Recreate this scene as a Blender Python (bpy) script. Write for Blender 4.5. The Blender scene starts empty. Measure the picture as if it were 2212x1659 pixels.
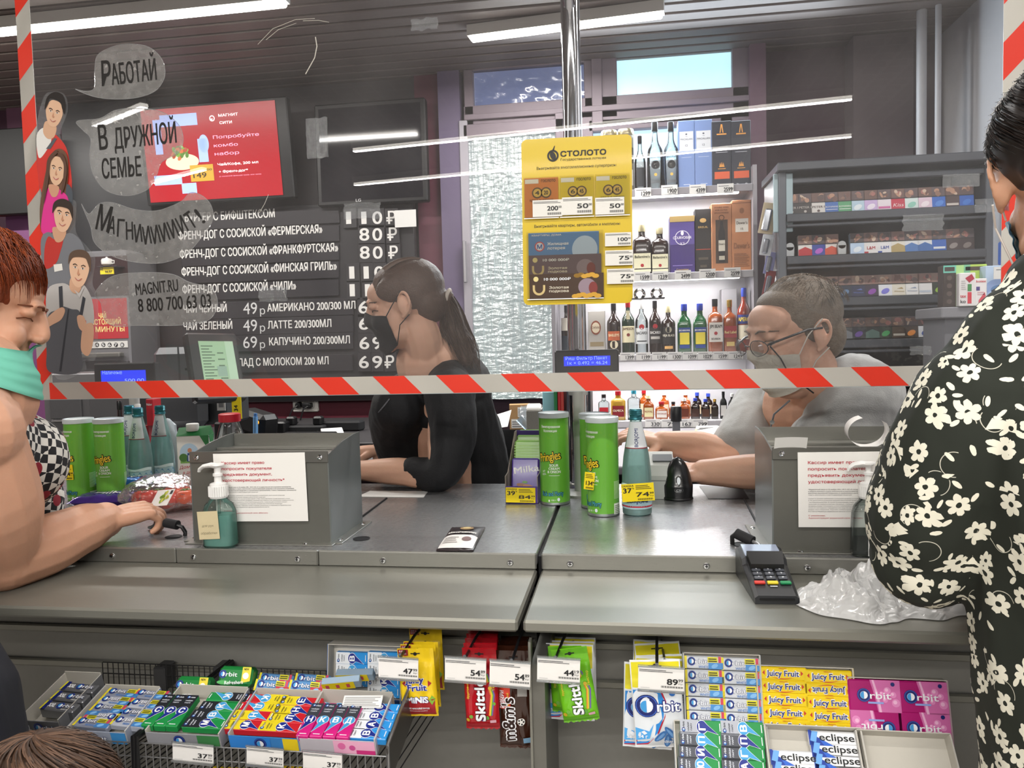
import bpy, math, random
from mathutils import Vector, Matrix, noise
from mathutils.geometry import tessellate_polygon
random.seed(7)
SC = bpy.context.scene
COL = SC.collection
FPX, CAMZ = 1671.0, 1.40
YAW, PITCH, ROLL = map(math.radians, (8.5, 3.3, 1.5))
_d = Vector((-math.sin(YAW)*math.cos(PITCH), math.cos(YAW)*math.cos(PITCH), -math.sin(PITCH)))
_r = _d.cross(Vector((0, 0, 1))).normalized()
_u = _r.cross(_d)
_R = _r*math.cos(ROLL) - _u*math.sin(ROLL)
_U = _u*math.cos(ROLL) + _r*math.sin(ROLL)
cam_data = bpy.data.cameras.new('camera')
cam_data.sensor_fit = 'HORIZONTAL'
cam_data.sensor_width = 36.0
cam_data.lens = 36.0*FPX/2212.0
cam_data.clip_start = 0.02
cam = bpy.data.objects.new('camera', cam_data)
COL.objects.link(cam)
_m = Matrix((_R, _U, -_d)).transposed().to_4x4()
_m.translation = Vector((0, 0, CAMZ))
cam.matrix_world = _m
SC.camera = cam

def ray(px, py):
    return _d + _R*((px-1106)/FPX) - _U*((py-829.5)/FPX)
def P(px, py, Y):
    r = ray(px, py); t = Y/r.y
    return Vector((r.x*t, Y, CAMZ+r.z*t))
def Zp(px, py, z):
    r = ray(px, py); t = (z-CAMZ)/r.z
    return Vector((r.x*t, r.y*t, z))
def D(px, Y):
    return Y/ray(px, 800).y
def BX(x0, y0, x1, y1, Y):
    c = P((x0+x1)/2, (y0+y1)/2, Y); d = D((x0+x1)/2, Y)
    w = (x1-x0)*d/FPX; h = (y1-y0)*d/FPX
    return c.x, c.z-h/2, w, h
SC.view_settings.view_transform = 'Standard'
SC.view_settings.look = 'None'
SC.view_settings.gamma = 1.0
SC.view_settings.use_curve_mapping = False
SC.view_settings.exposure = 0.35
SC.cycles.max_bounces = 10
SC.cycles.transparent_max_bounces = 24
SC.cycles.glossy_bounces = 4
SC.cycles.transmission_bounces = 8
SC.cycles.sample_clamp_indirect = 6.0
SC.cycles.caustics_reflective = False
SC.cycles.caustics_refractive = False
W = bpy.data.worlds.new('world'); SC.world = W
W.use_nodes = True
W.node_tree.nodes['Background'].inputs[0].default_value = (0.62, 0.74, 0.9, 1)
W.node_tree.nodes['Background'].inputs[1].default_value = 1.0
ZC = 2.90          # ceiling height
def area(name, loc, sx, sy, power, col=(1, .965, .91), rot=(0, 0, 0)):
    l = bpy.data.lights.new(name, 'AREA'); l.shape = 'RECTANGLE'; l.size = sx; l.size_y = sy
    l.energy = power; l.color = col
    o = bpy.data.objects.new(name, l); COL.objects.link(o); o.location = loc; o.rotation_euler = rot
    return o
STRIPS = []   # x, y, length, turn
def strip_light(x, y, L, power, yaw=0.):
    STRIPS.append((x, y, L, yaw)); area('strip_light', (x, y, ZC-.075), L, .05, power, rot=(0, 0, math.radians(yaw)))
strip_light(-.265, 3.68, .9, 24, -5.85)
strip_light(-3.0, 3.2, 3.2, 60, -.8)
strip_light(-.29, -1.98, 3.42, 120, 8.07)
strip_light(-.37, -3.06, 4.13, 120, 9.6)
strip_light(-3.06, -1.04, .62, 14, 28.8)
strip_light(-3.68, -2.67, .78, 14, 28.)
strip_light(.2, .45, 3.4, 22, 0)  # added lamp out of view, brightens the counter front and goods below
strip_light(1.05, 2.2, .9, 16, 0)
area('window_daylight', (0.25, 4.1, 2.62), 1.6, .35, 22, (.80, .92, 1.0), (math.radians(-70), 0, 0))

MATS = {}
def lin(h):
    h = h.lstrip('#'); v = [int(h[i:i+2], 16)/255 for i in (0, 2, 4)]
    return tuple((c/12.92 if c <= .04045 else ((c+.055)/1.055)**2.4) for c in v) + (1,)
def m(col, rough=.5, metal=0., emit=0., trans=0., coat=0., spec=.5, var=0., vscale=30., bump=0., bscale=60., aniso=None, sss=0., sheen=0., alpha=1., ior=1.45):
    key = (col, rough, metal, emit, trans, coat, spec, var, vscale, bump, bscale, aniso, sss, sheen, alpha, ior)
    if key in MATS: return MATS[key]
    M = bpy.data.materials.new('surface_' + col.strip('#')); M.use_nodes = True
    nt = M.node_tree; b = nt.nodes['Principled BSDF']
    b.inputs['Base Color'].default_value = lin(col)
    b.inputs['Roughness'].default_value = rough
    b.inputs['Metallic'].default_value = metal
    b.inputs['Specular IOR Level'].default_value = spec
    b.inputs['IOR'].default_value = ior
    b.inputs['Transmission Weight'].default_value = trans
    b.inputs['Coat Weight'].default_value = coat
    b.inputs['Coat Roughness'].default_value = .08
    b.inputs['Sheen Weight'].default_value = sheen
    b.inputs['Alpha'].default_value = alpha
    if sss:
        b.inputs['Subsurface Weight'].default_value = sss
        b.inputs['Subsurface Radius'].default_value = (1, .35, .2)
        b.inputs['Subsurface Scale'].default_value = .008
    if emit:
        b.inputs['Emission Color'].default_value = lin(col)
        b.inputs['Emission Strength'].default_value = emit
    if var or bump or aniso:
        tc = nt.nodes.new('ShaderNodeTexCoord'); mp = nt.nodes.new('ShaderNodeMapping')
        nt.links.new(tc.outputs['Object'], mp.inputs[0])
        if aniso: mp.inputs['Scale'].default_value = aniso
        nz = nt.nodes.new('ShaderNodeTexNoise'); nz.inputs['Scale'].default_value = vscale; nz.inputs['Detail'].default_value = 3
        nt.links.new(mp.outputs[0], nz.inputs['Vector'])
        if var:
            mx = nt.nodes.new('ShaderNodeMix'); mx.data_type = 'RGBA'
            c = lin(col)
            mx.inputs[6].default_value = tuple(x*(1-var) for x in c[:3])+(1,)
            mx.inputs[7].default_value = tuple(min(1, x*(1+var)) for x in c[:3])+(1,)
            nt.links.new(nz.outputs[0], mx.inputs[0]); nt.links.new(mx.outputs[2], b.inputs['Base Color'])
        if aniso:
            mr = nt.nodes.new('ShaderNodeMapRange'); mr.inputs[3].default_value = max(.02, rough-.07); mr.inputs[4].default_value = rough+.09
            nt.links.new(nz.outputs[0], mr.inputs[0]); nt.links.new(mr.outputs[0], b.inputs['Roughness'])
        if bump:
            n2 = nt.nodes.new('ShaderNodeTexNoise'); n2.inputs['Scale'].default_value = bscale; n2.inputs['Detail'].default_value = 4
            nt.links.new(mp.outputs[0], n2.inputs['Vector'])
            bp = nt.nodes.new('ShaderNodeBump'); bp.inputs['Strength'].default_value = bump; bp.inputs['Distance'].default_value = .01
            nt.links.new(n2.outputs[0], bp.inputs['Height']); nt.links.new(bp.outputs[0], b.inputs['Normal'])
    MATS[key] = M
    return M
def ink(col): return m(col, .45)
def film(name, tint, ior=1.45, dust=.0, rough=0., gain=1.0, edge=0., dustcol='#d8d8d8', crinkle=0., cscale=40):
    if name in MATS: return MATS[name]
    M = bpy.data.materials.new(name); M.use_nodes = True; nt = M.node_tree; nt.nodes.clear()
    N = nt.nodes.new; L = nt.links.new
    out = N('ShaderNodeOutputMaterial'); tr = N('ShaderNodeBsdfTransparent'); gl = N('ShaderNodeBsdfGlossy')
    gl.inputs['Roughness'].default_value = rough
    fr = N('ShaderNodeFresnel'); fr.inputs[0].default_value = ior
    mul = N('ShaderNodeMath'); mul.operation = 'MULTIPLY'; mul.inputs[1].default_value = gain; mul.use_clamp = True
    L(fr.outputs[0], mul.inputs[0])
    if crinkle:
        nz = N('ShaderNodeTexNoise'); nz.inputs['Scale'].default_value = cscale; nz.inputs['Detail'].default_value = 4; nz.inputs['Distortion'].default_value = 1.2
        tc = N('ShaderNodeTexCoord'); L(tc.outputs['Object'], nz.inputs['Vector'])
        bp = N('ShaderNodeBump'); bp.inputs['Strength'].default_value = crinkle; bp.inputs['Distance'].default_value = .02
        L(nz.outputs[0], bp.inputs['Height']); L(bp.outputs[0], gl.inputs['Normal']); L(bp.outputs[0], fr.inputs['Normal'])
    if edge:
        lw = N('ShaderNodeLayerWeight'); lw.inputs[0].default_value = .35
        mx = N('ShaderNodeMix'); mx.data_type = 'RGBA'
        mx.inputs[6].default_value = lin(tint); c = lin(tint)
        mx.inputs[7].default_value = tuple(x*(1-edge) for x in c[:3])+(1,)
        L(lw.outputs['Facing'], mx.inputs[0]); L(mx.outputs[2], tr.inputs[0])
    else:
        tr.inputs[0].default_value = lin(tint)
    ms = N('ShaderNodeMixShader'); L(mul.outputs[0], ms.inputs[0]); L(tr.outputs[0], ms.inputs[1]); L(gl.outputs[0], ms.inputs[2])
    last = ms
    if dust:
        df = N('ShaderNodeBsdfDiffuse'); df.inputs[0].default_value = lin(dustcol)
        tl = N('ShaderNodeBsdfTranslucent'); tl.inputs[0].default_value = lin(dustcol)
        ad = N('ShaderNodeMixShader'); ad.inputs[0].default_value = .5
        L(df.outputs[0], ad.inputs[1]); L(tl.outputs[0], ad.inputs[2])
        m2 = N('ShaderNodeMixShader')
        nz = N('ShaderNodeTexNoise'); nz.inputs['Scale'].default_value = 6; nz.inputs['Detail'].default_value = 8
        tc = N('ShaderNodeTexCoord'); L(tc.outputs['Object'], nz.inputs['Vector'])
        mr = N('ShaderNodeMapRange'); mr.inputs[1].default_value = .3; mr.inputs[2].default_value = .75
        mr.inputs[3].default_value = dust*.6; mr.inputs[4].default_value = dust*1.5
        L(nz.outputs[0], mr.inputs[0]); L(mr.outputs[0], m2.inputs[0]); L(ms.outputs[0], m2.inputs[1]); L(ad.outputs[0], m2.inputs[2])
        last = m2
    L(last.outputs[0], out.inputs[0])
    MATS[name] = M
    return M

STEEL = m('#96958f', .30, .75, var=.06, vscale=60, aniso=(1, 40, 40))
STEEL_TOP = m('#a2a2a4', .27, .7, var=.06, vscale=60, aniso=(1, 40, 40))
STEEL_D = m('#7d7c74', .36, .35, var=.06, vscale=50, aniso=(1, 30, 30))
GREYP = m('#7b7a75', .45, .15, var=.05, vscale=80)
CHROME = m('#d9dadd', .07, 1.)
BLACK = m('#121214', .4, var=.1)
BLACKM = m('#17171a', .7, var=.1)
WHITE = m('#e6e5e2', .5)
PAPER = m('#e2e1de', .75, var=.02)
YEL = m('#eed414', .5)

TXT = {}
def g_area(v, n, f):
    a, b, c = (v[n+i] for i in f); return (b[0]-a[0])*(c[1]-a[1])-(b[1]-a[1])*(c[0]-a[0])
def text_mesh(s):
    k = s
    if k in TXT: return TXT[k]
    c = bpy.data.curves.new('t', 'FONT'); c.body = s
    o = bpy.data.objects.new('t', c); COL.objects.link(o)
    cu = o.evaluated_get(bpy.context.evaluated_depsgraph_get()).to_curve(bpy.context.evaluated_depsgraph_get())
    loops = []
    for sp in cu.splines:      # outlines, sampled
        bp = sp.bezier_points; L = []
        for i in range(len(bp)):
            p, q = bp[i], bp[(i+1) % len(bp)]; a, h1, h2, d = p.co.xy, p.handle_right.xy, q.handle_left.xy, q.co.xy; e = d-a
            n = 1 if e.length < 1e-6 or (abs(e.cross(h1-a))+abs(e.cross(h2-a)))/e.length < .004 else 4
            for k in range(n):
                t = k/n; L.append(a*(1-t)**3+h1*3*t*(1-t)**2+h2*3*t*t*(1-t)+d*t**3)
        if len(L) > 2: loops.append((sum(L[i-1].cross(L[i]) for i in range(len(L)))/2, L))
    bpy.data.objects.remove(o); bpy.data.curves.remove(c)
    def inside(p, L):
        r = False
        for i in range(len(L)):
            u, v = L[i-1], L[i]
            if (u.y > p.y) != (v.y > p.y) and p.x < (v.x-u.x)*(p.y-u.y)/(v.y-u.y)+u.x: r = not r
        return r
    vs, fs = [], []
    def within(l, C): return C[0]*l[0] < 0 and abs(C[0]) > abs(l[0]) and C[2] <= l[2] and C[3] >= l[3] and inside(l[1][0], C[1])
    loops = [(A, L, min(p.x for p in L), max(p.x for p in L)) for A, L in loops]
    hole = [l for l in loops if any(within(l, C) for C in loops)]; outer = [l for l in loops if l not in hole]
    for o_ in outer:
        L = o_[1]; H = [h[1] for h in hole if within(h, o_) and not any(C is not o_ and abs(C[0]) < abs(o_[0]) and within(h, C) for C in outer)]
        g = [[p.to_3d() for p in l] for l in [L]+H]; n = len(vs)
        vs += [(p.x, p.y) for l in g for p in l]; tr = tessellate_polygon(g)
        fs += [tuple(n+i for i in f) if (g_area(vs, n, f) > 0) else tuple(n+i for i in f[::-1]) for f in tr]
    if vs:
        x0 = min(v[0] for v in vs); x1 = max(v[0] for v in vs)
    else: x0, x1 = 0, 1
    TXT[k] = (vs, fs, x0, x1)
    return TXT[k]
FRONT = Matrix(((1, 0, 0, 0), (0, 0, -1, 0), (0, 1, 0, 0), (0, 0, 0, 1)))   # u -> +x, v -> +z, n -> -y
def T(x, y, z): return Matrix.Translation((x, y, z))
def RX(a): return Matrix.Rotation(math.radians(a), 4, 'X')
def RY(a): return Matrix.Rotation(math.radians(a), 4, 'Y')
def RZ(a): return Matrix.Rotation(math.radians(a), 4, 'Z')
LAY = .00035
class MB:
    def __init__(s, M=None):
        s.v = []; s.f = []; s.mi = []; s.sm = []; s.mats = []; s.M = M or Matrix(); s.warp = None
    def mid(s, mt):
        if mt not in s.mats: s.mats.append(mt)
        return s.mats.index(mt)
    def add(s, vs, fs, mt, smooth=False):
        b = len(s.v); k = s.mid(mt)
        for p in vs:
            q = Vector(p)
            if s.warp: q = Vector(s.warp(q))
            s.v.append(s.M @ q)
        for f in fs:
            s.f.append(tuple(b+i for i in f)); s.mi.append(k); s.sm.append(smooth)
        return s
    def box(s, c, size, mt, bev=0., R=None):
        hx, hy, hz = (a/2 for a in size); e = min(bev, hx*.9, hy*.9, hz*.9)
        if e <= 0:
            vs = [Vector((x, y, z)) for x in (-hx, hx) for y in (-hy, hy) for z in (-hz, hz)]
            fs = [(0, 1, 3, 2), (4, 6, 7, 5), (0, 4, 5, 1), (2, 3, 7, 6), (0, 2, 6, 4), (1, 5, 7, 3)]
        else:
            vs = []; idx = {}
            for x in (-1, 1):
                for y in (-1, 1):
                    for z in (-1, 1):
                        for a in range(3):
                            q = [x*(hx-e), y*(hy-e), z*(hz-e)]; q[a] = (x, y, z)[a]*(hx, hy, hz)[a]
                            idx[(x, y, z, a)] = len(vs); vs.append(Vector(q))
            fs = []
            I = lambda x, y, z, a: idx[(x, y, z, a)]
            for a in range(3):
                b, c2 = (a+1) % 3, (a+2) % 3
                for sg in (-1, 1):
                    q = []
                    for (p, r) in ((-1, -1), (1, -1), (1, 1), (-1, 1)):
                        k = [0, 0, 0]; k[a] = sg; k[b] = p; k[c2] = r; q.append(I(*k, a))
                    fs.append(tuple(q) if sg > 0 else tuple(q[::-1]))
            for a in range(3):       # edges along axis a
                b, c2 = (a+1) % 3, (a+2) % 3
                for sb in (-1, 1):
                    for sc in (-1, 1):
                        k0 = [0, 0, 0]; k0[b] = sb; k0[c2] = sc; k1 = list(k0); k0[a] = -1; k1[a] = 1
                        q = (I(*k0, b), I(*k1, b), I(*k1, c2), I(*k0, c2))
                        fs.append(q if sb*sc < 0 else q[::-1])
            for x in (-1, 1):
                for y in (-1, 1):
                    for z in (-1, 1):
                        q = (I(x, y, z, 0), I(x, y, z, 1), I(x, y, z, 2))
                        fs.append(q if x*y*z > 0 else q[::-1])
        c = Vector(c)
        vs = [(R @ p if R else p)+c for p in vs]
        return s.add(vs, fs, mt)
    def lathe(s, prof, mt, n=24, c=(0, 0, 0), R=None, smooth=True, sx=1., sy=1., caps=True):
        vs = []; fs = []; c = Vector(c)
        for (r, z) in prof:
            for i in range(n):
                a = 2*math.pi*i/n
                p = Vector((math.cos(a)*r*sx, math.sin(a)*r*sy, z)); vs.append((R @ p if R else p)+c)
        for k in range(len(prof)-1):
            for i in range(n):
                j = (i+1) % n
                fs.append((k*n+i, k*n+j, (k+1)*n+j, (k+1)*n+i))
        s.add(vs, fs, mt, smooth)
        if caps:
            b = len(s.v)-len(vs); k = s.mid(mt)
            if prof[0][0] > 1e-5: s.f.append(tuple(b+i for i in range(n))[::-1]); s.mi.append(k); s.sm.append(False)
            if prof[-1][0] > 1e-5: s.f.append(tuple(b+(len(prof)-1)*n+i for i in range(n))); s.mi.append(k); s.sm.append(False)
        return s
    def cyl(s, a, b, r, mt, n=12, r2=None):
        a = Vector(a); b = Vector(b); d = b-a
        R = d.to_track_quat('Z', 'Y').to_matrix()
        return s.lathe([(r, 0), (r if r2 is None else r2, d.length)], mt, n, a, R)
    def tube(s, pts, r, mt, n=8, closed=False, smooth=True, flat=1.):
        pts = [Vector(p) for p in pts]; vs = []; fs = []; N = len(pts)
        rs = r if isinstance(r, (list, tuple)) else [r]*N
        up = Vector((0, 0, 1)); prev = None
        for i, p in enumerate(pts):
            t = (pts[(i+1) % N]-pts[i-1]) if closed else (pts[min(i+1, N-1)]-pts[max(i-1, 0)])
            if t.length < 1e-9: t = Vector((0, 0, 1))
            t.normalize()
            if prev is None:
                ref = up if abs(t.z) < .95 else Vector((1, 0, 0)); x = t.cross(ref).normalized()
            else:
                x = (prev-t*prev.dot(t)); x = x.normalized() if x.length > 1e-6 else t.cross(up).normalized()
            prev = x; y = t.cross(x)
            for k in range(n):
                a = 2*math.pi*k/n; vs.append(p+x*math.cos(a)*rs[i]+y*math.sin(a)*rs[i]*flat)
        for i in range(N if closed else N-1):
            j = (i+1) % N
            for k in range(n):
                l = (k+1) % n; fs.append((i*n+k, i*n+l, j*n+l, j*n+k))
        if not closed:
            fs.append(tuple(range(n))[::-1]); fs.append(tuple((N-1)*n+k for k in range(n)))
        return s.add(vs, fs, mt, smooth)
    def grid(s, nu, nv, fn, mt, smooth=True):
        vs = [fn(i/nu, j/nv) for j in range(nv+1) for i in range(nu+1)]
        fs = [(j*(nu+1)+i, j*(nu+1)+i+1, (j+1)*(nu+1)+i+1, (j+1)*(nu+1)+i) for j in range(nv) for i in range(nu)]
        return s.add(vs, fs, mt, smooth)
    def rect(s, x0, y0, x1, y1, mt, k=1):
        if s.warp:
            nu = max(1, int(abs(x1-x0)/.006))
            return s.grid(nu, 1, lambda a, b: (x0+(x1-x0)*a, y0+(y1-y0)*b, k*LAY), mt)
        return s.add([(x0, y0, k*LAY), (x1, y0, k*LAY), (x1, y1, k*LAY), (x0, y1, k*LAY)], [(0, 1, 2, 3)], mt)
    def poly(s, pts, mt, k=1):
        return s.add([(p[0], p[1], k*LAY) for p in pts], [tuple(range(len(pts)))], mt)
    def disc(s, cx, cy, rx, ry, mt, k=1, a0=0, a1=360, n=28, rot=0):
        pts = [] if a1-a0 >= 360 else [(0, 0)]
        for i in range(n+(0 if a1-a0 >= 360 else 1)):
            a = math.radians(a0+(a1-a0)*i/n); pts.append((math.cos(a)*rx, math.sin(a)*ry))
        c, q = math.cos(math.radians(rot)), math.sin(math.radians(rot))
        return s.poly([(cx+x*c-y*q, cy+x*q+y*c) for x, y in pts], mt, k)
    def ring(s, cx, cy, r0, r1, mt, k=1, a0=0, a1=360, n=28):
        vs = []; fs = []
        for i in range(n+1):
            a = math.radians(a0+(a1-a0)*i/n)
            vs += [(cx+math.cos(a)*r0, cy+math.sin(a)*r0, k*LAY), (cx+math.cos(a)*r1, cy+math.sin(a)*r1, k*LAY)]
            if i: fs.append((2*i-2, 2*i-1, 2*i+1, 2*i))
        return s.add(vs, fs, mt)
    def text(s, t, x, y, w, h, mt, k=2, bold=0., rot=0., align='L', slant=0.):
        vs, fs, x0, x1 = text_mesh(t)
        if not vs: return s
        sc = h/.70; sx = w/(x1-x0) if w else sc
        ww = (x1-x0)*sx; off = {'L': 0, 'C': -ww/2, 'R': -ww}[align]
        c, q = math.cos(math.radians(rot)), math.sin(math.radians(rot)); out = []
        for (a, b) in vs:
            X = (a-x0)*sx+off+slant*b*sc; Y = b*sc
            out.append((x+X*c-Y*q, y+X*q+Y*c, k*LAY))
        r = max(0, bold)*sc*.8; dz = [(0, 0)] if r == 0 else [(r, r*.6), (-r, r*.6), (r, -r*.6), (-r, -r*.6)] + ([(r*1.2, 0), (-r*1.2, 0), (0, r), (0, -r)] if bold > .05 else [])
        vv = []; ff = []
        for j, (a, b) in enumerate(dz):
            for i, f in enumerate(fs):      # each facet a hair apart, so that overlapping strokes do not shade one another
                n = len(vv); vv += [(out[x][0]+a, out[x][1]+b, out[x][2]+j*3e-5+(i*.618 % 1)*2.5e-5) for x in f]; ff.append(tuple(range(n, n+len(f))))
        s.add(vv, ff, mt)
        return s
    def bars(s, x0, y0, x1, y1, n, mt, k=2, gap=.45, ragged=.25):
        st = (y1-y0)/n
        for i in range(n):
            e = x1-(x1-x0)*ragged*((i*7 % 5)/5)
            s.rect(x0, y0+i*st, e, y0+i*st+st*gap, mt, k)
        return s
    def barcode(s, x0, y0, x1, y1, mt, k=2, n=18):
        st = (x1-x0)/n
        for i in range(n): s.rect(x0+i*st, y0, x0+i*st+st*(.35+.3*((i*5) % 3)/2), y1, mt, k)
        return s
    def mesh(s, name, sharp=40):
        me = bpy.data.meshes.new(name)
        me.from_pydata([tuple(v) for v in s.v], [], s.f)
        for mt in s.mats: me.materials.append(mt)
        me.polygons.foreach_set('material_index', s.mi)
        me.polygons.foreach_set('use_smooth', s.sm)
        if any(s.sm): me.set_sharp_from_angle(angle=math.radians(sharp))
        me.update()
        return me
    def build(s, name, parent=None, loc=None, label=None, sharp=40):
        o = bpy.data.objects.new(name, s.mesh(name, sharp)); COL.objects.link(o)
        if parent is not None: o.parent = parent
        if loc is not None: o.location = loc
        if label: o['label'] = label
        return o
LABELS = {}
def tag(o, label, cat, group=None):
    o['label'] = label; o['category'] = cat
    if group: o['group'] = group
    return o
def thing(name, label, cat, loc=(0, 0, 0), rz=0., group=None, M=None):
    o = bpy.data.objects.new(name, None); COL.objects.link(o); o.empty_display_size = .02
    if M is not None: o.matrix_world = M
    else: o.location = loc; o.rotation_euler = (0, 0, math.radians(rz))
    return tag(o, label, cat, group)
def struct(o):
    o['kind'] = 'structure'; return o
def dup(root, label=None, group=None, loc=None, rz=None, M=None):
    r = root.copy(); COL.objects.link(r)
    if loc is not None: r.location = loc
    if rz is not None: r.rotation_euler = (0, 0, math.radians(rz))
    if M is not None: r.matrix_world = M
    if label: r['label'] = label
    if group: r['group'] = group
    for ch in list(root.children):
        c = ch.copy(); COL.objects.link(c); c.parent = r
        for g in list(ch.children):
            d = g.copy(); COL.objects.link(d); d.parent = c
    return r
ORD = 'first second third fourth fifth sixth seventh eighth ninth tenth eleventh twelfth thirteenth fourteenth fifteenth sixteenth'.split()
def frame(o, u, v):
    u = Vector(u).normalized(); n = u.cross(Vector(v)).normalized(); v = n.cross(u)
    M = Matrix((u, v, n)).transposed().to_4x4(); M.translation = Vector(o)
    return M
def onplane(px, py, M):
    r = ray(px, py); n = M.col[2].to_3d(); o = M.translation; c = Vector((0, 0, CAMZ))
    t = (o-c).dot(n)/r.dot(n)
    q = M.inverted() @ (c+r*t)
    return q.x, q.y
def PX(px, py, Y):
    p = P(px, py, Y); return p.x, p.z
def fr(Y):
    return T(0, Y, 0) @ FRONT
def quad(mb, x0, y0, x1, y1, Y, mt, k=1):
    cx, z0, w, h = BX(x0, y0, x1, y1, Y); return mb.rect(cx-w/2, z0, cx+w/2, z0+h, mt, k)
def slab(mb, x0, y0, x1, y1, Y, depth, mt, bev=0.):
    cx, z0, w, h = BX(x0, y0, x1, y1, Y); return mb.box((cx, Y+depth/2, z0+h/2), (w, depth, h), mt, bev)
def ptext(mb, s, x0, y, x1, hp, Y, mt, k=3, bold=.018):
    a = PX(x0, y, Y); b = PX(x1, y, Y); return mb.text(s, a[0], a[1], b[0]-a[0], hp*D((x0+x1)/2, Y)/FPX, mt, k, bold)
YB = 4.40
XL, XRW, YF = -4.7, 2.05, -7.0
b = MB(); b.box(((XL+XRW)/2, (YB+YF)/2, -.05), (XRW-XL+.4, YB-YF+.4, .1), m('#a8a49e', .35, var=.1, vscale=4)); struct(b.build('floor'))
b = MB(); b.box(((XL+XRW)/2, YB+.1, ZC/2+.1), (XRW-XL+.4, .2, ZC+.3), m('#43303b', .8, var=.05)); struct(b.build('wall_back'))
b = MB(); b.box((XL-.1, (YB+YF)/2, ZC/2+.1), (.2, YB-YF, ZC+.3), m('#6a6668', .8, var=.05)); struct(b.build('wall_left'))
b = MB(); b.box((XRW+.1, (YB+YF)/2, ZC/2+.1), (.2, YB-YF, ZC+.3), m('#a5a5aa', .8, var=.05)); struct(b.build('wall_right'))
b = MB(); b.box((1.72, 3.1, ZC/2), (.2, 2.7, ZC), m('#b9b9bd', .8, var=.04)); struct(b.build('wall_right_pier'))
b = MB(); b.box(((XL+XRW)/2, YF-.1, ZC/2+.1), (XRW-XL+.4, .2, ZC+.3), m('#7d797b', .8, var=.05)); struct(b.build('wall_front'))
b = MB(); y = 1.2
b.box(((XL+XRW)/2, (YB+YF)/2, ZC+.16), (XRW-XL, YB-YF, .04), m('#1b191a', .9))
cs = m('#756b67', .6, .05, var=.06, vscale=3)
while y < YB:
    b.box(((XL+XRW)/2, y+.04, ZC+.012), (XRW-XL, .086, .024), cs, .004); y += .108
struct(b.build('ceiling'))
b = MB(); gm = m('#8d8886', .5, .2); n = 0
for i in range(58):
    x = XL+.06+i*.118; b.box((x, (1.1+YF)/2, ZC+.02), (.012, 1.1-YF, .04), gm)
for i in range(68):
    y = YF+.06+i*.118; b.box(((XL+XRW)/2, y, ZC+.02), (XRW-XL, .012, .04), gm)
struct(b.build('ceiling_grid'))
lamp_m = m('#fffaf0', .5, emit=14.)
LNAMES = ['LED strip lamp under the dark slats near the window', 'long LED strip lamp above the hot dog counter', 'LED strip lamp across the shop floor ceiling, nearer the tills',
          'LED strip lamp across the shop floor ceiling, further from the tills', 'short LED strip lamp mirrored beside the red advert', 'short LED strip lamp mirrored over the red advert', 'LED strip lamp above the packing shelf', 'short LED strip lamp beside the grey side wall']
for (x, y, L, yaw), nm in zip(STRIPS, LNAMES):
    t = thing('strip_lamp', nm, 'lamp', (x, y, ZC-.037), yaw, group='ceiling strip lamps')
    q = MB(); q.box((0, 0, .008), (L+.02, .062, .05), m('#d0cdc8', .4)); q.build('housing', t)
    q = MB(); q.box((0, 0, -.024), (L, .05, .022), lamp_m, .006); q.build('diffuser', t)

def panel(name, px0, py0, px1, py1, Y, depth, mt, bev=.0):
    q = MB(); slab(q, px0, py0, px1, py1, Y, depth, mt, bev); return struct(q.build(name))
panel('trim_1', 296, -60, 957, 850, YB-.03, .03, m('#3b3739', .45, var=.08))       # dark cladding behind the screens
panel('trim_2', 905, 100, 956, 960, YB-.06, .06, m('#5a2b3a', .5, var=.05))
panel('trim_3', 956, 150, 1003, 960, YB-.10, .10, m('#655a74', .45, var=.05))
panel('trim_4', -300, 180, 300, 1000, YB-.02, .02, m('#3d2032', .6, var=.05))
panel('trim_5', 8, 205, 150, 292, YB-.05, .03, m('#664257', .55, var=.05))
panel('trim_6', 22, 468, 118, 940, YB-.30, .04, m('#6b3f66', .5, var=.05))
panel('trim_7', -160, 450, 14, 960, YB-.28, .03, m('#a82430', .5, var=.05))
panel('trim_8', 14, 500, 24, 940, YB-.29, .03, m('#c7302f', .5))
panel('wall_back_lower', 440, 850, 1000, 1010, YB-.03, .03, m('#5c1f2e', .55, var=.05))
panel('trim_9', 1623, 90, 1656, 850, YB-.14, .14, m('#6d5363', .6, var=.05))
panel('trim_10', 1848, 80, 1968, 420, YB-.16, .16, m('#5b5054', .7, var=.05))  # brown-grey strip standing in for a paler veil reflected in the guard
panel('trim_11', 440, 842, 1003, 866, YB-.09, .06, m('#2b272a', .5))
FRM = m('#7b6f78', .5, var=.04)
sky = m('#b4e0ea', .3, emit=1.05, var=.16, vscale=5)
sky2 = m('#8d95b0', .3, emit=.75, var=.25, vscale=7)
def window(name, rects, Y, holes, glass):
    q = MB()
    for r in rects: slab(q, *r, Y, .07, FRM, .004)
    fo = struct(q.build(name))
    for h in holes:
        g = MB(); slab(g, *h, Y+.045, .01, glass); g.build('pane', fo)
    return fo
YW = 4.31
window('window_1', [(1002, 112, 1022, 300), (1262, 112, 1292, 250), (1002, 112, 1280, 142), (1002, 220, 1292, 262)], YW, [(1018, 136, 1268, 226)], sky2)
window('window_2', [(1292, 80, 1332, 250), (1583, 80, 1622, 250), (1300, 70, 1610, 112), (1292, 198, 1622, 262)], YW, [(1326, 104, 1588, 206)], sky)
window('window_3', [(1235, 250, 1285, 800), (1560, 250, 1622, 900), (1275, 250, 1575, 274), (1275, 780, 1575, 880)], YW, [(1280, 268, 1570, 800)], m('#c3e2f2', .3, emit=.9, var=.1, vscale=4))
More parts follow.
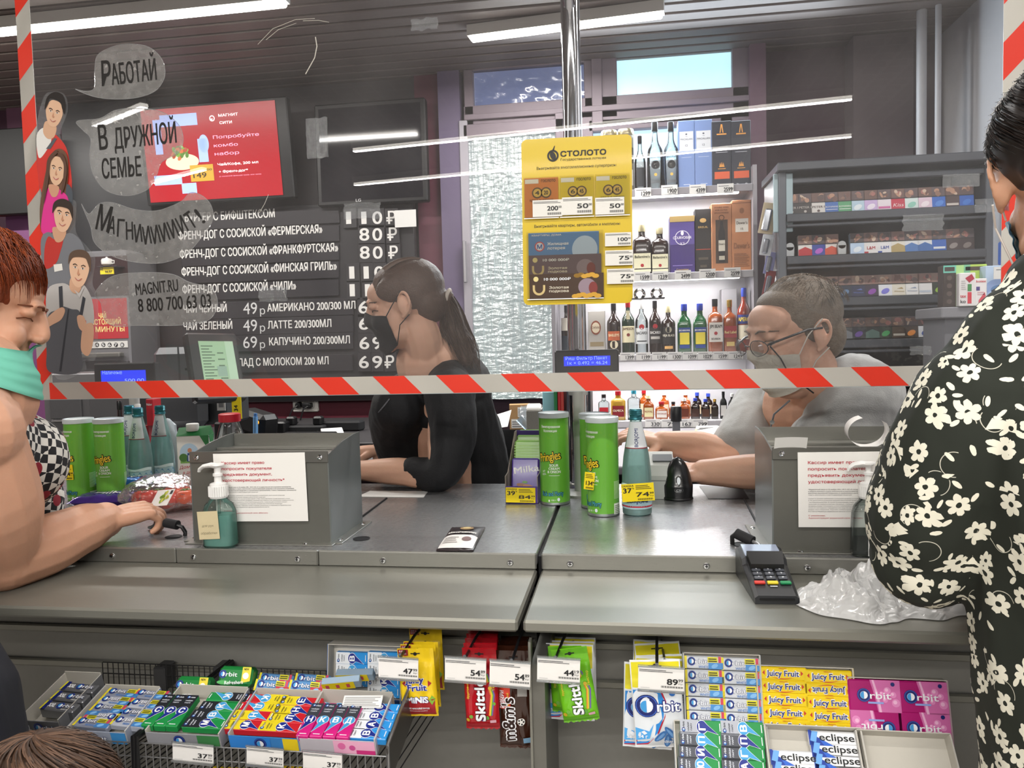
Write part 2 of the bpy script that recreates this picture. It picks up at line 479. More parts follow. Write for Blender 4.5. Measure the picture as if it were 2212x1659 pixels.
for a in (('trim_12', 1002, 226, 1622, 238, YW-.02, .03), ('trim_13', 1278, 96, 1300, 262, YW-.015, .04)): panel(*a, FRM, .003)
dr = MB(); slab(dr, 1000, 268, 1018, 900, YW-.02, .08, m('#a8a4ac', .45, .2), .004); slab(dr, 1206, 250, 1234, 900, YW-.02, .08, FRM, .004); slab(dr, 1000, 262, 1234, 288, YW-.02, .08, FRM, .004)
dr = struct(dr.build('door_1'))
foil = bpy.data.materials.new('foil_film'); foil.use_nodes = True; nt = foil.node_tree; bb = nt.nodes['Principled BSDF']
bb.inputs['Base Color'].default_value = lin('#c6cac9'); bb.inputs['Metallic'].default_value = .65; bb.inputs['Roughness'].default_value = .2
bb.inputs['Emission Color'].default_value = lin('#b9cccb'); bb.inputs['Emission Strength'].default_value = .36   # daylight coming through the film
tc = nt.nodes.new('ShaderNodeTexCoord'); mp = nt.nodes.new('ShaderNodeMapping'); mp.inputs['Scale'].default_value = (5, 1, 17)
nz = nt.nodes.new('ShaderNodeTexNoise'); nz.inputs['Scale'].default_value = 2.2; nz.inputs['Detail'].default_value = 2; nz.inputs['Distortion'].default_value = .8
mp2 = nt.nodes.new('ShaderNodeMapping'); mp2.inputs['Scale'].default_value = (26, 1, 1.0)
nz2 = nt.nodes.new('ShaderNodeTexNoise'); nz2.inputs['Scale'].default_value = 2; nz2.inputs['Detail'].default_value = 2
ad = nt.nodes.new('ShaderNodeMath'); ad.operation = 'ADD'; bp = nt.nodes.new('ShaderNodeBump'); bp.inputs['Strength'].default_value = .8; bp.inputs['Distance'].default_value = .03
nt.links.new(tc.outputs['Object'], mp.inputs[0]); nt.links.new(tc.outputs['Object'], mp2.inputs[0]); nt.links.new(mp.outputs[0], nz.inputs[0]); nt.links.new(mp2.outputs[0], nz2.inputs[0])
nt.links.new(nz.outputs[0], ad.inputs[0]); nt.links.new(nz2.outputs[0], ad.inputs[1]); nt.links.new(ad.outputs[0], bp.inputs['Height']); nt.links.new(bp.outputs[0], bb.inputs['Normal'])
q = MB(); cx, z0, w, h = BX(1014, 284, 1210, 860, YW)
ap = P(1112, 365, YW)
def foilpt(a, c):
    x = cx-w/2+w*a; z = z0+h*c
    dx, dz = x-ap.x, ap.z-z; fold = 0
    ang = math.atan2(dx, max(dz, .02)) if dz > 0 else 0
    fold = .018*math.sin(ang*26)*min(1, max(0, dz)/.25)*math.exp(-abs(ang)*.6) + .007*noise.noise((x*26, 2, z*60)) + .007*noise.noise((x*55, 7, z*5))
    return (x, YW+.01+fold, z)
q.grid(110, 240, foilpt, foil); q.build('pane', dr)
q = MB(); slab(q, 1000, 520, 1007, 610, YW-.06, .03, m('#b5b3b8', .3, .6), .004); q.build('door_handle', dr)
q = MB(); c4 = BX(1024, 138, 1262, 222, YW-.005)
q.grid(60, 26, lambda a, c: (c4[0]-c4[2]/2+c4[2]*a, YW+.02+.006*noise.noise((a*9, c*4, 3))+.004*noise.noise((a*30+c*12, c*9, 1)), c4[1]+c4[3]*c), film('window_film', '#b9bfd2', ior=1.6, rough=.12, gain=2.2))
tag(q.build('window_film'), 'clear crinkled film taped over the transom window beside the chrome post', 'film')
for i, (x0, x1, nm) in enumerate(((1981, 2001, 'thick light grey pipe running down beside the side wall'), (2021, 2033, 'thin light grey pipe in the corner of the side wall'))):
    q = MB(); a = P((x0+x1)/2, 70, 4.0-.05*i); r = (x1-x0)*.5*D(2000, 4.)/FPX
    q.cyl((a.x, a.y, .0), (a.x, a.y, ZC), r, m('#b4b4b8', .45, var=.03), 16); q.lathe([(r*1.2, 0), (r*1.2, .05)], m('#a9a9ad', .5), 16, (a.x, a.y, 1.98))
    tag(q.build('wall_pipe'), nm, 'pipe')

SY = 4.16
def screen_frame(bl, br, tl, Y0, Yt):
    o = P(*bl, Y0); return frame(o, P(*br, Y0)-o, P(*tl, Yt)-o)
t = thing('advert_screen', 'wall-mounted television showing a red snack advert', 'television', P(470, 440, SY))
inv = Matrix.Translation(-t.location)
MS = inv @ screen_frame((326, 438), (612, 421), (300, 255), SY, SY-.05)
w = (P(612, 421, SY)-P(326, 438, SY)).length; h = w*.63
q = MB(MS); q.box((w/2+.02, h/2, -.03), (w+.09, h+.035, .055), BLACK, .006); q.build('case', t)
RED = m('#a81c26', .25, emit=.32); q = MB(MS)
q.rect(0, 0, w, h, RED, 4)
S = w/286.
def sx(px): return (px-326)*S
def sy(py): return (438-py)*S
WS = m('#ffffff', .3, emit=.8); PK = m('#f2a3bf', .3, emit=.7); LB = m('#9db2f2', .3, emit=.7)
q.rect(sx(366), sy(293), sx(446), sy(270), LB, 5); q.rect(sx(398), sy(424), sx(470-40), sy(404), LB, 5)
q.rect(sx(350), sy(345), sx(366), sy(278), LB, 5); q.disc(sx(455), sy(330), .03, .05, LB, 5); q.rect(sx(340), sy(405), sx(400), sy(386), LB, 5)
q.rect(sx(442), sy(365), sx(462), sy(320), LB, 5)
q.disc(sx(405), sy(362), sx(36)-sx(0), .045, m('#e8d9b5', .4, emit=.4), 6)
for i in range(26):
    a = random.random()*6.28; r = random.random()**.5
    q.disc(sx(405)+math.cos(a)*r*.055, sy(345)+math.sin(a)*r*.035, .016, .011, m(random.choice(('#6f9b3c', '#4c7a2a', '#a34a2c', '#c26a3a', '#87b34e')), .4, emit=.4), 7+i % 3, rot=random.random()*180, n=9)
q.rect(sx(420), sy(402), sx(470), sy(370), m('#c39a2c', .4, emit=.4), 10); q.text('149', sx(426), sy(395), sx(454)-sx(426), .028, m('#3a2a10', .4, emit=.05), 11, .02); q.text('00', sx(456), sy(382), sx(467)-sx(456), .011, m('#3a2a10', .4, emit=.05), 11, .01)
q.ring(sx(478), sy(283), .011, .016, WS, 6); q.text('М', sx(474), sy(287), 0, .012, WS, 6, .03)
q.text('МАГНИТ', sx(492), sy(281), sx(533)-sx(492), .014, WS, 6, .02); q.text('СИТИ', sx(493), sy(295), sx(519)-sx(493), .014, WS, 6, .02)
for k, (s, x1) in enumerate((('Попробуйте', 573), ('комбо', 527), ('набор', 528))): q.text(s, sx(476), sy(322+16*k), sx(x1)-sx(476), .017, PK, 6, .02)
q.text('Чай/Кофе, 200 мл', sx(480), sy(374), sx(566)-sx(480), .013, WS, 6, .02); q.text('+ Френч-дог*', sx(481), sy(388), sx(543)-sx(481), .013, WS, 6, .02)
q.text('(с сосиской финская гриль или чили)', sx(481), sy(396), sx(570)-sx(481), .006, PK, 6)
q.build('display', t)
t = thing('dark_television', 'switched-off black television with a glossy dark screen beside the advert screen', 'television', P(800, 440, 4.22))
q = MB(Matrix.Translation(-t.location)); slab(q, 678, 222, 922, 437, 4.22, .06, BLACK, .008); q.build('case', t)
q = MB(Matrix.Translation(-t.location) @ fr(4.219)); quad(q, 688, 232, 912, 428, 4.22, m('#1c1b20', .06), 1); ptext(q, 'LG', 769, 436, 780, 6, 4.22, m('#c8c8c8', .4), 2); q.build('screen', t)
YM = 4.26
MX = Matrix
t = thing('menu_board', 'black hot dog and coffee menu board with white lettering', 'menu board', P(640, 840, YM))
I0 = Matrix.Translation(-t.location)
q = MB(I0); slab(q, 378, 447, 905, 846, YM+.012, .05, m('#252326', .55, var=.1), .004); q.build('backing', t)
WT = m('#e4e2de', .6); HW = m('#cfcfcf', .6)
rows = [(485, 'БУРГЕР С БИФШТЕКСОМ', 400, 594), (524, 'ФРЕНЧ-ДОГ С СОСИСКОЙ «ФЕРМЕРСКАЯ»', 386, 697), (564, 'ФРЕНЧ-ДОГ С СОСИСКОЙ «ФРАНКФУРТСКАЯ»', 389, 731),
        (602, 'ФРЕНЧ-ДОГ С СОСИСКОЙ «ФИНСКАЯ ГРИЛЬ»', 393, 728), (640, 'ФРЕНЧ-ДОГ С СОСИСКОЙ «ЧИЛИ»', 395, 640)]
for i, (y, s, x0, x1) in enumerate(rows):
    q = MB(I0); slab(q, 380, y-30, 738, y+5, YM, .012, m('#2c2a2e', .35, var=.1), .003)
    q.M = I0 @ fr(YM); ptext(q, s, x0, y-6, x1, 17, YM, WT, 2)
    q.build('menu_strip', t)
for i, (y, a, ax0, ax1, b_, bx0, bx1, hw) in enumerate(((677, 'ЧАЙ ЧЕРНЫЙ', 397, 490, 'АМЕРИКАНО 200/300 МЛ', 578, 768, '49 р'), (714, 'ЧАЙ ЗЕЛЕНЫЙ', 397, 502, 'ЛАТТЕ 200/300МЛ', 579, 716, '49 р'),
                         (750, '', 0, 0, 'КАПУЧИНО 200/300МЛ', 582, 756, '69 р'), (796, '', 0, 0, 'ШОКОЛАД С МОЛОКОМ 200 МЛ', 468, 710, ''))):
    q = MB(I0); slab(q, 380, y-27, 770, y+9, YM, .012, m('#2c2a2e', .35, var=.1), .003); q.M = I0 @ fr(YM)
    if a: ptext(q, a, ax0, y-1, ax1, 16, YM, WT, 2)
    ptext(q, b_, bx0, y-4, bx1, 16, YM, WT, 2)
    if hw: ptext(q, hw[:2], 526, y+2, 556, 25, YM, HW, 2, -.005); ptext(q, 'р', 562, y+2, 573, 16, YM, HW, 2, -.005)
    q.build('menu_strip', t)
PR = [(484, '110₽', (745, 778, 806, 836)), (520, ' 80₽', (0, 778, 806, 838)), (559, ' 80₽', (0, 779, 807, 840)), (602, '110₽', (752, 783, 810, 840)), (640, '110₽', (753, 786, 812, 840)),
      (677, ' 69₽', (0, 776, 803, 832)), (712, ' 69₽', (0, 777, 805, 832)), (754, ' 69₽', (0, 778, 806, 832)), (795, ' 69₽', (0, 777, 806, 832))]
for (y, s, xs) in PR:
    for ch, x in zip(s, xs):
        if ch == ' ': continue
        q = MB(I0); slab(q, x-5, y-34, x+25, y+8, YM-.004, .010, m('#2f2d30', .4, var=.08), .002); q.M = I0 @ fr(YM-.004)
        ptext(q, ch, x+(4 if ch == '1' else 0), y, x+(14 if ch == '1' else 20), 26, YM, WT, 2, .02); q.build('price_card', t)
q = MB(); slab(q, 852, 454, 899, 490, YM-.03, .004, PAPER); tag(q.build('paper_note'), 'blank white paper note at the top corner of the menu board', 'note')
t = thing('wall_socket', 'white double wall socket on the maroon wall', 'socket', P(659, 890, YB-.05))
I0 = Matrix.Translation(-t.location)
q = MB(I0); slab(q, 630, 860, 688, 890, YB-.055, .025, m('#e4e2dc', .35), .006); q.build('plate', t)
for x in (645, 672):
    q = MB(I0); c = P(x, 875, YB-.06); q.cyl(c, c+Vector((0, .012, 0)), .024, m('#c9c7c2', .4), 20); q.build('outlet', t)
for i, (x, nm) in enumerate(((647, 'round black plug on a cable in the wall socket'), (671, 'square black charger plug in the wall socket'))):
    q = MB(); c = P(x, 875, YB-.062)
    if i == 0: q.cyl(c, c-Vector((0, .03, 0)), .020, BLACK, 16, .016)
    else: q.box(c-Vector((.012, .02, 0)), (.055, .04, .03), BLACK, .005)
    e = P(610 if i == 0 else 640, 915, 4.0); e.z = .976; s0 = c-Vector((0, .03, 0))
    q.tube([s0, s0+Vector((-.02, -.03, -.02)), (s0+e)/2+Vector((-.02, 0, -.05)), e], .0045, BLACK, 6)
    tag(q.build('power_plug'), nm, 'plug')

t = thing('hot_drinks_machine', 'steel hot snack machine with a red panel and numbered buttons', 'machine', P(230, 940, 4.05))
I0 = Matrix.Translation(-t.location)
q = MB(I0); slab(q, 105, 545, 288, 935, 4.05, .3, m('#8d8c90', .35, .5, var=.05), .01); q.build('body', t)
q = MB(I0 @ fr(4.048)); quad(q, 108, 556, 284, 640, 4.05, m('#2d1418', .4)); quad(q, 140, 646, 282, 732, 4.05, m('#b3202b', .4), 2); YT = m('#f2dc8c', .5)
for s, x0, x1, y in (('ЧАЙ', 214, 230, 688), ('НАСТОЯЩИЙ', 190, 262, 702), ('ЗА МИНУТЫ', 185, 270, 718)): ptext(q, s, x0, y, x1, 11, 4.05, YT, 3)
q.build('advert_panel', t)
q = MB(I0 @ fr(4.046)); quad(q, 140, 738, 283, 752, 4.05, m('#dcdad6', .4))
for i, ch in enumerate('12345678'):
    c = PX(170+i*13.6, 745, 4.05); q.disc(c[0], c[1], .013, .013, m('#1c1c1e', .4), 2, n=16); ptext(q, ch, 167+i*13.6, 748, 172.5+i*13.6, 6, 4.05, m('#eeeeee', .5), 3)
q.build('button_panel', t)
q = MB(I0); slab(q, 150, 762, 262, 772, 3.99, .05, STEEL, .006); q.build('handle', t)
q = MB(I0); slab(q, 130, 780, 282, 800, 4.03, .03, m('#5b5a5e', .4, .5), .004); q.build('lower_door', t)
q = MB(); cx, z0, w, h = BX(221, 556, 246, 574, 3.99); q.lathe([(w*.3, 0), (w*.44, h*.15), (w*.46, h*.6), (w*.38, h*.8), (w*.1, h*.9), (w*.09, h), (0, h*1.05)], m('#d8d5d0', .3), 18, (cx, 3.98, z0)); q.tube([(cx+w*.42, 3.98, z0+h*.6), (cx+w*.68, 3.98, z0+h*.55), (cx+w*.66, 3.98, z0+h*.25), (cx+w*.4, 3.98, z0+h*.2)], w*.05, m('#d8d5d0', .3), 6)
q.box((cx, 4.02, z0-.004), (.12, .09, .006), m('#3a3034', .4)); tag(q.build('white_teapot'), 'small white teapot on a shelf above the yellow price card', 'teapot')
q = MB(); slab(q, 215, 576, 246, 592, 3.985, .006, YEL); q.M = fr(3.984); ptext(q, '52', 217, 584, 224, 6, 3.99, BLACK); ptext(q, '94.97', 229, 590, 244, 5, 3.99, BLACK); tag(q.build('price_card'), 'yellow price card under the white teapot', 'price tag')
t = thing('steel_cabinet', 'dark grey steel cabinet with two doors under the hot snack machine', 'cabinet', P(180, 960, 3.6))
I0 = Matrix.Translation(-t.location)
q = MB(I0); slab(q, 84, 806, 290, 945, 3.6, .4, m('#6f6e70', .4, .4, var=.05), .006); q.build('body', t)
for a in ((102, 845, 178, 905), (188, 845, 284, 905)):
    q = MB(I0); slab(q, *a, 3.585, .02, m('#59585a', .4, .3, var=.06), .004); q.build('door', t)
q = MB(I0); slab(q, 100, 906, 286, 910, 3.58, .02, CHROME, .002); q.build('rail', t)
q = MB(I0); c = BX(84, 806, 290, 945, 3.6); q.box((c[0], 3.8, c[1]/2), (c[2]-.04, .36, c[1]), BLACK); q.build('plinth', t)
for i, (y0, y1) in enumerate(((948, 968), (972, 990), (992, 1015))):
    q = MB(); slab(q, -60, y0+i*0, 260, y1, 3.2-.05*i, .3, m(('#56544f', '#4a4845', '#504e4a')[i], .45, .3, var=.06), .006); tag(q.build('shelf_plank'), ('topmost', 'middle', 'lowest')[i]+' dark grey ledge behind the tall green cans', 'shelf')
q = MB(); slab(q, -70, 282, 62, 462, 4.0, .06, m('#070708', .6), .006); tag(q.build('black_screen'), 'tall black screen beyond the striped edge of the clear guard', 'screen')
q = MB(); slab(q, 130, 225, 330, 545, 4.2, .05, m('#1d1f23', .35, var=.2, vscale=8), .004); tag(q.build('black_screen'), 'large dark screen behind the printed speech bubbles', 'screen')
def zpx(px, py, Y): return P(px, py, Y).z
YL = 4.00
unit = thing('spirits_shelf', 'white lit shelving unit full of spirits in front of the window', 'shelf unit', (P(1420, 700, YL).x, YL, 0))
I0 = Matrix.Translation(-unit.location)
SHW = m('#c9c8cc', .35, .3, var=.04)
xl, xr = P(1196, 700, YL).x, P(1632, 600, YL).x
LZ = [zpx(1480, 404, YL), zpx(1480, 588, YL), zpx(1480, 764, YL), zpx(1450, 908, YL)]
q = MB(I0); q.box(((xl+xr)/2, YL+.285, (LZ[3]-.9+LZ[0])/2+.2), (xr-xl, .012, LZ[0]-LZ[3]+.9), SHW); q.build('back_panel', unit)
for x, nm in ((xr, 'side_panel'), (xl, 'side_panel')):
    q = MB(I0); q.box((x, YL+.14, (LZ[0]+.2)/2-.1), (.02, .29, LZ[0]+.18), m('#8d8a90', .4, .3)); q.build(nm, unit)
for i, z in enumerate(LZ):
    q = MB(I0); q.box(((xl+xr)/2, YL+.14, z-.009), (xr-xl-.02, .28, .018), SHW, .002)
    q.box(((xl+xr)/2, YL-.004, z-.018), (xr-xl-.02, .008, .036), m('#8f8c92' if i < 1 else '#b9b7bb', .4), .002); q.build('shelf', unit)
q = MB(I0); q.box(((xl+xr)/2, YL+.14, LZ[3]-.42), (xr-xl-.02, .28, .78), m('#9a989c', .4, .3)); q.build('plinth', unit)
for z in LZ[0:3]:
    q = MB(I0); q.box(((xl+xr)/2+.03, YL+.05, z-.030), (xr-xl-.2, .02, .014), m('#fffdf8', .4, emit=10.), .003); q.build('light_bar', unit)
    area('shelf_light', ((xl+xr)/2, YL+.05, z-.042), xr-xl-.2, .02, 4.5, (1, .97, .95))
GLASSES = {}
def glass(tint, edge=.5): return film('glass_'+tint.strip('#')+str(edge), tint, ior=1.5, gain=1.3, edge=edge)
def superl(prof, n, pw, sx, sy):
    vs = []; fs = []
    for (r, z, p) in prof:
        for i in range(n):
            a = 2*math.pi*(i+.5)/n; c, s_ = math.cos(a), math.sin(a)
            vs.append((math.copysign(abs(c)**(2/p), c)*r*sx, math.copysign(abs(s_)**(2/p), s_)*r*sy, z))
    for k in range(len(prof)-1):
        for i in range(n):
            j = (i+1) % n; fs.append((k*n+i, k*n+j, (k+1)*n+j, (k+1)*n+i))
    return vs, fs
SHAPES = {  # radius factor, height factor; neck at .16
 'classic': [(.42, 0), (.5, .015), (.5, .60), (.47, .66), (.33, .72), (.20, .77), (.17, .82), (.17, .93)],
 'shouldered': [(.44, 0), (.5, .02), (.5, .62), (.46, .68), (.22, .74), (.17, .78), (.17, .92)],
 'square': [(.46, 0), (.5, .02), (.5, .64), (.45, .70), (.2, .76), (.18, .80), (.18, .92)],
 'vodka': [(.44, 0), (.5, .02), (.5, .52), (.44, .60), (.26, .68), (.19, .74), (.17, .90)],
 'flask': [(.44, 0), (.5, .03), (.5, .58), (.42, .68), (.22, .76), (.2, .80), (.2, .90)]}
def bottle(name, label, cat, cx, Y, z, h, d, gl, cap, shape, lab, group=None, liquid=None, depth=None):
    t = thing(name, label, cat, (cx, Y, z), group=group)
    sq = shape in ('square', 'flask'); dy = depth or d
    prof = [(r*d, f*h, 4.5 if (sq and r > .3) else 2) for r, f in SHAPES[shape]]
    vs, fs = superl(prof, 24, 2, 1, dy/d)
    q = MB(); q.add(vs, fs, gl, True); q.f.append(tuple(range(24))[::-1]); q.mi.append(0); q.sm.append(False); q.build('body', t)
    if liquid:
        k = .93; q = MB(); lv, lf = superl([(r*d*k, max(.004, f*h), p) for (r, f), (_, _, p) in zip(SHAPES[shape], prof)][:5], 20, 2, 1, dy/d)
        q.add(lv, lf, liquid, True); n = len(lv); q.f += [tuple(range(20))[::-1], tuple(range(n-20, n))]; q.mi += [0, 0]; q.sm += [False, False]; q.build('liquid', t)
    nr = SHAPES[shape][-1][0]*d
    q = MB(); q.lathe([(nr*1.06, h*.86), (nr*1.12, h*.865), (nr*1.12, h*.995), (nr*.95, h)], cap, 16); q.build('cap', t)
    if lab:
        q = MB(); R = d/2+.0006
        if sq: q.M = T(0, -dy/2-.0006, 0) @ FRONT
        else: q.warp = lambda p: ((R+p.z)*math.sin(p.x/R), -(R*dy/d+p.z)*math.cos(p.x/R), p.y)
        for op in lab:
            kind, a = op[0], op[1:]
            if kind == 'r': q.rect(a[0]*d, a[1]*h, a[2]*d, a[3]*h, ink(a[4]), a[5] if len(a) > 5 else 1)
            elif kind == 't': q.text(a[0], (a[1])*d, a[2]*h, a[3]*d if a[3] else 0, a[4]*h, ink(a[5]), 4, a[6] if len(a) > 6 else .02, align='C')
            elif kind == 'd': q.disc(a[0]*d, a[1]*h, a[2]*d, a[2]*d, ink(a[3]), a[4] if len(a) > 4 else 3, n=18)
        q.build('label', t)
    return t
def carton(name, label, cat, x0, y0, x1, y1, Y, depth, col, prints, group=None, rz=0., rough=.4, bev=.002, zfix=None, back=None):
    cx, z0, w, h = BX(x0, y0, x1, y1, Y)
    if zfix is not None: h += z0-zfix; z0 = zfix+.0006
    q = MB(RZ(rz)); q.box((0, depth/2, h/2), (w, depth, h), m(col, rough), bev)
    q.M = RZ(rz) @ T(-w/2, -.0002, 0) @ FRONT
    stamp(q, prints, w, h)
    o = q.build(name, None, (cx, Y, z0)); return tag(o, label, cat, group)
def stamp(q, prints, w, h):
    for op in prints:
        kd, a = op[0], op[1:]
        if kd == 'r': q.rect(a[0]*w, a[1]*h, a[2]*w, a[3]*h, ink(a[4]), a[5] if len(a) > 5 else 1)
        elif kd == 't': q.text(a[0], a[1]*w, a[2]*h, a[3]*w if a[3] else 0, a[4]*h, ink(a[5]), a[7] if len(a) > 7 else 3, a[6] if len(a) > 6 else .015, align='C')
        elif kd == 'd': q.disc(a[0]*w, a[1]*h, a[2]*w, a[3]*h, ink(a[4]), a[5] if len(a) > 5 else 2)
        elif kd == 'b': q.bars(a[0]*w, a[1]*h, a[2]*w, a[3]*h, a[4], ink(a[5]), a[6] if len(a) > 6 else 2)
        elif kd == 'p': q.poly([(u*w, v*h) for u, v in a[0]], ink(a[1]), a[2] if len(a) > 2 else 2)
        elif kd == 'o': q.ring(a[0]*w, a[1]*h, a[2]*w, a[3]*w, ink(a[4]), a[5] if len(a) > 5 else 2)
def lev(i): return LZ[i]
def bt(px0, px1, ytop, lv, Y=None):
    Y = Y or YL+.08
    cx, z0, w, h = BX(px0, ytop, px1, (404, 588, 764, 908)[lv], Y)
    top = P((px0+px1)/2, ytop, Y).z
    return cx, Y, LZ[lv]+.0006, top-LZ[lv], w
CLEAR = glass('#eef4f4', .6); DGREEN = m('#0d2416', .12, coat=1.); DBROWN = m('#1d0f0b', .12, coat=1.); GREEN = m('#0c4a24', .1, coat=1.); AMBER = m('#8a3f10', .12, coat=1.)
RED_L = m('#7c2410', .12, coat=1.)
CAPB = m('#18181b', .3); CAPR = m('#a01722', .3); CAPG = m('#c9a24a', .25, .8); CAPW = m('#e4e4e2', .4); CAPC = m('#e8ddb0', .4); CAPBL = m('#2a3f9c', .35); CAPT = m('#2a7f94', .35)
for i, (a, b_) in enumerate(((1300, 1333), (1336, 1369))):
    cx, Y, z, h, w = bt(a, b_, 284-3*i, 0); t = thing('whisky_tin', ('round grey whisky tin half hidden by the yellow lottery board', 'round grey whisky tin next to the slim vodka bottle')[i], 'tin', (cx, Y, z), group='whisky tins on the top shelf')
    q = MB(); q.lathe([(w*.49, 0), (w*.49, h*.93)], m('#8b8578', .35, .3), 24)
    R = w*.49; q.warp = lambda p: ((R+p.z)*math.sin(p.x/R), -(R+p.z)*math.cos(p.x/R), p.y)
    q.rect(-.04, h*.1, .04, h*.35, ink('#d5d0c4')); q.disc(0, h*.80, .017, .017, ink('#3a352c')); q.text('75', 0, h*.785, 0, .014, ink('#d8cfb0'), 3, .02, align='C'); q.rect(-.05, h*.45, .05, h*.7, ink('#3d3a35')); q.text('GLEN', 0, h*.55, .05, .02, ink('#cfc8b5'), 3, .01, align='C'); q.build('body', t)
    q = MB(); q.lathe([(w*.5, h*.9), (w*.51, h*.91), (w*.51, h*.985), (w*.48, h), (w*.40, h*.995)], m('#a39a80', .25, .8), 24); q.build('lid', t)
cx, Y, z, h, w = bt(1371, 1394, 294, 0); bottle('vodka_bottle', 'slim clear vodka bottle with black cap beside the whisky tins', 'bottle', cx, Y, z, h, w*1.05, CLEAR, CAPB, 'vodka', [('r', -.35, .08, .35, .42, '#20242a')], 'bottles on the top shelf')
for i, (a, b_) in enumerate(((1399, 1431), (1434, 1465))):
    cx, Y, z, h, w = bt(a, b_, 264, 0)
    bottle('vodka_bottle', ('clear vodka bottle with black fish disc, standing between slim bottle and its twin', 'clear vodka bottle with black fish disc, touching the light blue box')[i], 'bottle', cx, Y, z, h, w*1.08, CLEAR, CAPB, 'vodka',
           [('d', 0, .36, .26, '#16181b'), ('t', 'BELUGA', 0, .46, .62, .035, '#1b1d20'), ('r', -.3, .1, .3, .14, '#5b5f63'), ('d', 0, .22, .09, '#c9a24a')], 'bottles on the top shelf')
for i, (a, b_) in enumerate(((1466, 1500), (1502, 1538))):
    carton('whisky_box', ('light blue whisky box beside the clear vodka bottle', 'light blue whisky box beside the navy box with orange band')[i], 'box', a, 263-2*i, b_, 404, YL+.06, .09, '#6f87b8',
           [('r', .08, .56, .92, .84, '#c9cdd3'), ('t', 'THE', .5, .76, 0, .012, '#555a66'), ('t', 'MACALLAN', .5, .715, .72, .025, '#555a66'), ('t', '12', .5, .62, 0, .03, '#555a66'), ('d', .5, .80, .06, .012, '#555a66'), ('r', .2, .46, .8, .465, '#b9c3da'), ('r', .3, .06, .7, .07, '#b9c3da')], 'light blue whisky boxes', zfix=LZ[0])
for i, (a, b_) in enumerate(((1539, 1579), (1581, 1621))):
    carton('whisky_box', ('navy whisky box with orange band beside the light blue box', 'navy whisky box with orange band at the end of the top shelf')[i], 'box', a, 264-1*i, b_, 404, YL+.05, .1, '#1d2230',
           [('p', [(.40, .82), (.46, .95), (.54, .95), (.60, .82), (.55, .82), (.5, .92), (.45, .82)], '#d8974a'), ('r', .25, .79, .75, .81, '#d8974a'), ('t', 'AUCHENTOSHAN', .5, .56, .86, .035, '#d9d9dc', .03), ('r', .2, .52, .8, .53, '#9a9ca5'), ('r', .12, .12, .9, .23, '#cf5a35'), ('p', [(.36, .30), (.42, .37), (.47, .30)], '#d8974a'), ('p', [(.44, .30), (.5, .38), (.56, .30)], '#d8974a'), ('p', [(.53, .30), (.58, .37), (.64, .30)], '#d8974a'), ('r', .3, .27, .7, .28, '#d8974a'), ('t', '70cl', .3, .03, 0, .014, '#c9c9cc'), ('t', '40%', .75, .03, 0, .014, '#c9c9cc')], 'navy whisky boxes', zfix=LZ[0])
for i, (a, b_, y) in enumerate(((1367, 1406, 486), (1407, 1443, 492))):
    cx, Y, z, h, w = bt(a, b_, y, 1)
    bottle('whisky_bottle', ('dark whisky bottle with cream label and cap, half behind the lottery board', 'dark whisky bottle with cream label and cap beside the purple box')[i], 'bottle', cx, Y, z, h, w, DBROWN, CAPC, 'square', [('r', -.46, .12, .46, .42, '#d6d2b4'), ('t', "Ballantine's", 0, .33, .8, .05, '#3a3a2a'), ('d', 0, .18, .09, '#a0242a'), ('r', -.46, .05, .46, .1, '#d6d2b4')], 'cream-labelled whisky bottles', depth=w*.7)
carton('cognac_box', 'purple cognac box with white outlined emblem on the middle shelf', 'box', 1448, 468, 1500, 588, YL+.06, .1, '#3b2a6b', [('r', 0, .9, 1, 1, '#b79a5e'), ('r', .02, .5, .98, .89, '#55468d'), ('o', .5, .62, .27, .30, '#d8d4e6', 3), ('t', 'COURVOISIER', .5, .60, .74, .045, '#e8e4f2'), ('t', 'V S', .5, .5, 0, .04, '#e8e4f2'), ('d', .5, .70, .06, .04, '#e8e4f2', 3), ('t', 'Courvoisier', .5, .05, .5, .03, '#b79a5e'), ('r', .1, .13, .9, .14, '#8d7cc0')], zfix=LZ[1])
carton('liqueur_box', 'slim black box with gold emblem between the purple and copper boxes', 'box', 1502, 453, 1536, 588, YL+.07, .09, '#191718', [('d', .5, .82, .2, .035, '#b5925a'), ('t', 'BREUIL', .5, .70, .6, .03, '#c9a565'), ('r', .05, .36, .95, .37, '#b5452f'), ('r', .2, .2, .8, .24, '#4a4238'), ('r', .3, .08, .7, .12, '#4a4238')], zfix=LZ[1])
carton('whisky_box', 'copper gift box with a bottle-shaped window on the middle shelf', 'box', 1538, 441, 1580, 588, YL+.05, .1, '#a8714c', [('r', .2, .12, .8, .76, '#3a2a20'), ('p', [(.34, .14), (.34, .58), (.42, .66), (.43, .74), (.57, .74), (.58, .66), (.66, .58), (.66, .14)], '#12100e', 3), ('r', .34, .3, .66, .46, '#cfc9ba', 4), ('t', "Dewar's", .5, .39, .28, .03, '#3a2f24', .01, 6), ('r', .36, .17, .64, .23, '#bdb6a4', 4), ('t', 'DOUBLE AGED', .5, .93, .7, .02, '#4a2a16'), ('t', 'FOR EXTRA', .5, .89, .6, .02, '#4a2a16'), ('t', 'SMOOTHNESS', .5, .85, .7, .02, '#4a2a16'), ('o', .5, .79, .1, .14, '#5a3a22', 4)], zfix=LZ[1])
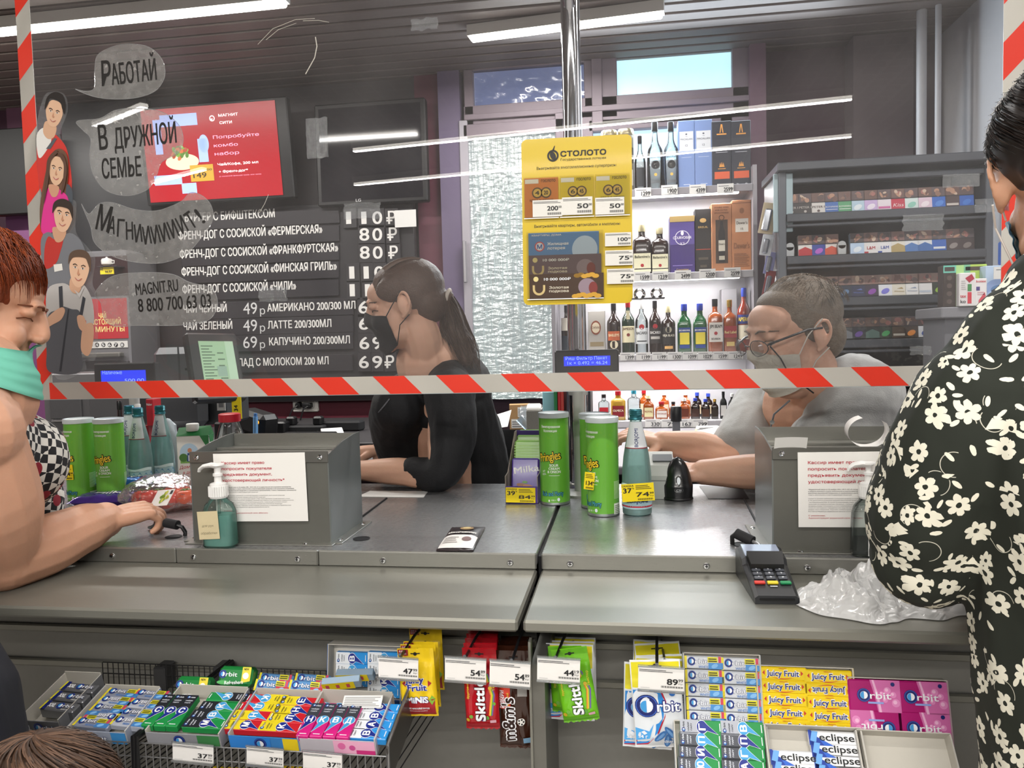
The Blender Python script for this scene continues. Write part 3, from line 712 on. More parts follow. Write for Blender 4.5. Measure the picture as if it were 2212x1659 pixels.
carton('whisky_box', 'copper whisky tin with white label at the end of the middle shelf', 'box', 1582, 434, 1622, 588, YL+.05, .1, '#b87a50', [('r', .18, .55, .85, .74, '#cfcabf'), ('t', "Dewar's", .52, .66, .56, .04, '#4a3a2a'), ('t', '15', .52, .58, 0, .03, '#4a3a2a'), ('d', .52, .85, .12, .04, '#8d5a36'), ('r', 0, .955, 1, .965, '#7d4e30'), ('t', "Dewar's", .5, .32, .8, .08, '#8d5a36'), ('b', .1, .06, .9, .26, 8, '#8d5a36')], zfix=LZ[1])
S3 = [('liqueur_bottle', 'dark cream liqueur bottle with brown oval label', 1311, 1341, 656, DBROWN, CAPB, 'classic', [('r', -.5, .28, .5, .46, '#b5552a'), ('t', "BAILEYS", 0, .36, .8, .05, '#f0e2b8'), ('d', 0, .2, .3, '#d9cfb0')]),
      ('whiskey_bottle', 'green whiskey bottle with red cap and cream label', 1343, 1371, 648, DGREEN, CAPR, 'classic', [('r', -.6, .22, .6, .52, '#e0d8b4'), ('t', 'JAMESON', 0, .45, .92, .045, '#4a1512'), ('d', 0, .36, .13, '#7c2a20'), ('r', -.14, .64, .14, .8, '#e0d8b4')]),
      ('rum_bottle', 'clear white rum bottle with red bat disc', 1372, 1400, 652, CLEAR, CAPW, 'classic', [('r', -.6, .2, .6, .5, '#d8dcde'), ('d', 0, .52, .2, '#b01e2a'), ('t', 'BACARDI', 0, .38, .9, .05, '#20242a'), ('r', -.4, .24, .4, .26, '#20242a', 3)]),
      ('rum_bottle', 'black rum bottle with red bat disc', 1402, 1428, 650, DBROWN, CAPB, 'classic', [('r', -.6, .2, .6, .5, '#2a2626'), ('d', 0, .52, .2, '#b01e2a'), ('t', 'BACARDI', 0, .38, .9, .05, '#e2e0dc'), ('r', -.4, .28, .4, .33, '#b5b1aa', 3)]),
      ('rum_bottle', 'squat dark rum bottle with black and silver label', 1428, 1459, 661, DBROWN, CAPC, 'shouldered', [('r', -.55, .2, .55, .56, '#171515'), ('d', 0, .5, .22, '#a09a88'), ('t', 'VIEJA BLACK', 0, .36, .9, .045, '#d8d2c0'), ('r', -.3, .1, .3, .16, '#c79a5a')]),
      ('liqueur_bottle', 'green herbal liqueur bottle beside the squat dark rum', 1463, 1493, 657, GREEN, CAPBL, 'flask', [('r', -.42, .42, .42, .52, '#1f3f86'), ('t', 'BECHEROVKA', 0, .45, .78, .03, '#f0f0f0'), ('r', -.34, .18, .34, .42, '#dccb3c'), ('r', -.36, .1, .36, .17, '#1f3f86'), ('p_', 0)]),
      ('liqueur_bottle', 'green herbal liqueur bottle beside the white-labelled bourbon', 1497, 1527, 656, GREEN, CAPBL, 'flask', [('r', -.42, .42, .42, .52, '#1f3f86'), ('t', 'BECHEROVKA', 0, .45, .78, .03, '#f0f0f0'), ('r', -.34, .18, .34, .42, '#dccb3c'), ('r', -.36, .1, .36, .17, '#1f3f86')]),
      ('bourbon_bottle', 'amber bourbon bottle with white label and dark cap', 1529, 1560, 646, AMBER, CAPB, 'square', [('r', -.46, .2, .46, .56, '#e0dcd4'), ('t', 'JIM BEAM', 0, .46, .84, .06, '#1a1614'), ('d', 0, .36, .12, '#a8202a'), ('t', 'BOURBON', 0, .24, .6, .035, '#1a1614')]),
      ('whisky_bottle', 'amber whisky bottle with slanting red label and gold cap', 1562, 1590, 648, AMBER, CAPG, 'square', [('r', -.48, .28, .48, .5, '#9c1f28'), ('t', 'Red Label', 0, .36, .86, .05, '#e8cf8a'), ('r', -.3, .12, .3, .2, '#d0b46a')]),
      ('aperitif_bottle', 'tall orange aperitif bottle with blue label behind the seated man', 1592, 1622, 622, RED_L, CAPBL, 'classic', [('r', -.6, .44, .6, .58, '#26357e'), ('t', 'APEROL', 0, .48, 1.0, .06, '#f2d84a'), ('r', -.5, .2, .5, .42, '#e2d9c0')]),
      ('whisky_bottle', 'dark whisky bottle with white capsule behind the chrome post', 1212, 1236, 660, DBROWN, CAPB, 'classic', [('r', -.55, .5, .55, .75, '#d8d2c4'), ('r', -.55, .1, .55, .4, '#26303a')])]
for (nm, lb, a, b_, y, gl, cap, shp, lab) in S3:
    cx, Y, z, h, w = bt(a, b_, y, 2)
    bottle(nm, lb, 'bottle', cx, Y, z, h, w*.98, gl, cap, shp, [l for l in lab if l[0] != 'p_'], 'bottles on the lower lit shelf', depth=w*(.6 if shp == 'flask' else .98))
carton('whisky_box', 'silver whisky box with brown emblem beside the chrome post', 'box', 1271, 672, 1307, 764, YL+.08, .1, '#a9a59e', [('d', .45, .62, .3, .16, '#7c3a22'), ('d', .45, .62, .24, .12, '#d2c3a8', 3), ('t', 'CHIVAS', .45, .6, .5, .05, '#5a2a1a', .01, 4), ('r', .1, .2, .9, .3, '#8a7a5c')], zfix=LZ[2])
carton('gift_box', 'grey box standing behind the gold-capped whisky bottles', 'box', 1560, 625, 1592, 764, YL+.17, .08, '#8d8b8f', [], zfix=LZ[2])
S4 = [('clear tequila miniature with red label', 1292, 1317, 852, CLEAR, CAPB, 'square', '#b01e2a', ''), ('gold tequila bottle with maroon label', 1319, 1352, 845, m('#a8822a', .12, coat=1.), CAPR, 'square', '#7d1a24', 'OLMECA'),
      ('clear bottle with teal cap behind the mineral water', 1355, 1384, 842, CLEAR, CAPT, 'square', '#d9e4e8', ''), ('amber flask with cream cap and cream label', 1389, 1413, 854, AMBER, CAPC, 'flask', '#d8d0a0', 'ROYAL'),
      ('dark flask with red cap and white label', 1415, 1443, 868, AMBER, CAPR, 'flask', '#ddd8d2', 'УРОЖАЙ'), ('amber flask with dark cap by the rubber stamp', 1445, 1464, 868, AMBER, CAPB, 'flask', '#3a2a20', ''),
      ('amber flask with white cap behind the papers', 1466, 1490, 860, AMBER, CAPW, 'flask', '#5a2410', ''), ('brown flask with bright blue cap behind the papers', 1492, 1512, 860, DBROWN, CAPBL, 'flask', '#3a2018', ''),
      ('brown flask with blue cap, second behind the papers', 1514, 1534, 862, DBROWN, CAPBL, 'flask', '#4a2a1a', ''), ('dark flask with gold cap near the seated man', 1536, 1552, 862, DBROWN, CAPG, 'flask', '#2a2018', ''),
      ('black bottle with vertical white label near the seated man', 1555, 1570, 846, BLACK, CAPB, 'flask', '#e2e0dc', ''), ('black bottle with white label half behind the seated man', 1573, 1590, 850, BLACK, CAPW, 'flask', '#e2e0dc', '')]
for i, (lb, a, b_, y, gl, cap, shp, lc, tx) in enumerate(S4):
    cx, Y, z, h, w = bt(a, b_, y, 3, YL+.05)
    lab = [('r', -.4, .12, .4, .5, lc)] + ([('t', tx, 0, .3, .7, .07, '#f4e8d0' if lc == '#7d1a24' else '#8a2018')] if tx else [])
    bottle('small_bottle', lb, 'bottle', cx, Y, z, h, w*.95, gl, cap, shp, lab, 'small bottles on the lowest shelf', depth=w*.6)
for i, (a, b_, y, cap, nm) in enumerate(((1380, 1402, 842, CAPR, 'flask with red cap in the second row of small bottles, behind the cream-capped flask'), (1424, 1446, 846, CAPW, 'flask with white cap in the second row of small bottles'), (1470, 1492, 846, CAPW, 'pale-capped flask behind the amber white-capped flask'),
                                 (1496, 1516, 848, CAPBL, 'blue-capped flask in the second row, behind the bright blue cap'), (1520, 1540, 850, CAPBL, 'blue-capped flask in the second row, nearer the seated man'))):
    cx, Y, z, h, w = bt(a, b_, y, 3, YL+.17)
    bottle('small_bottle', nm, 'bottle', cx, Y, z, h, w*.95, AMBER if i < 3 else DBROWN, cap, 'flask', [('r', -.4, .12, .4, .5, '#b5a58a')], 'small bottles on the lowest shelf', depth=w*.6)
def shelf_tag(px, py, txt, Y, lb, w=44, h=20):
    cx, z0, ww, hh = BX(px-w/2, py-h/2, px+w/2, py+h/2, Y)
    q = MB(); q.box((0, 0, hh/2), (ww, .003, hh), PAPER); q.M = T(0, -.0016, 0) @ FRONT
    q.text(txt, ww*.42, hh*.18, ww*.52, hh*.42, ink('#2c2c30'), 2, .025, align='R'); q.rect(-ww*.42, hh*.72, ww*.2, hh*.8, ink('#8a8a8e')); q.rect(-ww*.05, hh*.05, ww*.42, hh*.1, ink('#66666a')); q.text('00', ww*.48, hh*.4, 0, hh*.16, ink('#2c2c30'), 2, .01, align='R')
    tag(q.build('price_tag', None, (cx, Y, z0)), lb, 'price tag', 'shelf price tags under the spirits')
for px, py, s in ((1389, 416, '1299'), (1446, 410, '1900'), (1507, 409, '4399'), (1567, 407, '2599')): shelf_tag(px, py, s, YL-.012, 'white price tag reading %s on the lip of the top spirits shelf' % s, 34)
for px, py, s, w_ in ((1387, 597, '1599', ''), (1426, 596, '1239', ''), (1475, 594, '2499', ''), (1528, 591, '2200', ''), (1582, 588, '2599', '')): shelf_tag(px, py, s, YL-.012, 'white price tag reading %s on the lip of the middle spirits shelf' % s, 34)
for i, (px, s) in enumerate(((1355, '1399'), (1390, '1199'), (1424, '1199'), (1457, '1300'), (1490, '1099'), (1523, '1029'), (1556, '1599'), (1589, '1249'))):
    shelf_tag(px, 770-i*.4, s, YL-.012, 'white price tag reading %s, %s along the lower lit shelf' % (s, ORD[i]), 31, 17)
for px, s in ((1410, '330'), (1445, '79'), (1478, '163'), (1512, '799')): shelf_tag(px, 914, s, YL-.012, 'white price tag reading %s under the small bottles' % s, 33, 18)

YC = 3.35
cab = thing('cigarette_cabinet', 'black open cabinet of cigarette packs in five rows', 'cabinet', (P(1910, 700, YC).x, YC, 0))
I0 = Matrix.Translation(-cab.location)
cx0, cx1 = P(1690, 500, YC).x, P(2135, 480, YC).x
ctop = P(1910, 352, YC).z
CAB = m('#1a1b1e', .4, var=.1); CABG = m('#4e5157', .35, .3)
q = MB(I0); q.box(((cx0+cx1)/2, YC+.33, ctop/2), (cx1-cx0, .02, ctop), CAB); q.build('back_panel', cab)
for x in (cx0, cx1):
    q = MB(I0); q.box((x, YC+.16, ctop/2), (.03, .34, ctop), m('#5d6168', .35, .3, var=.05), .003); q.build('side_panel', cab)
q = MB(I0); q.box(((cx0+cx1)/2, YC+.15, ctop), (cx1-cx0+.05, .38, .035), CABG, .004); q.box(((cx0+cx1)/2, YC+.02, ctop-.05), (cx1-cx0, .03, .025), CABG, .004); q.build('top_panel', cab)
ROWB = [(1905, 453), (1920, 545), (1870, 640), (1915, 731), (1960, 905)]
for (bx_, by_) in ROWB:
    z = P(bx_, by_, YC).z
    q = MB(I0); q.box(((cx0+cx1)/2, YC+.15, z-.008), (cx1-cx0-.03, .32, .014), CAB, .002); q.build('shelf', cab)
    q = MB(I0); q.box(((cx0+cx1)/2, YC-.02, z-.019), (cx1-cx0-.03, .012, .034), CABG, .003); q.box(((cx0+cx1)/2, YC-.01, z-.05), (cx1-cx0-.03, .02, .012), CABG, .003); q.build('shelf_lip', cab)
q = MB(I0); q.box(((cx0+cx1)/2, YC+.02, P(1950, 850, YC).z), (cx1-cx0-.02, .02, .03), BLACK, .003); q.build('rail', cab)
q = MB(I0); slab(q, 1672, 376, 1712, 500, YC+.0, .012, m('#a9bfc6', .25), .003); q.build('header_panel', cab)  # pale blue panel added in place of a white reflection
def pack(low, up, seed, w=.056, h=.088, style=0, lc='#ffffff'):
    rnd = random.Random(seed); q = MB(); d = .023
    q.box((0, d/2, h/2), (w, d, h), m(low, .3), .0015); q.M = T(-w/2, -.0003, 0) @ FRONT
    q.rect(.0005, h*.55, w-.0005, h-.0005, ink(up), 1); q.rect(.0005, h*.53, w-.0005, h*.57, ink('#16120f'), 2)
    for i in range(5):
        q.disc(w*(.25+.5*rnd.random()), h*(.66+.2*rnd.random()), w*(.1+.16*rnd.random()), h*(.04+.09*rnd.random()), ink(rnd.choice(('#8d6a5a', '#b58a72', '#6b4a42', '#c9b09a', '#5d4a48', '#a36a62'))), 2+i % 3, rot=rnd.random()*180, n=12)
    if style == 1: q.rect(w*.1, h*.1, w*.9, h*.2, ink(lc), 2)
    elif style == 2: q.poly([(w*.02, h*.02), (w*.02, h*.3), (w*.5, h*.44), (w*.98, h*.3), (w*.98, h*.02)], ink(lc), 2)
    elif style == 3: q.text('L&M', w*.5, h*.2, w*.55, h*.14, ink(lc), 2, .02, align='C'); q.rect(w*.02, h*.02, w*.3, h*.1, ink(lc), 2)
    elif style == 4: q.text('Winston', w*.5, h*.16, w*.7, h*.07, ink(lc), 2, .02, align='C'); q.poly([(w*.35, h*.32), (w*.7, h*.38), (w*.8, h*.3)], ink(lc), 2)
    elif style == 5: q.disc(w*.5, h*.22, w*.3, h*.12, ink(lc), 2, rot=25)
    elif style == 6: q.text('PETER I', w*.5, h*.28, w*.85, h*.1, ink(lc), 2, .02, align='C'); q.disc(w*.5, h*.14, w*.1, h*.06, ink(lc), 2)
    elif style == 7: q.text('Kiss', w*.5, h*.16, w*.7, h*.16, ink(lc), 2, .0, align='C', slant=.3)
    elif style == 8: q.text('ROTHMANS', w*.5, h*.26, w*.85, h*.08, ink(lc), 2, .02, align='C'); q.rect(w*.1, h*.16, w*.9, h*.19, ink(lc), 2)
    return q
B, G_ = '#3a63b0', '#8a8a90'
R1 = [(1702, '#2b2628', 6, '#b9b3ae', 'black'), (1731, '#2d2728', 6, '#b9b3ae', 'black with pale crest'), (1760, '#d9d6d2', 6, '#5a4a48', 'white'), (1789, '#3f6cb4', 8, '#d6deee', 'blue'), (1818, '#55a070', 8, '#dfeee2', 'green'), (1846, '#b8d2e4', 5, '#e6f0f6', 'pale blue'),
      (1875, '#cbb2df', 5, '#efe6f4', 'lilac'), (1904, '#e6dbe4', 1, '#d06aa4', 'white with pink band'), (1934, '#c03048', 7, '#f2dcdc', 'red'), (1964, '#d5e4e2', 5, '#8fc8b8', 'pale mint'), (1993, '#dfc6d6', 5, '#f2e6ee', 'pale pink'), (2024, '#2f68c2', 5, '#4a86da', 'bright blue'), (2053, '#4a3838', 1, '#cfc6c0', 'brown'), (2084, '#2f62ba', 5, '#3f7ad2', 'royal blue')]
R2 = [(1731, '#e2dedb', 2, '#b8222c', 'red chevron'), (1761, '#2b3f9a', 5, '#b45ac8', 'blue and violet'), (1789, '#d8d2ce', 2, '#c8482c', 'orange-red chevron'), (1845, '#b9d0ea', 5, '#e4eef6', 'pale sky-blue'), (1875, '#e4e2e2', 3, '#b22030', 'white with red letters'), (1905, '#e4e4e6', 3, '#2a4a9e', 'white with blue letters'), (1934, '#e2dfd6', 2, '#b09a62', 'white with gold chevron'), (1964, '#e0e2e6', 2, '#4a78b8', 'white with blue chevron'), (1993, '#dfe1e5', 2, '#3d6cb0', 'white with darker blue chevron'), (2024, '#2c62bc', 1, '#dfe4ea', 'blue with white band'), (2055, '#3d2e2d', 5, '#8d8480', 'dark brown'), (2085, '#382a2a', 5, '#7a706c', 'darkest brown')]
R3 = [(1705, '#b3202c', 1, '#d9d4d2', 'red with pale band'), (1732, '#dcdad8', 1, '#9aa4b4', 'plain white'), (1761, '#e2e1e1', 4, '#2c4a9a', 'white with blue eagle'), (1790, '#e6e4e4', 4, '#3a3aa2', 'white with violet-blue eagle'), (1818, '#242a3e', 5, '#5a7aa0', 'navy'), (1847, '#222848', 4, '#5a6ab0', 'deep navy'), (1877, '#2e2238', 5, '#8a3ea8', 'black and purple'), (1906, '#dfe2ea', 5, '#7a78d8', 'white and violet'), (1936, '#ddd8ca', 4, '#a8925e', 'cream'), (1965, '#e2e2e2', 4, '#8f9cb4', 'white with grey eagle'), (1993, '#e0dfdf', 1, '#b9c2d0', 'white with grey band'), (2024, '#25301f', 5, '#8fb83a', 'dark with lime patch')]
R4 = [(1790, '#232a44', 1, '#6a86c0', 'dark navy'), (1819, '#3a3c40', 2, '#6b6e74', 'charcoal'), (1848, '#20222c', 5, '#5d3f8a', 'black with violet mark'), (1878, '#1f2426', 2, '#46605a', 'black with grey-green mark'), (1907, '#1d2a22', 5, '#2f8a4a', 'black with green mark'), (1936, '#4a3c32', 1, '#a8a49a', 'brown with pale band'), (1963, '#3a2c22', 5, '#d8842c', 'dark with orange flower'), (1994, '#dfe2e8', 5, '#2f52a8', 'white with blue splash'), (2023, '#e0dedd', 1, '#c9c4c0', 'white plain')]
R5 = [(1937, '#3a2a20', 5, '#d08a2c', 'orange and dark'), (1966, '#2a2832', 5, '#4a8ad0', 'dark with blue mark'), (1994, '#2c2024', 5, '#d04a7a', 'dark with pink mark')]
UP = ('#6b4f48', '#7d5f58', '#8a6a62', '#5a4a4c', '#4f4446', '#93786e')
for ri, (rows_, (bx_, by_), nm) in enumerate(zip((R1, R2, R3, R4, R5), ROWB, ('top row', 'second row', 'third row', 'fourth row', 'lowest row'))):
    zb = P(bx_, by_, YC).z
    for k, (px, col, st, lc, word) in enumerate(rows_):
        q = pack(col, UP[(k*3+ri) % 6], ri*50+k, style=st, lc=lc)
        x = P(px+13, by_, YC).x
        o = q.build('cigarette_pack', None, (x, YC+.035, zb+.001)); o.rotation_euler = (math.radians(-7), 0, 0)
        tag(o, '%s cigarette pack, %s in the %s of the black cabinet' % (word, ORD[k], nm), 'cigarette pack', 'cigarette packs in the black cabinet')
for k, (px, py) in enumerate(((1709, 548), (1822, 546))):
    q = MB(); cx, z0, w, h = BX(px-9, py-27, px+9, py, YC+.03); q.box((0, 0, h*.4), (w, .02, h*.8), m('#b9bcbe', .4), .003); q.cyl((0, -.01, h*.78), (0, .01, h*.78), w*.46, m('#b9bcbe', .4), 16)
    tag(q.build('row_divider', None, (P(px, py, YC).x, YC+.03, P(ROWB[1][0], ROWB[1][1], YC).z)), ('pale plastic divider at the start of the second row of cigarette packs', 'pale plastic divider beside the pale sky-blue cigarette pack')[k], 'divider', 'plastic pack dividers')
for k, (x0, y0, x1, y1, c1, nm) in enumerate(((1637, 440, 1668, 505, '#c9b89a', 'uppermost'), (1640, 508, 1664, 552, '#c9ccd2', 'second'), (1648, 545, 1668, 592, '#7c7fae', 'third'), (1645, 585, 1666, 640, '#7a2226', 'lowest'))):
    t = thing('lighter_card', '%s blister card with a chrome lighter on the cabinet side' % nm, 'lighter', P((x0+x1)/2, y1, YC+.08), rz=-25, group='lighter cards on the cabinet side')
    cx, z0, w, h = BX(x0, y0, x1, y1, YC+.08)
    q = MB(RY(12)); q.box((0, 0, h/2), (w, .004, h), m(c1, .4), .001); q.build('card', t)
    q = MB(RY(12)); q.box((0, -.010, h*.45), (w*.5, .016, h*.7), m('#a9adb4', .15, .9), .005); q.build('lighter', t)
YK = 2.9
q = MB(); slab(q, 2040, 661, 2215, 685, YK, .25, m('#8d8d92', .4, .3), .004); q.M = Matrix(); slab(q, 2046, 685, 2215, 950, YK+.03, .2, m('#6e6f74', .5, .2)); tag(q.build('side_ledge'), 'grey ledge with boxes standing beside the cigarette cabinet', 'shelf')
zk = P(2120, 661, YK).z
for a in (('charger_box', 'mint and brown box at the near end of the grey ledge', 2039, 574, 2080, 661, YK+.02, .05, '#3b312c', [('r', .62, .0, 1, 1, '#a9d68a'), ('r', 0, .82, .62, 1, '#6fc4b0'), ('r', .06, .86, .55, .96, '#3b312c', 2)] + [('d', .3, .7-.19*i, .13, .06, '#5a4e48', 2) for i in range(4)]),
          ('charger_box', 'lime green box behind the white hygiene packs', 2082, 572, 2130, 661, YK+.08, .04, '#b7d55c', [('r', .1, .86, .95, .95, '#4a3a30'), ('r', 0, .0, .3, 1, '#7fc49a'), ('t', '2158', .7, .45, .3, .08, '#5a6a2a')]),
          ('hygiene_pack', 'white hygiene pack with red emblem standing sideways', 2074, 590, 2106, 661, YK-.01, .03, '#e9e6e6', [('p', [(.35, .84), (.75, .96), (.92, .82), (.6, .7)], '#b5203c'), ('r', .5, .45, .75, .66, '#3c8a4a', 2), ('r', .5, .08, .75, .42, '#d83a4a', 2), ('t', 'ko', .22, .1, .32, .10, '#1c1c20'), ('t', 'tex', .22, .26, .36, .10, '#c8203a'), ('b', .1, .5, .4, .8, 5, '#b9b6b6')]),
          ('hygiene_pack', 'small white hygiene pack with red figure beside the taller one', 2107, 602, 2131, 661, YK-.01, .03, '#efecec', [('t', 'kotex', .5, .86, .8, .08, '#c8203a', .02), ('r', .1, .56, .4, .7, '#4a3a86', 2), ('p', [(.3, .05), (.9, .35), (.8, .5), (.3, .2)], '#d84a5a'), ('b', .2, .4, .8, .55, 2, '#e2b0b8')]),
          ('hygiene_pack', 'pale blue pack with a green swirl on the grey ledge', 2132, 574, 2196, 661, YK+.03, .05, '#bcd2ec', [('d', .4, .45, .42, .22, '#8fa9d8'), ('d', .45, .4, .3, .12, '#5d86b8', 3), ('d', .5, .34, .2, .07, '#7fae8a', 4), ('p', [(0, .1), (1, .6), (1, .75), (0, .3)], '#a5bfe4', 3)])):
    carton(a[0], a[1], 'box' if 'box' in a[0] else 'pack', *a[2:], zfix=zk)
shelf_tag(2175, 589, '295', YK-.03, 'white price tag reading 295 on the pale blue pack', 52, 26)
q = MB(); slab(q, 2168, 520, 2200, 570, YK+.04, .04, m('#2f5fb8', .3), .004); q.M = fr(YK+.039); quad(q, 2172, 530, 2194, 552, YK+.04, ink('#e8ecf2'), 2); tag(q.build('blue_pack'), 'blue and white pack standing on top of the pale blue pack', 'pack')

DZ = .93
desk = thing('back_desk', 'grey desk behind the cashiers holding papers and a scale', 'desk', (0, 3.0, 0))
q = MB(); x0, x1 = P(1000, 985, 2.8).x, P(1700, 960, 2.8).x
q.box(((x0+x1)/2, 3.39, DZ-.015), (x1-x0, 1.18, .03), m('#77757a', .4, var=.06), .004, ); q.build('desk_top', desk, (0, -3.0, 0))
for x in (x0+.05, x1-.05):
    q = MB(); q.box((x, .2, DZ/2-.015), (.05, .5, DZ-.03), m('#4a494c', .5)); q.build('leg', desk)
q = MB(); q.box(((x0+x1)/2, .3, DZ-.25), (x1-x0-.1, .03, .4), m('#3c3b3e', .5)); q.build('front_panel', desk)
def onz(px, py, z): return Zp(px, py, z)
def Ydesk(px, py): return Zp(px, py, DZ).y
t = thing('kitchen_scale', 'flat black glass scale lying on the back desk', 'scale', onz(1105, 940, DZ), rz=5)
q = MB(); q.box((0, .0, .009), (.21, .14, .014), BLACK, .004); q.build('base', t); q = MB(); q.box((0, 0, .0185), (.205, .135, .005), m('#2a2a2e', .06), .001); q.build('glass_plate', t)
def at_desk(px0, y0, px1, y1, dz=0.):
    Y = Zp((px0+px1)/2, y1, DZ+dz).y; cx, z0, w, h = BX(px0, y0, px1, y1, Y); return cx, Y, w, h
cx, Y, w, h = at_desk(1099, 884, 1144, 938)
t = thing('cardboard_box', 'small brown cardboard box with two white stickers on the back desk', 'box', (cx, Y+.03, DZ+.021), rz=8)
q = MB(); q.box((0, .035, h/2), (w, .07, h), m('#a8845a', .75, var=.08), .001); q.build('carton', t); q = MB(T(-w/2, -.0005, 0) @ FRONT)
q.rect(w*.4, h*.5, w*.95, h*.9, PAPER); q.bars(w*.43, h*.55, w*.9, h*.86, 5, ink('#77777a')); q.rect(w*.08, h*.05, w*.62, h*.42, PAPER); q.bars(w*.12, h*.1, w*.58, h*.38, 3, ink('#77777a')); q.build('sticker', t)
def papers(name, label, cx, Y, z, w, d, n, hgt, jit, rz=0, tilt=0.):
    q = MB(); rnd = random.Random(n)
    for i in range(n):
        R = Matrix.Rotation(math.radians((rnd.random()-.5)*jit*90), 3, 'Z') @ Matrix.Rotation(math.radians(tilt*i/n), 3, 'Y')
        q.box(((rnd.random()-.5)*jit*.2, (rnd.random()-.5)*jit*.2, hgt*(i+.5)/n), (w, d, hgt/n*.8), PAPER, 0, R)
    q.M = T(-w/2, -d/2, hgt+.001); q.bars(w*.1, d*.1, w*.85, d*.9, 16, ink('#9a9aa4'), 1)
    return tag(q.build(name, None, (cx, Y, z)), label, 'papers')
p = onz(1085, 905, DZ+.001); papers('paper_stack', 'tall stack of grey-edged papers behind the brown cardboard box', p.x-.03, 3.30, DZ, .30, .2, 16, .085, .04)
q = MB(); c = P(1080, 862, 3.3); 
q.grid(10, 6, lambda a, c_: (c.x-.13+.17*a, 3.22+.12*c_+.02*a, DZ+.088+.012*a*a+.03*c_*a+.03*c_), PAPER); tag(q.build('loose_sheet'), 'loose curled sheet on top of the tall paper stack', 'papers')
p = onz(1062, 935, DZ); papers('receipt_heap', 'fanned heap of white receipts on the desk edge', p.x-.03, p.y+.05, DZ, .11, .09, 9, .07, .5)
q = MB(); cx, Y, w, h = at_desk(1141, 853, 1168, 905); Y = 3.3
q.box((0, .03, .0825), (.06, .06, .165), m('#77766f', .7, var=.5, vscale=400), .002); q.box((0, .03, .175), (.062, .05, .02), PAPER, .006, Matrix.Rotation(.4, 3, 'X')); tag(q.build('speckled_carton', None, (P(1154, 880, 3.3).x, 3.26, DZ)), 'grey speckled carton with a white folded top behind the coffee tub', 'carton')
t = thing('coffee_tub', 'dark and orange coffee tub half hidden by the tall green can', 'tub', (P(1153, 905, 3.14).x+.005, 3.14, DZ))
q = MB(); q.lathe([(.035, 0), (.037, .005), (.037, .045)], m('#b5602a', .4), 20); q.lathe([(.037, .045), (.037, .082), (.030, .09)], m('#2a211c', .4), 20); q.warp = lambda p: ((.037+p.z)*math.sin(p.x/.037), -(.037+p.z)*math.cos(p.x/.037), p.y); q.text('JACOBS', 0, .06, .05, .011, ink('#e2c270'), 3, .02, align='C'); q.text('3·1', 0, .014, .03, .018, ink('#f2ead8'), 3, .02, align='C'); q.build('body', t)
q = MB(); q.lathe([(.038, .082), (.038, .093), (.03, .098)], m('#221a16', .4), 20); q.build('lid', t)
q = MB(); slab(q, 1172, 846, 1200, 902, 3.35, .08, m('#8fc0cc', .5), .003); o = tag(q.build('pale_blue_box'), 'pale blue carton standing on the desk beside the folders', 'box'); 
for k, (x0, x1, c_, nm) in enumerate(((1197, 1204, '#1e6a3a', 'green'), (1205, 1211, '#a5222c', 'red'), (1211, 1218, '#a83a34', 'brick red'), (1224, 1232, '#3b3c46', 'dark grey'), (1268, 1276, '#26272e', 'black'))):
    q = MB(); cx, z0, w, h = BX(x0, 836, x1, 905, 3.32); q.box((0, .1, .14), (w, .22, .28), m(c_, .5), .003); tag(q.build('ring_binder', None, (cx, 3.32, DZ)), nm+' folder standing upright near the chrome post', 'folder', 'folders on the back desk')
q = MB(); q.grid(14, 8, lambda a, c_: (P(1120, 860, 3.4).x+.17*a, 3.40+.06*c_, DZ+.11+.06*c_+.02*noise.noise((a*7, c_*5, 2))), film('bag_film', '#cfe2ee', ior=1.5, rough=.2, gain=1.4, dust=.35)); q.tube([(P(1120, 860, 3.4).x, 3.41, DZ+.12), (P(1160, 860, 3.4).x, 3.41, DZ+.03), (P(1190, 860, 3.4).x, 3.42, DZ)], .02, film('bag_film', '#cfe2ee')); tag(q.build('crumpled_bag'), 'crumpled bluish plastic bag behind the speckled carton', 'bag')
t = thing('rubber_stamp', 'black self-inking rubber stamp standing on the back desk', 'stamp', M=T(*onz(1461, 941, DZ)) @ Matrix.Scale(1.35, 4))
q = MB(); q.lathe([(.018, .05), (.019, .055), (.019, .098), (.016, .102)], BLACK, 20); q.build('grip', t)
q = MB(); q.box((0, 0, .004), (.045, .034, .008), m('#9fa0a2', .3), .002); q.box((0, 0, .03), (.026, .022, .045), m('#6d6e72', .25, .5), .003); q.build('base', t)
p = onz(1540, 935, DZ); papers('paper_stack', 'thick stack of white forms on the desk beside the seated man', p.x+.03, 3.08, DZ, .26, .17, 12, .055, .08)
q = MB(); c = P(1575, 880, 3.05); q.grid(8, 6, lambda a, c_: (c.x-.09+.2*a-.04*c_, 2.98+.2*c_, DZ+.06+.035*a+.02*c_), PAPER); q.M = Matrix(); tag(q.build('loose_sheet'), 'loose printed form sloping on the white forms beside the seated man', 'papers')
p = onz(1530, 935, DZ); q = MB(); 
for i in range(4): q.box((0, 0, .004+i*.008), (.13-.01*i, .06, .006), (PAPER, m('#d9cf6a', .6), PAPER, PAPER)[i], 0, Matrix.Rotation(.12*i-.2, 3, 'Z'))
tag(q.build('receipt_bundle', None, (p.x, p.y, DZ)), 'folded bundle of slips with a yellow one beside the stamp', 'papers')
t = thing('office_chair', 'black office chair pushed in beside the woman in black', 'chair', (P(1085, 1000, 2.5).x+.07, 2.70, 0))
q = MB(); cx, z0, w, h = BX(1028, 962, 1190, 1080, 2.5)
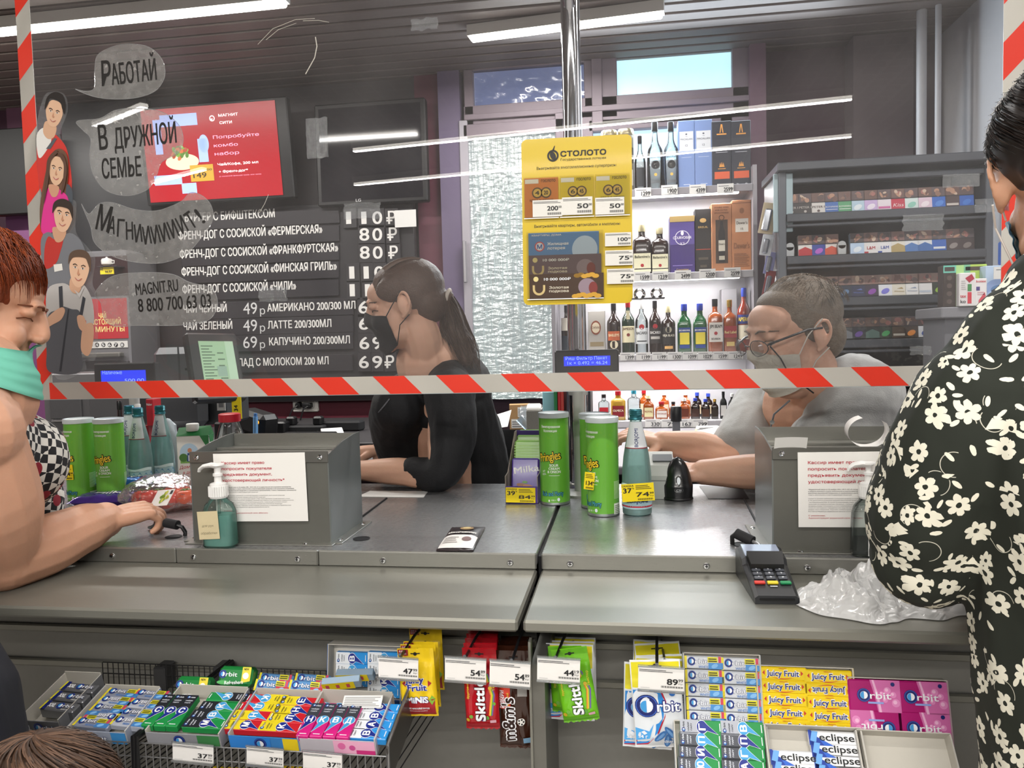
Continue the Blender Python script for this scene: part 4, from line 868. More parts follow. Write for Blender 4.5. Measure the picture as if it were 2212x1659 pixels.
def chb(a, c_):
    e = 1-abs(2*a-1)**4*.35*(c_**2); return ((a-.5)*.42*(1 if c_ < .7 else 1-.25*((c_-.7)/.3)**2), -.02-.03*math.sin(c_*2)-.05*(2*a-1)**2*-1, .72+.36*c_*(.9+.1*e))
q.grid(16, 12, chb, m('#1c1d20', .6, var=.1)); q.grid(16, 12, lambda a, c_: (Vector(chb(1-a, c_))+Vector((0, .04, 0))), m('#1c1d20', .6, var=.1)); q.build('backrest', t)
q = MB(); q.box((0, -.25, .39), (.46, .44, .07), m('#1c1d20', .6), .02); q.build('seat', t)
q = MB(); q.cyl((0, -.2, .06), (0, -.2, .45), .03, BLACK); q.tube([(0, 0, .45), (0, .03, .6), (0, .01, .8)], .018, BLACK); q.build('column', t)
for i in range(5):
    a = i*1.2566; q = MB(); q.tube([(0, -.2, .1), (.28*math.cos(a), -.2+.28*math.sin(a), .07)], .018, BLACK); q.build('leg', t)
t = thing('side_desk', 'dark desk under the wall socket crowded with devices', 'desk', (P(620, 960, 3.6).x, 3.75, 0))
q = MB(); q.box((.1, 0, .955), (1.3, 1.1, .03), m('#3b393b', .45, var=.08), .003); q.build('desk_top', t)
for x in (-.5, .7):
    q = MB(); q.box((x, 0, .47), (.04, .9, .94), m('#2f2e30', .5)); q.build('leg', t)
LZD = .97
def od(px, py): return Zp(px, py, LZD)
t = thing('barcode_gun', 'black hand scanner with an orange light on the dark desk', 'scanner', Zp(560, 945, LZD), rz=-30)
q = MB(); q.box((0, 0, .07), (.2, .10, .11), BLACK, .02, Matrix.Rotation(.15, 3, 'Y')); q.build('head', t); q = MB(); q.tube([(.0, 0, .06), (-.1, -.02, .03), (-.14, -.02, .02)], .022, BLACK); q.build('grip', t); q = MB(); q.cyl((.075, -.052, .08), (.075, -.056, .08), .008, m('#f2a01c', .3, emit=1.)); q.build('light', t)
for k, (px, py, sx_, sz, nm) in enumerate(((598, 928, .12, .06, 'black power adapter beside the hand scanner'), (660, 925, .22, .035, 'black charging cradle with two slots below the wall socket'), (668, 940, .25, .03, 'long black handset lying before the charging cradle'), (742, 922, .2, .05, 'low black box on the dark desk behind the woman in black'))):
    p = od(px, py+8); t = thing(('power_adapter', 'charging_cradle', 'handset', 'black_box')[k], nm, ('adapter', 'charger', 'phone', 'box')[k], p)
    q = MB(); q.box((0, 0, sz/2), (sx_, .08, sz), (BLACK, BLACKM, BLACK, BLACKM)[k], .008); q.build('body', t)
    if k == 1:
        for s_ in (-.07, .07):
            q = MB(); q.box((s_, 0, .055), (.045, .05, .045), BLACK, .008); q.build('slot', t)
p = od(718, 940); q = MB(); q.box((0, 0, .012), (.1, .07, .02), PAPER, .002, Matrix.Rotation(.5, 3, 'Z') @ Matrix.Rotation(.3, 3, 'X')); tag(q.build('folded_note', None, p), 'folded white note on the dark desk', 'note')
p = od(712, 955); q = MB(); q.cyl((-.07, -.01, .006), (.07, .02, .012), .006, m('#22389c', .35), 10); q.cyl((.07, .02, .012), (.085, .023, .013), .004, m('#d0d0d4', .3), 8); tag(q.build('ballpoint_pen', None, p), 'blue ballpoint pen lying on the dark desk', 'pen')
q = MB(); pts = [od(600, 940)+Vector((0, 0, .006)), od(625, 950)+Vector((0, 0, .006)), od(640, 935)+Vector((0, 0, .006)), od(670, 950)+Vector((0, 0, .006)), od(690, 932)+Vector((0, 0, .006))]; q.tube(pts, .005, BLACK, 6); tag(q.build('loose_cable'), 'tangled black cable across the dark desk', 'cable')
p = od(552, 952); q = MB(); q.cyl((0, 0, 0), (.005, 0, .11), .011, m('#6f9fd0', .35), 10); q.cyl((.005, 0, .11), (.006, 0, .125), .008, m('#4a78b0', .35), 10); tag(q.build('blue_marker', None, p), 'light blue marker standing beside the red-capped bottle', 'marker')
CT, LIPY, EDGEY, SZ, BACKY, PANY = .98, 1.485, 1.205, .949, 2.21, 1.45
GAPL, GAPR = -.1815, -.1725
def counter(name, label, x0, x1, screws, seams, deep):
    t = thing(name, label, 'checkout counter', ((x0+x1)/2, LIPY, 0))
    I = Matrix.Translation(-t.location); w = x1-x0; cx = (x0+x1)/2
    q = MB(I)
    if deep:
        q.box(((-.9+x1)/2, (LIPY+BACKY)/2, CT-.012), (x1+.9, BACKY-LIPY, .024), STEEL_TOP, .002); q.box(((x0-.9)/2, (LIPY+3.0)/2, CT-.012), (-.9-x0, 3.0-LIPY, .024), STEEL_TOP, .002)
    else: q.box((cx, (LIPY+BACKY)/2, CT-.012), (w, BACKY-LIPY, .024), STEEL_TOP, .002)
    q.build('worktop', t)
    xs = [x0]+seams+[x1]
    for a, b_ in zip(xs[:-1], xs[1:]):
        q = MB(I); q.box(((a+b_)/2, LIPY-.004, (CT+SZ)/2+.0005), (b_-a-.0012, .008, CT-SZ+.001), STEEL, .0025); q.build('edge_strip', t)
    for sx_ in screws:
        q = MB(I @ T(sx_, LIPY-.008, (CT+SZ)/2-.002) @ RX(90)); q.lathe([(.0066, 0), (.0066, .001), (.005, .003), (.002, .0036), (0, .0036)], CHROME, 16); q.M = I @ T(sx_, LIPY-.0117, (CT+SZ)/2-.002) @ FRONT; q.rect(-.003, -.0007, .003, .0007, BLACK, 1); q.rect(-.0007, -.003, .0007, .003, BLACK, 1); q.build('screw', t)
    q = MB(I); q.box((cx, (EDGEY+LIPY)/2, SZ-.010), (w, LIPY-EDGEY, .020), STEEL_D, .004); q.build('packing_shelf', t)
    q = MB(I); q.box((cx, PANY+.01, SZ/2-.02), (w, .02, SZ-.05), GREYP); q.build('front_panel', t)
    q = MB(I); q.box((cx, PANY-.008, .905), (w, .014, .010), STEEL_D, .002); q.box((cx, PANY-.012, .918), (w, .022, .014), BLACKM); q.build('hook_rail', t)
    for z in (.815, .74):
        q = MB(I); q.box((cx, PANY-.004, z), (w, .008, .016), STEEL_D, .003); q.build('panel_rail', t)
    for x in (x0+.03, x1-.03):
        q = MB(I); q.box((x, 1.85, SZ/2-.01), (.03, .68, SZ-.03), GREYP); q.build('side_panel', t)
    return t
sl = [Zp(px, 1202, .965).x for px in (248, 422, 646, 830, 1103)]
sl = [P(px, py, LIPY).x for px, py in ((248, 1200), (422, 1202), (646, 1203), (830, 1205), (1103, 1207))]
counter('checkout_counter', 'long steel checkout counter with the woman in black behind it', -1.95, GAPL, sl, [P(384, 1200, LIPY).x, P(690, 1200, LIPY).x], True)
sr = [P(px, py, LIPY).x for px, py in ((1232, 1211), (1525, 1217), (1742, 1222), (1960, 1226))]
counter('checkout_counter', 'steel checkout counter with the seated man behind it', GAPR, 1.35, sr, [P(1600, 1210, LIPY).x], False)
q = MB(); q.box(((GAPL+GAPR)/2, 1.85, .5), (.007, .7, .94), BLACKM); tag(q.build('gap_seal'), 'black seam strip between the two checkout counters', 'strip')
q = MB(); q.box((GAPR+.02, 1.32, .44), (.022, .2, .86), m('#6b6a64', .4, .4, var=.05)); q.box((GAPR+.008, 1.225, .46), (.004, .02, .9), STEEL_D); tag(q.build('divider_upright'), 'grey upright below the seam between the two counters', 'upright')
q = MB(); pts = [Zp(*p, CT+.001) for p in ((1510, 1049), (1530, 1077), (1618, 1077), (1600, 1049))]; q.add(pts, [(0, 1, 2, 3)], m('#3a3335', .35)); q.add([v+Vector((0, 0, -.0009)) for v in pts], [(3, 2, 1, 0)], BLACK); tag(q.build('scanner_inlay'), 'dark inlay plate let into the worktop beside the seated man', 'plate')
q = MB(); a, c = Zp(1608, 1079, CT), Zp(1641, 1142, CT); q.tube([a+Vector((0, 0, .0005)), c+Vector((0, 0, .0005))], .003, BLACKM, 6); a2, c2 = Zp(835, 1077, CT), Zp(778, 1120, CT); tag(q.build('worktop_joint'), 'dark joint line in the worktop before the second steel riser', 'joint')
q = MB(); q.tube([a2+Vector((0, 0, .0005)), c2+Vector((0, 0, .0005))], .003, BLACKM, 6); tag(q.build('worktop_joint'), 'dark joint line running back from the first steel riser', 'joint')
for px, py, nm in ((781, 1164, 'dark cable hole in the worktop beside the first steel riser'), (375, 1160, 'dark cable hole under the cable plug near the tomato bag'), (1602, 1177, 'dark cable hole behind the card terminal')):
    p = Zp(px, py, CT); q = MB(); q.lathe([(.017, 0), (.0185, .0012), (.0155, .0016), (.015, .0008), (0, .0008)], BLACKM, 24); tag(q.build('cable_hole', None, p), nm, 'hole')

def riser(label, fl, frp, br, hpx, fullright=None):
    a, b_, c = Zp(*fl, CT), Zp(*frp, CT), Zp(*br, CT)
    Yf = (a.y+b_.y)/2; x0, x1 = a.x, b_.x; dpt = c.y-Yf
    h = hpx*D((fl[0]+frp[0])/2, Yf)/FPX
    t = thing('steel_riser', label, 'riser', ((x0+x1)/2, Yf, CT)); w = x1-x0
    GR = m('#6c6c66', .38, .45, var=.05, vscale=40)
    q = MB(); q.box((0, .002, h/2), (w, .003, h), GR, .001); q.box((0, -.001, h-.012), (w+.002, .003, .024), m('#7c7b76', .3, .7), .001); fp = q.build('front_plate', t)
    for s_ in (-1, 1):
        pr = [(0, 0), (dpt, 0), (dpt, h*1.09), (dpt*.8, h*1.085), (dpt*.45, h*1.05), (dpt*.18, h*1.0), (0, h*.965)]
        vs = [(s_*w/2-.0015, y, z) for y, z in pr]+[(s_*w/2+.0015, y, z) for y, z in pr]; n = len(pr)
        q = MB(); q.add(vs, [tuple(range(n)), tuple(range(2*n-1, n-1, -1))]+[(i, i+n, (i+1) % n+n, (i+1) % n) for i in range(n)], m('#7f8483', .3, .6, var=.04)); q.build('side_plate', t)
        q = MB(); q.box((s_*(w/2+.012), dpt*.5, .0015), (.024, dpt*1.02, .003), STEEL, .0008)
        q.build('flange', t)
        for yy in (.12, .85):
            q = MB(T(s_*(w/2+.012), dpt*yy, .003)); q.lathe([(.0055, 0), (.005, .0015), (.003, .0026), (0, .003)], CHROME, 14); q.build('rivet', t)
    q = MB(); q.box((0, dpt*.5, h*.93), (w-.004, dpt, .003), STEEL, .001); q.box((0, dpt*.97, h*1.0), (w-.004, .003, h*.16), STEEL); q.box((0, dpt*.55, h*.955), (w-.004, .004, .006), STEEL, .001); q.build('top_tray', t)
    q = MB(); q.box((0, -.010, .0015), (w+.02, .022, .003), STEEL, .0008); q.build('front_flange', t)
    for s_ in (-1, 1):
        q = MB(T(s_*(w/2-.016), -.003, h-.012) @ RX(90)); q.lathe([(.0058, 0), (.0055, .0015), (.003, .003), (.0015, .0025), (0, .0025)], CHROME, 14); q.build('rivet', fp)
        q = MB(T(s_*w*.33, -.012, .003)); q.lathe([(.006, 0), (.005, .002), (0, .003)], CHROME, 14); q.build('rivet', t)
    q = MB(); q.box((0, dpt, h*.5), (w, .003, h), GR); q.build('back_plate', t)
    return t, Yf, h
r1, Y1, h1 = riser('steel riser with notice, beside the hand sanitiser with teal gel', (418, 1172), (717, 1174), (772, 1128), 202)
r2, Y2, h2 = riser('steel riser with curled receipt on top, beside the customer in floral dress', (1668, 1187), (2010, 1198), (2030, 1140), 232)
def notice(name, label, tl, brx, bry, Y, tilt):
    cx, z0, w, h = BX(tl[0], tl[1], brx, bry, Y)
    M = T(cx, Y-.0035, z0+h/2) @ RY(tilt)
    q = MB(M); q.box((0, 0, 0), (w, .0012, h), m('#e6e4e0', .6), .0003); q.M = M @ T(-w/2, -.0008, -h/2) @ FRONT
    rd, gy = ink('#b8283c'), ink('#4a4a4c')
    for k, (s, x1) in enumerate((('Кассир имеет право', .56), ('попросить покупателя', .635), ('предъявить документ,', .635), ('удостоверяющий личность*', .77))):
        q.text(s, w*.09, h*(.845-.085*k), w*(x1-.09), h*.038, rd, 1, .02)
    par = ['*Федеральный закон от 22 ноября 1995 г. №171-ФЗ «О государственном регулировании производства', 'и оборота этилового спирта, алкогольной и спиртосодержащей продукции и об ограничении потребления', '(распития) алкогольной продукции» (с изменениями и дополнениями) - Глава II. Требования к производству', 'спирта, алкогольной и спиртосодержащей продукции', '', 'Статья 16. Особые требования к розничной продаже и потреблению алкогольной продукции', '2. Не допускается розничная продажа алкогольной продукции:', '- несовершеннолетним. В случае возникновения у лица, непосредственно осуществляющего отпуск',
           'продукции несовершеннолетним (продавца), сомнения в достижении этим покупателем совершеннолетия,', 'продавец вправе потребовать у этого покупателя документ, позволяющий установить возраст', 'личность иностранного гражданина или лица без гражданства в Российской Федерации', 'возраст этого покупателя. Перечень соответствующих документов устанавливается Правительством', 'Российской Федерации федеральным органом исполнительной власти']
    for k, s in enumerate(par):
        if s: q.text(s, w*.09, h*(.50-.0245*k), w*.8*min(1, len(s)/100), h*.0125, gy, 1, .012 if k in (0, 1, 2) else .0)
    q.text('С уважением,', w*.09, h*.15, w*.15, h*.016, rd, 1, .01); q.text('Администрация розничной сети «Магнит»', w*.09, h*.118, w*.48, h*.016, rd, 1, .01)
    return tag(q.build(name), label, 'notice')
notice('printed_notice', 'white notice with red heading on the riser behind the teal sanitiser', (458, 977), 670, 1127, Y1, -.7)
notice('printed_notice', 'white notice with red heading on the riser beside the floral dress', (1727, 974), 1962, 1140, Y2, -.4)

PLW = m('#e8e8e6', .35, sss=.0)
def sanitiser(label, px0, px1, pyb, ytop, yneck, full, tint, kind):
    p = Zp((px0+px1)/2, pyb, CT); d = D((px0+px1)/2, p.y)/FPX; w = (px1-px0)*d; H_ = (pyb-ytop)*d; hs = (pyb-yneck)*d
    t = thing('sanitiser_bottle', label, 'bottle', (p.x, p.y+w*.25-.032, CT+.0005))
    gl = film('bottle_plastic', '#eef4f2', ior=1.45, edge=.2, dust=.05, dustcol='#dfe8e6')
    prof = [(.46, 0), (.5, .03), (.5, .12), (.485, .5), (.47, .72), (.40, .86), (.28, .95), (.24, 1.0)]
    vs, fs = superl([(r*w, f*hs, 3.2 if r > .35 else 2) for r, f in prof], 28, 2, 1, .62)
    q = MB(); q.add(vs, fs, gl, True); q.f.append(tuple(range(28))[::-1]); q.mi.append(0); q.sm.append(False); bd = q.build('body', t)
    if full > 0:
        k = [(r*w*.94, max(.004, f*hs), 3.2) for r, f in prof if f < full]+[(.47*w*.94, full*hs, 3.2)]
        vs, fs = superl(k, 24, 2, 1, .60); n = len(vs)
        q = MB(); q.add(vs, fs, tint, True); q.f += [tuple(range(24))[::-1], tuple(range(n-24, n))]; q.mi += [0, 0]; q.sm += [False, False]; q.build('gel', t)
    q = MB(); q.lathe([(.245*w, hs*.985), (.25*w, hs*.99), (.235*w, hs+(H_-hs)*.40), (.20*w, hs+(H_-hs)*.42), (.11*w, hs+(H_-hs)*.44), (.10*w, hs+(H_-hs)*.62), (.135*w, hs+(H_-hs)*.63), (.135*w, hs+(H_-hs)*.70), (.085*w, hs+(H_-hs)*.72), (.085*w, hs+(H_-hs)*.9)], PLW, 24)
    for i in range(24):
        a = i*math.tau/24; q.box((math.cos(a)*.245*w, math.sin(a)*.245*w, hs+(H_-hs)*.18), (.004, .004, (H_-hs)*.3), PLW)
    q.build('collar', t)
    zt = H_
    q = MB(); q.lathe([(.085*w, zt-(H_-hs)*.12), (.10*w, zt-.008), (.20*w, zt-.004), (.19*w, zt-.001), (0, zt)], PLW, 20)
    q.tube([(.03*w, 0, zt-.006), (-.2*w, 0, zt-.0035), (-.42*w, 0, zt-.006), (-.55*w, 0, zt-.012), (-.58*w, 0, zt-.018)], [.011, .010, .008, .0065, .005], PLW, 10, flat=.55); q.build('pump_head', t)
    q = MB(); q.cyl((0, 0, .01), (0, 0, hs), .003, glass('#e6f0ee', .45), 8); q.build('dip_tube', bd)
    q = MB(T(0, -.62*w/2-.0012, 0) @ FRONT)
    if kind == 'tape':
        tp = m('#cdbf9a', .75, var=.08); q.M = q.M @ RZ(3); q.rect(-.46*w, hs*.2, .18*w, hs*.76, tp); q.text('обработки', -.4*w, hs*.3, .5*w, hs*.05, ink('#8a8268'), 2, -.005, slant=.2); q.text('для рук', -.34*w, hs*.45, .36*w, hs*.045, ink('#8a8268'), 2, -.005, slant=.2)
    else:
        q.rect(-.10*w, hs*.03, .42*w, hs*.77, m('#dfe0de', .6)); q.text('SANITELLE', -.06*w, hs*.69, .42*w, hs*.045, ink('#3a3a3c'), 2, .02)
        for k in range(4): q.bars(-.06*w, hs*(.22+.11*k), .40*w, hs*(.31+.11*k), 5, ink('#6a6a6e'), 2, .4)
        q.barcode(-.05*w, hs*.10, .15*w, hs*.19, ink('#2a2a2c'))
    q.build('label', t)
    return t
sanitiser('clear pump bottle of teal gel with a tan taped label', 448, 522, 1176, 995, 1068, .66, film('teal_gel', '#f0fbf9', ior=1.34, gain=.4, dust=.75, dustcol='#a9ece0'), 'tape')
sanitiser('clear pump bottle with white printed label beside the floral sleeve', 1834, 1906, 1194, 990, 1068, .30, film('clear_gel', '#d5d8d2', ior=1.34, gain=.4, edge=.2, dust=.12), 'print')

GRN = m('#68ad3a', .32, .05, coat=.25); GRND = m('#3f8a22', .32)
def crisp_can(label, px, pyb, h=.232, rz=0, group='green crisp cans'):
    p = Zp(px, pyb, CT); R = .0375
    t = thing('crisp_can', label, 'can', (p.x, p.y+R*.9, CT+.0005), rz=rz, group=group)
    q = MB(); q.lathe([(R*.97, 0), (R*1.02, .001), (R*1.02, .004), (R, .006), (R, h-.012)], m('#9aa0a0', .3, .8), 40); q.lathe([(R*1.002, .007), (R*1.002, h-.012)], GRN, 48, caps=False)
    q.warp = lambda v: ((R*1.004+v.z)*math.sin(v.x/R), -(R*1.004+v.z)*math.cos(v.x/R), v.y)
    WHt, Yw, Bk, Bl = ink('#e9efe4'), ink('#f0cf2a'), ink('#141310'), ink('#4aa7b8')
    q.text('Лимитированная', 0, h*.845, .050, .0062, WHt, 2, .02, align='C'); q.text('Коллекция', 0, h*.80, .034, .0062, WHt, 2, .02, align='C')
    for i in range(26):
        a = -.09+i*.0072; zz = h*(.80+.08*math.sin(i*1.9)); q.ring(a, zz, .0022, .0028, ink('#86b52a'), 1, (i*70) % 360, (i*70) % 360+230, 10)
    for k, mt in ((2, Bk), (3, Yw)):
        q.text('Pringles', -.002, h*.49, .056 if k == 3 else .058, .021 if k == 3 else .0222, mt, k, .012 if k == 3 else .06, 9, align='C')
    for k, s in enumerate(('SOUR', 'CREAM', '& ONION')): q.text(s, .008, h*(.425-.035*k), (.022, .027, .033)[k], .0062, WHt, 2, .03, align='C')
    q.bars(-.005, h*.325, .022, h*.335, 1, WHt)
    q.text('NEW', -.022, h*.36, .008, .004, WHt, 2, .01, 20); q.text('GELL', -.024, h*.325, .012, .005, WHt, 2, .01, 15)
    for k, mt in ((2, Bk), (3, Bl)): q.text('Rick and Morty', .003, h*.105, .056, .012, mt, k, .06 if k == 2 else .005, 2, align='C')
    q.disc(.018, h*.065, .0035, .0045, ink('#dfe8ee'), 2, n=14); q.text('180 г', .0, h*.05, .012, .004, WHt, 2); q.rect(-.008, h*.04, -.004, h*.062, WHt)
    q.bars(.062, h*.18, .088, h*.36, 14, ink('#b9d8a4'), 2, .5); q.rect(.062, h*.02, .090, h*.13, WHt); q.bars(.064, h*.03, .088, h*.12, 5, ink('#7a8a72'), 3)
    q.build('body', t)
    q = MB(); PL = m('#c9d2d3', .3); q.lathe([(R*1.0, h-.013), (R*1.05, h-.012), (R*1.055, h-.003), (R*1.03, h), (R*.96, h+.0008), (R*.93, h-.0012), (R*.5, h-.0016), (0, h-.0016)], PL, 40); q.build('lid', t)
    return t
crisp_can('tall green crisp can standing by the open chocolate carton', 1197, 1092, rz=-9)
crisp_can('tall green crisp can standing behind the one with the small yellow tag', 1287, 1100, rz=6)
crisp_can('front tall green crisp can with small yellow tag, beside the glass bottle', 1303, 1117, rz=-52)
crisp_can('tall green crisp can with yellow tag, nearest the red-haired customer', 161, 1088, rz=-28)
crisp_can('tall green crisp can touching the group of three glass bottles', 226, 1090, rz=-2)
def yellow_tag(label, x0, y0, x1, y1, Y, pct, price, tilt=0, yaw=0):
    cx, z0, w, h = BX(x0, y0, x1, y1, Y)
    q = MB(T(cx, Y, z0+h/2) @ RZ(yaw) @ RY(tilt)); q.box((0, 0, 0), (w, .0012, h), YEL); q.M = q.M @ T(-w/2, -.0009, -h/2) @ FRONT; K = ink('#16140c')
    if pct:
        q.text('СКИДКА', w*.02, h*.84, w*.36, h*.10, K, 1, .02); q.text(pct, w*.05, h*.50, w*.26, h*.27, K, 1, .035); q.text('%', w*.33, h*.70, w*.06, h*.09, K, 1, .01)
        q.bars(w*.44, h*.68, w*.92, h*.95, 3, K, 1, .35); pz = .44
    else: q.bars(w*.1, h*.68, w*.9, h*.95, 3, K, 1, .35); pz = .2
    q.text(price, w*.84, h*.26, w*(.84-pz), h*.24, K, 1, .03, align='R'); q.text('99', w*.86, h*.37, w*.12, h*.12, K, 1, .02); q.text('₽/шт', w*.86, h*.24, w*.12, h*.07, K, 1, .0)
    q.barcode(w*.48 if pct else w*.2, h*.06, w*.95, h*.16, K, 1, 26)
    return tag(q.build('price_tag'), label, 'price tag', 'yellow price tags on the counter')
YC1 = Zp(1125, 1088, CT).y
yellow_tag('yellow price tag reading 84 on the open chocolate carton', 1092, 1053, 1157, 1086, YC1-.004, '39', '84', .8)
yb = Zp(1377, 1117, CT).y-.004
yellow_tag('yellow price tag reading 74 against the glass bottle', 1343, 1044, 1413, 1083, yb-.006, '37', '74', -4)
yellow_tag('small yellow price tag on the front green can', 1262, 1020, 1284, 1058, Zp(1303, 1117, CT).y-.004, '', '134', 6, -8)
yellow_tag('yellow price tag reading 134 on the green can nearest the red-haired customer', 118, 1004, 160, 1037, Zp(161, 1088, CT).y-.006, '39', '134', -1)
yellow_tag('yellow price tag reading 37 percent before the three glass bottles', 265, 1034, 333, 1067, 2.02, '37', '74', -4)

BGL = film('water_glass', '#e2f0ee', ior=1.5, gain=1.3, edge=.2, dust=.42, dustcol='#b4d2cf')
def water(label, px, pyb, ytop, Y=None):
    p = Zp(px, pyb, CT) if Y is None else Vector((P(px, pyb, Y).x, Y, CT)); d = D(px, p.y)/FPX
    H_ = .248; R = .0345
    t = thing('water_bottle', label, 'bottle', (p.x, p.y+R, CT+.0005), group='glass mineral water bottles')
    pr = [(.42, 0), (.49, .012), (.5, .04), (.49, .10), (.5, .16), (.5, .30), (.485, .42), (.44, .55), (.37, .66), (.30, .75), (.235, .83), (.2, .88), (.19, .92)]
    pr = [(r*2*R, f*H_) for r, f in pr]
    q = MB(); q.lathe(pr, BGL, 40, caps=False); q.f.append(tuple(range(40))[::-1]); q.mi.append(0); q.sm.append(False); q.build('body', t)
    inner = [(r*.93, max(.006, z)) for r, z in pr[:9]]
    q = MB(); q.lathe(inner, film('mineral_water', '#e2f0ef', ior=1.2, gain=.5, edge=.2), 32); q.build('water', t)
    CAP = m('#2f6f78', .3, .5); z0 = H_*.90
    q = MB(); q.lathe([(R*.42, z0), (R*.46, z0+.002), (R*.44, z0+.006), (R*.40, z0+.007), (R*.42, z0+.010), (R*.42, z0+.0235), (R*.39, z0+.026), (0, z0+.0262)], CAP, 28)
    for k in range(3): q.lathe([(R*.42, z0+.011+k*.004), (R*.455, z0+.013+k*.004), (R*.42, z0+.015+k*.004)], CAP, 28, caps=False)
    q.build('cap', t)
    def rad(v):
        for (r0, z0_), (r1, z1_) in zip(pr[:-1], pr[1:]):
            if z0_ <= v <= z1_: return r0+(r1-r0)*(v-z0_)/(z1_-z0_)
        return pr[-1][0]
    q = MB(); q.warp = lambda v: ((rad(v.y)+.0008+v.z)*math.sin(v.x/rad(v.y)), -(rad(v.y)+.0008+v.z)*math.cos(v.x/rad(v.y)), v.y)
    LW = m('#dfe3e6', .5)
    def strip(w0, w1, za, zb, mt, k):
        q.grid(14, 8, lambda a, b_: ((a-.5)*(w0+(w1-w0)*b_), za+(zb-za)*b_, k*LAY), mt)
    strip(.058, .032, H_*.645, H_*.885, LW, 1); strip(.060, .0585, H_*.638, H_*.647, ink('#8a2230'), 2)
    q.text('BORJOMI', .004, H_*.655, H_*.17, .0075, ink('#23356e'), 3, .02, 90)
    q.build('neck_label', t)
    q = MB(); q.warp = lambda v: ((rad(v.y)+.0008+v.z)*math.sin(v.x/rad(v.y)), -(rad(v.y)+.0008+v.z)*math.cos(v.x/rad(v.y)), v.y)
    q.grid(20, 4, lambda a, b_: ((a-.5)*.105, H_*(.07+.20*b_), LAY), m('#a9c8d2', .4)); q.grid(20, 2, lambda a, b_: ((a-.5)*.105, H_*(.265+.035*b_+.01*math.sin(a*9)), LAY), m('#dcebec', .4))
    for i in range(6): q.poly([(-.04+i*.016, H_*.2), (-.03+i*.016, H_*(.25+.01*(i % 2))), (-.022+i*.016, H_*.2)], ink('#5d8fb8'), 2)
    q.rect(-.05, H_*.085, .05, H_*.10, ink('#b03040'), 2); q.text('BORJOMI', 0, H_*.13, .05, .009, ink('#23356e'), 3, .02, align='C'); q.build('body_label', t)
    return t
water('glass water bottle with yellow tag, beside the front green can', 1377, 1117, 877)
water('front glass water bottle of the three near the tomato bag', 291, 1072, 893, Y=2.03)
water('glass water bottle behind the front one, touching the green can', 272, 1050, 884, Y=2.12)
water('glass water bottle behind the tomato bag, nearest the kefir carton', 339, 1050, 882, Y=2.10)
p = Vector((P(408, 1000, 2.06).x, 2.10, CT)); t = thing('kefir_carton', 'white and green kefir carton with white screw cap', 'carton', p, rz=16)
w, dp, h = .09, .06, .165
q = MB(); WC = m('#e9e7e2', .45); q.box((0, 0, h/2), (w, dp, h), WC, .002)
q.add([(-w/2, -dp/2, h), (w/2, -dp/2, h), (w/2, dp/2, h), (-w/2, dp/2, h), (-w/2, 0, h+.022), (w/2, 0, h+.026)], [(0, 1, 5, 4), (2, 3, 4, 5), (1, 2, 5), (3, 0, 4)], m('#2f7f46', .45))
q.M = T(-w/2, -dp/2-.0004, 0) @ FRONT
q.disc(w*.38, h*.70, .026, .028, ink('#b9d4e8')); q.rect(w*.1, h*.52, w*.68, h*.60, ink('#7fae5a'), 2); q.disc(w*.2, h*.62, .012, .012, ink('#4a7a3a'), 3); q.disc(w*.62, h*.63, .010, .014, ink('#3f6f34'), 3)
q.disc(w*.4, h*.745, .006, .007, ink('#c98a6a'), 4); q.poly([(w*.30, h*.55), (w*.33, h*.70), (w*.47, h*.70), (w*.52, h*.55)], ink('#2f4a86'), 4); q.rect(w*.35, h*.56, w*.46, h*.66, ink('#dfe4ee'), 5)
rd = ink('#c02838'); q.text('Домик', w*.06, h*.42, w*.5, h*.055, rd, 3, .0, 4, slant=.2); q.text('в деревне', w*.16, h*.33, w*.62, h*.05, rd, 3, .0, 4, slant=.2); q.text('КЕФИР', w*.12, h*.15, w*.58, h*.06, ink('#2a6a42'), 3, .02); q.text('3,2%', w*.3, h*.06, w*.2, h*.04, ink('#2a6a42'), 3, .02)
q.poly([(w*.72, h), (w*1, h), (w*1, h*.72)], ink('#2f7f46'), 3)
q.M = T(w/2+.0004, -dp/2, 0) @ RZ(90) @ FRONT; q.poly([(0, h), (dp, h), (dp*.5, h*.68)], ink('#2f7f46'), 2); q.bars(dp*.2, h*.2, dp*.8, h*.5, 8, ink('#6a8ac0'))
q.build('carton', t); q = MB(); q.lathe([(.017, h+.012), (.018, h+.014), (.018, h+.032), (.016, h+.034), (0, h+.034)], WHITE, 24, (-.004, -.008, 0)); q.build('screw_cap', t)
def smallb(name, label, px0, px1, ytop, pyb, Y, gl, cap, lab, prof):
    x = P((px0+px1)/2, pyb, Y).x; d = D((px0+px1)/2, Y)/FPX; w = (px1-px0)*d; zt = P((px0+px1)/2, ytop, Y).z; h = zt-CT
    t = thing(name, label, 'bottle', (x, Y, CT+.0005)); q = MB(); q.lathe([(r*w, f*h) for r, f in prof], gl, 28, caps=False); q.f.append(tuple(range(28))[::-1]); q.mi.append(0); q.sm.append(False); q.build('body', t)
    r0 = prof[-1][0]*w; q = MB(); q.lathe([(r0*1.1, h*.88), (r0*1.15, h*.885), (r0*1.15, h*.99), (r0, h), (0, h)], cap, 24); q.build('cap', t)
    if lab: q = MB(); q.lathe([(prof[2][0]*w*1.01, h*lab[0]), (prof[2][0]*w*1.01, h*lab[1])], lab[2], 28, caps=False); q.build('label', t)
    return t
PB = [(.46, 0), (.5, .02), (.5, .5), (.44, .66), (.28, .8), (.25, .9)]
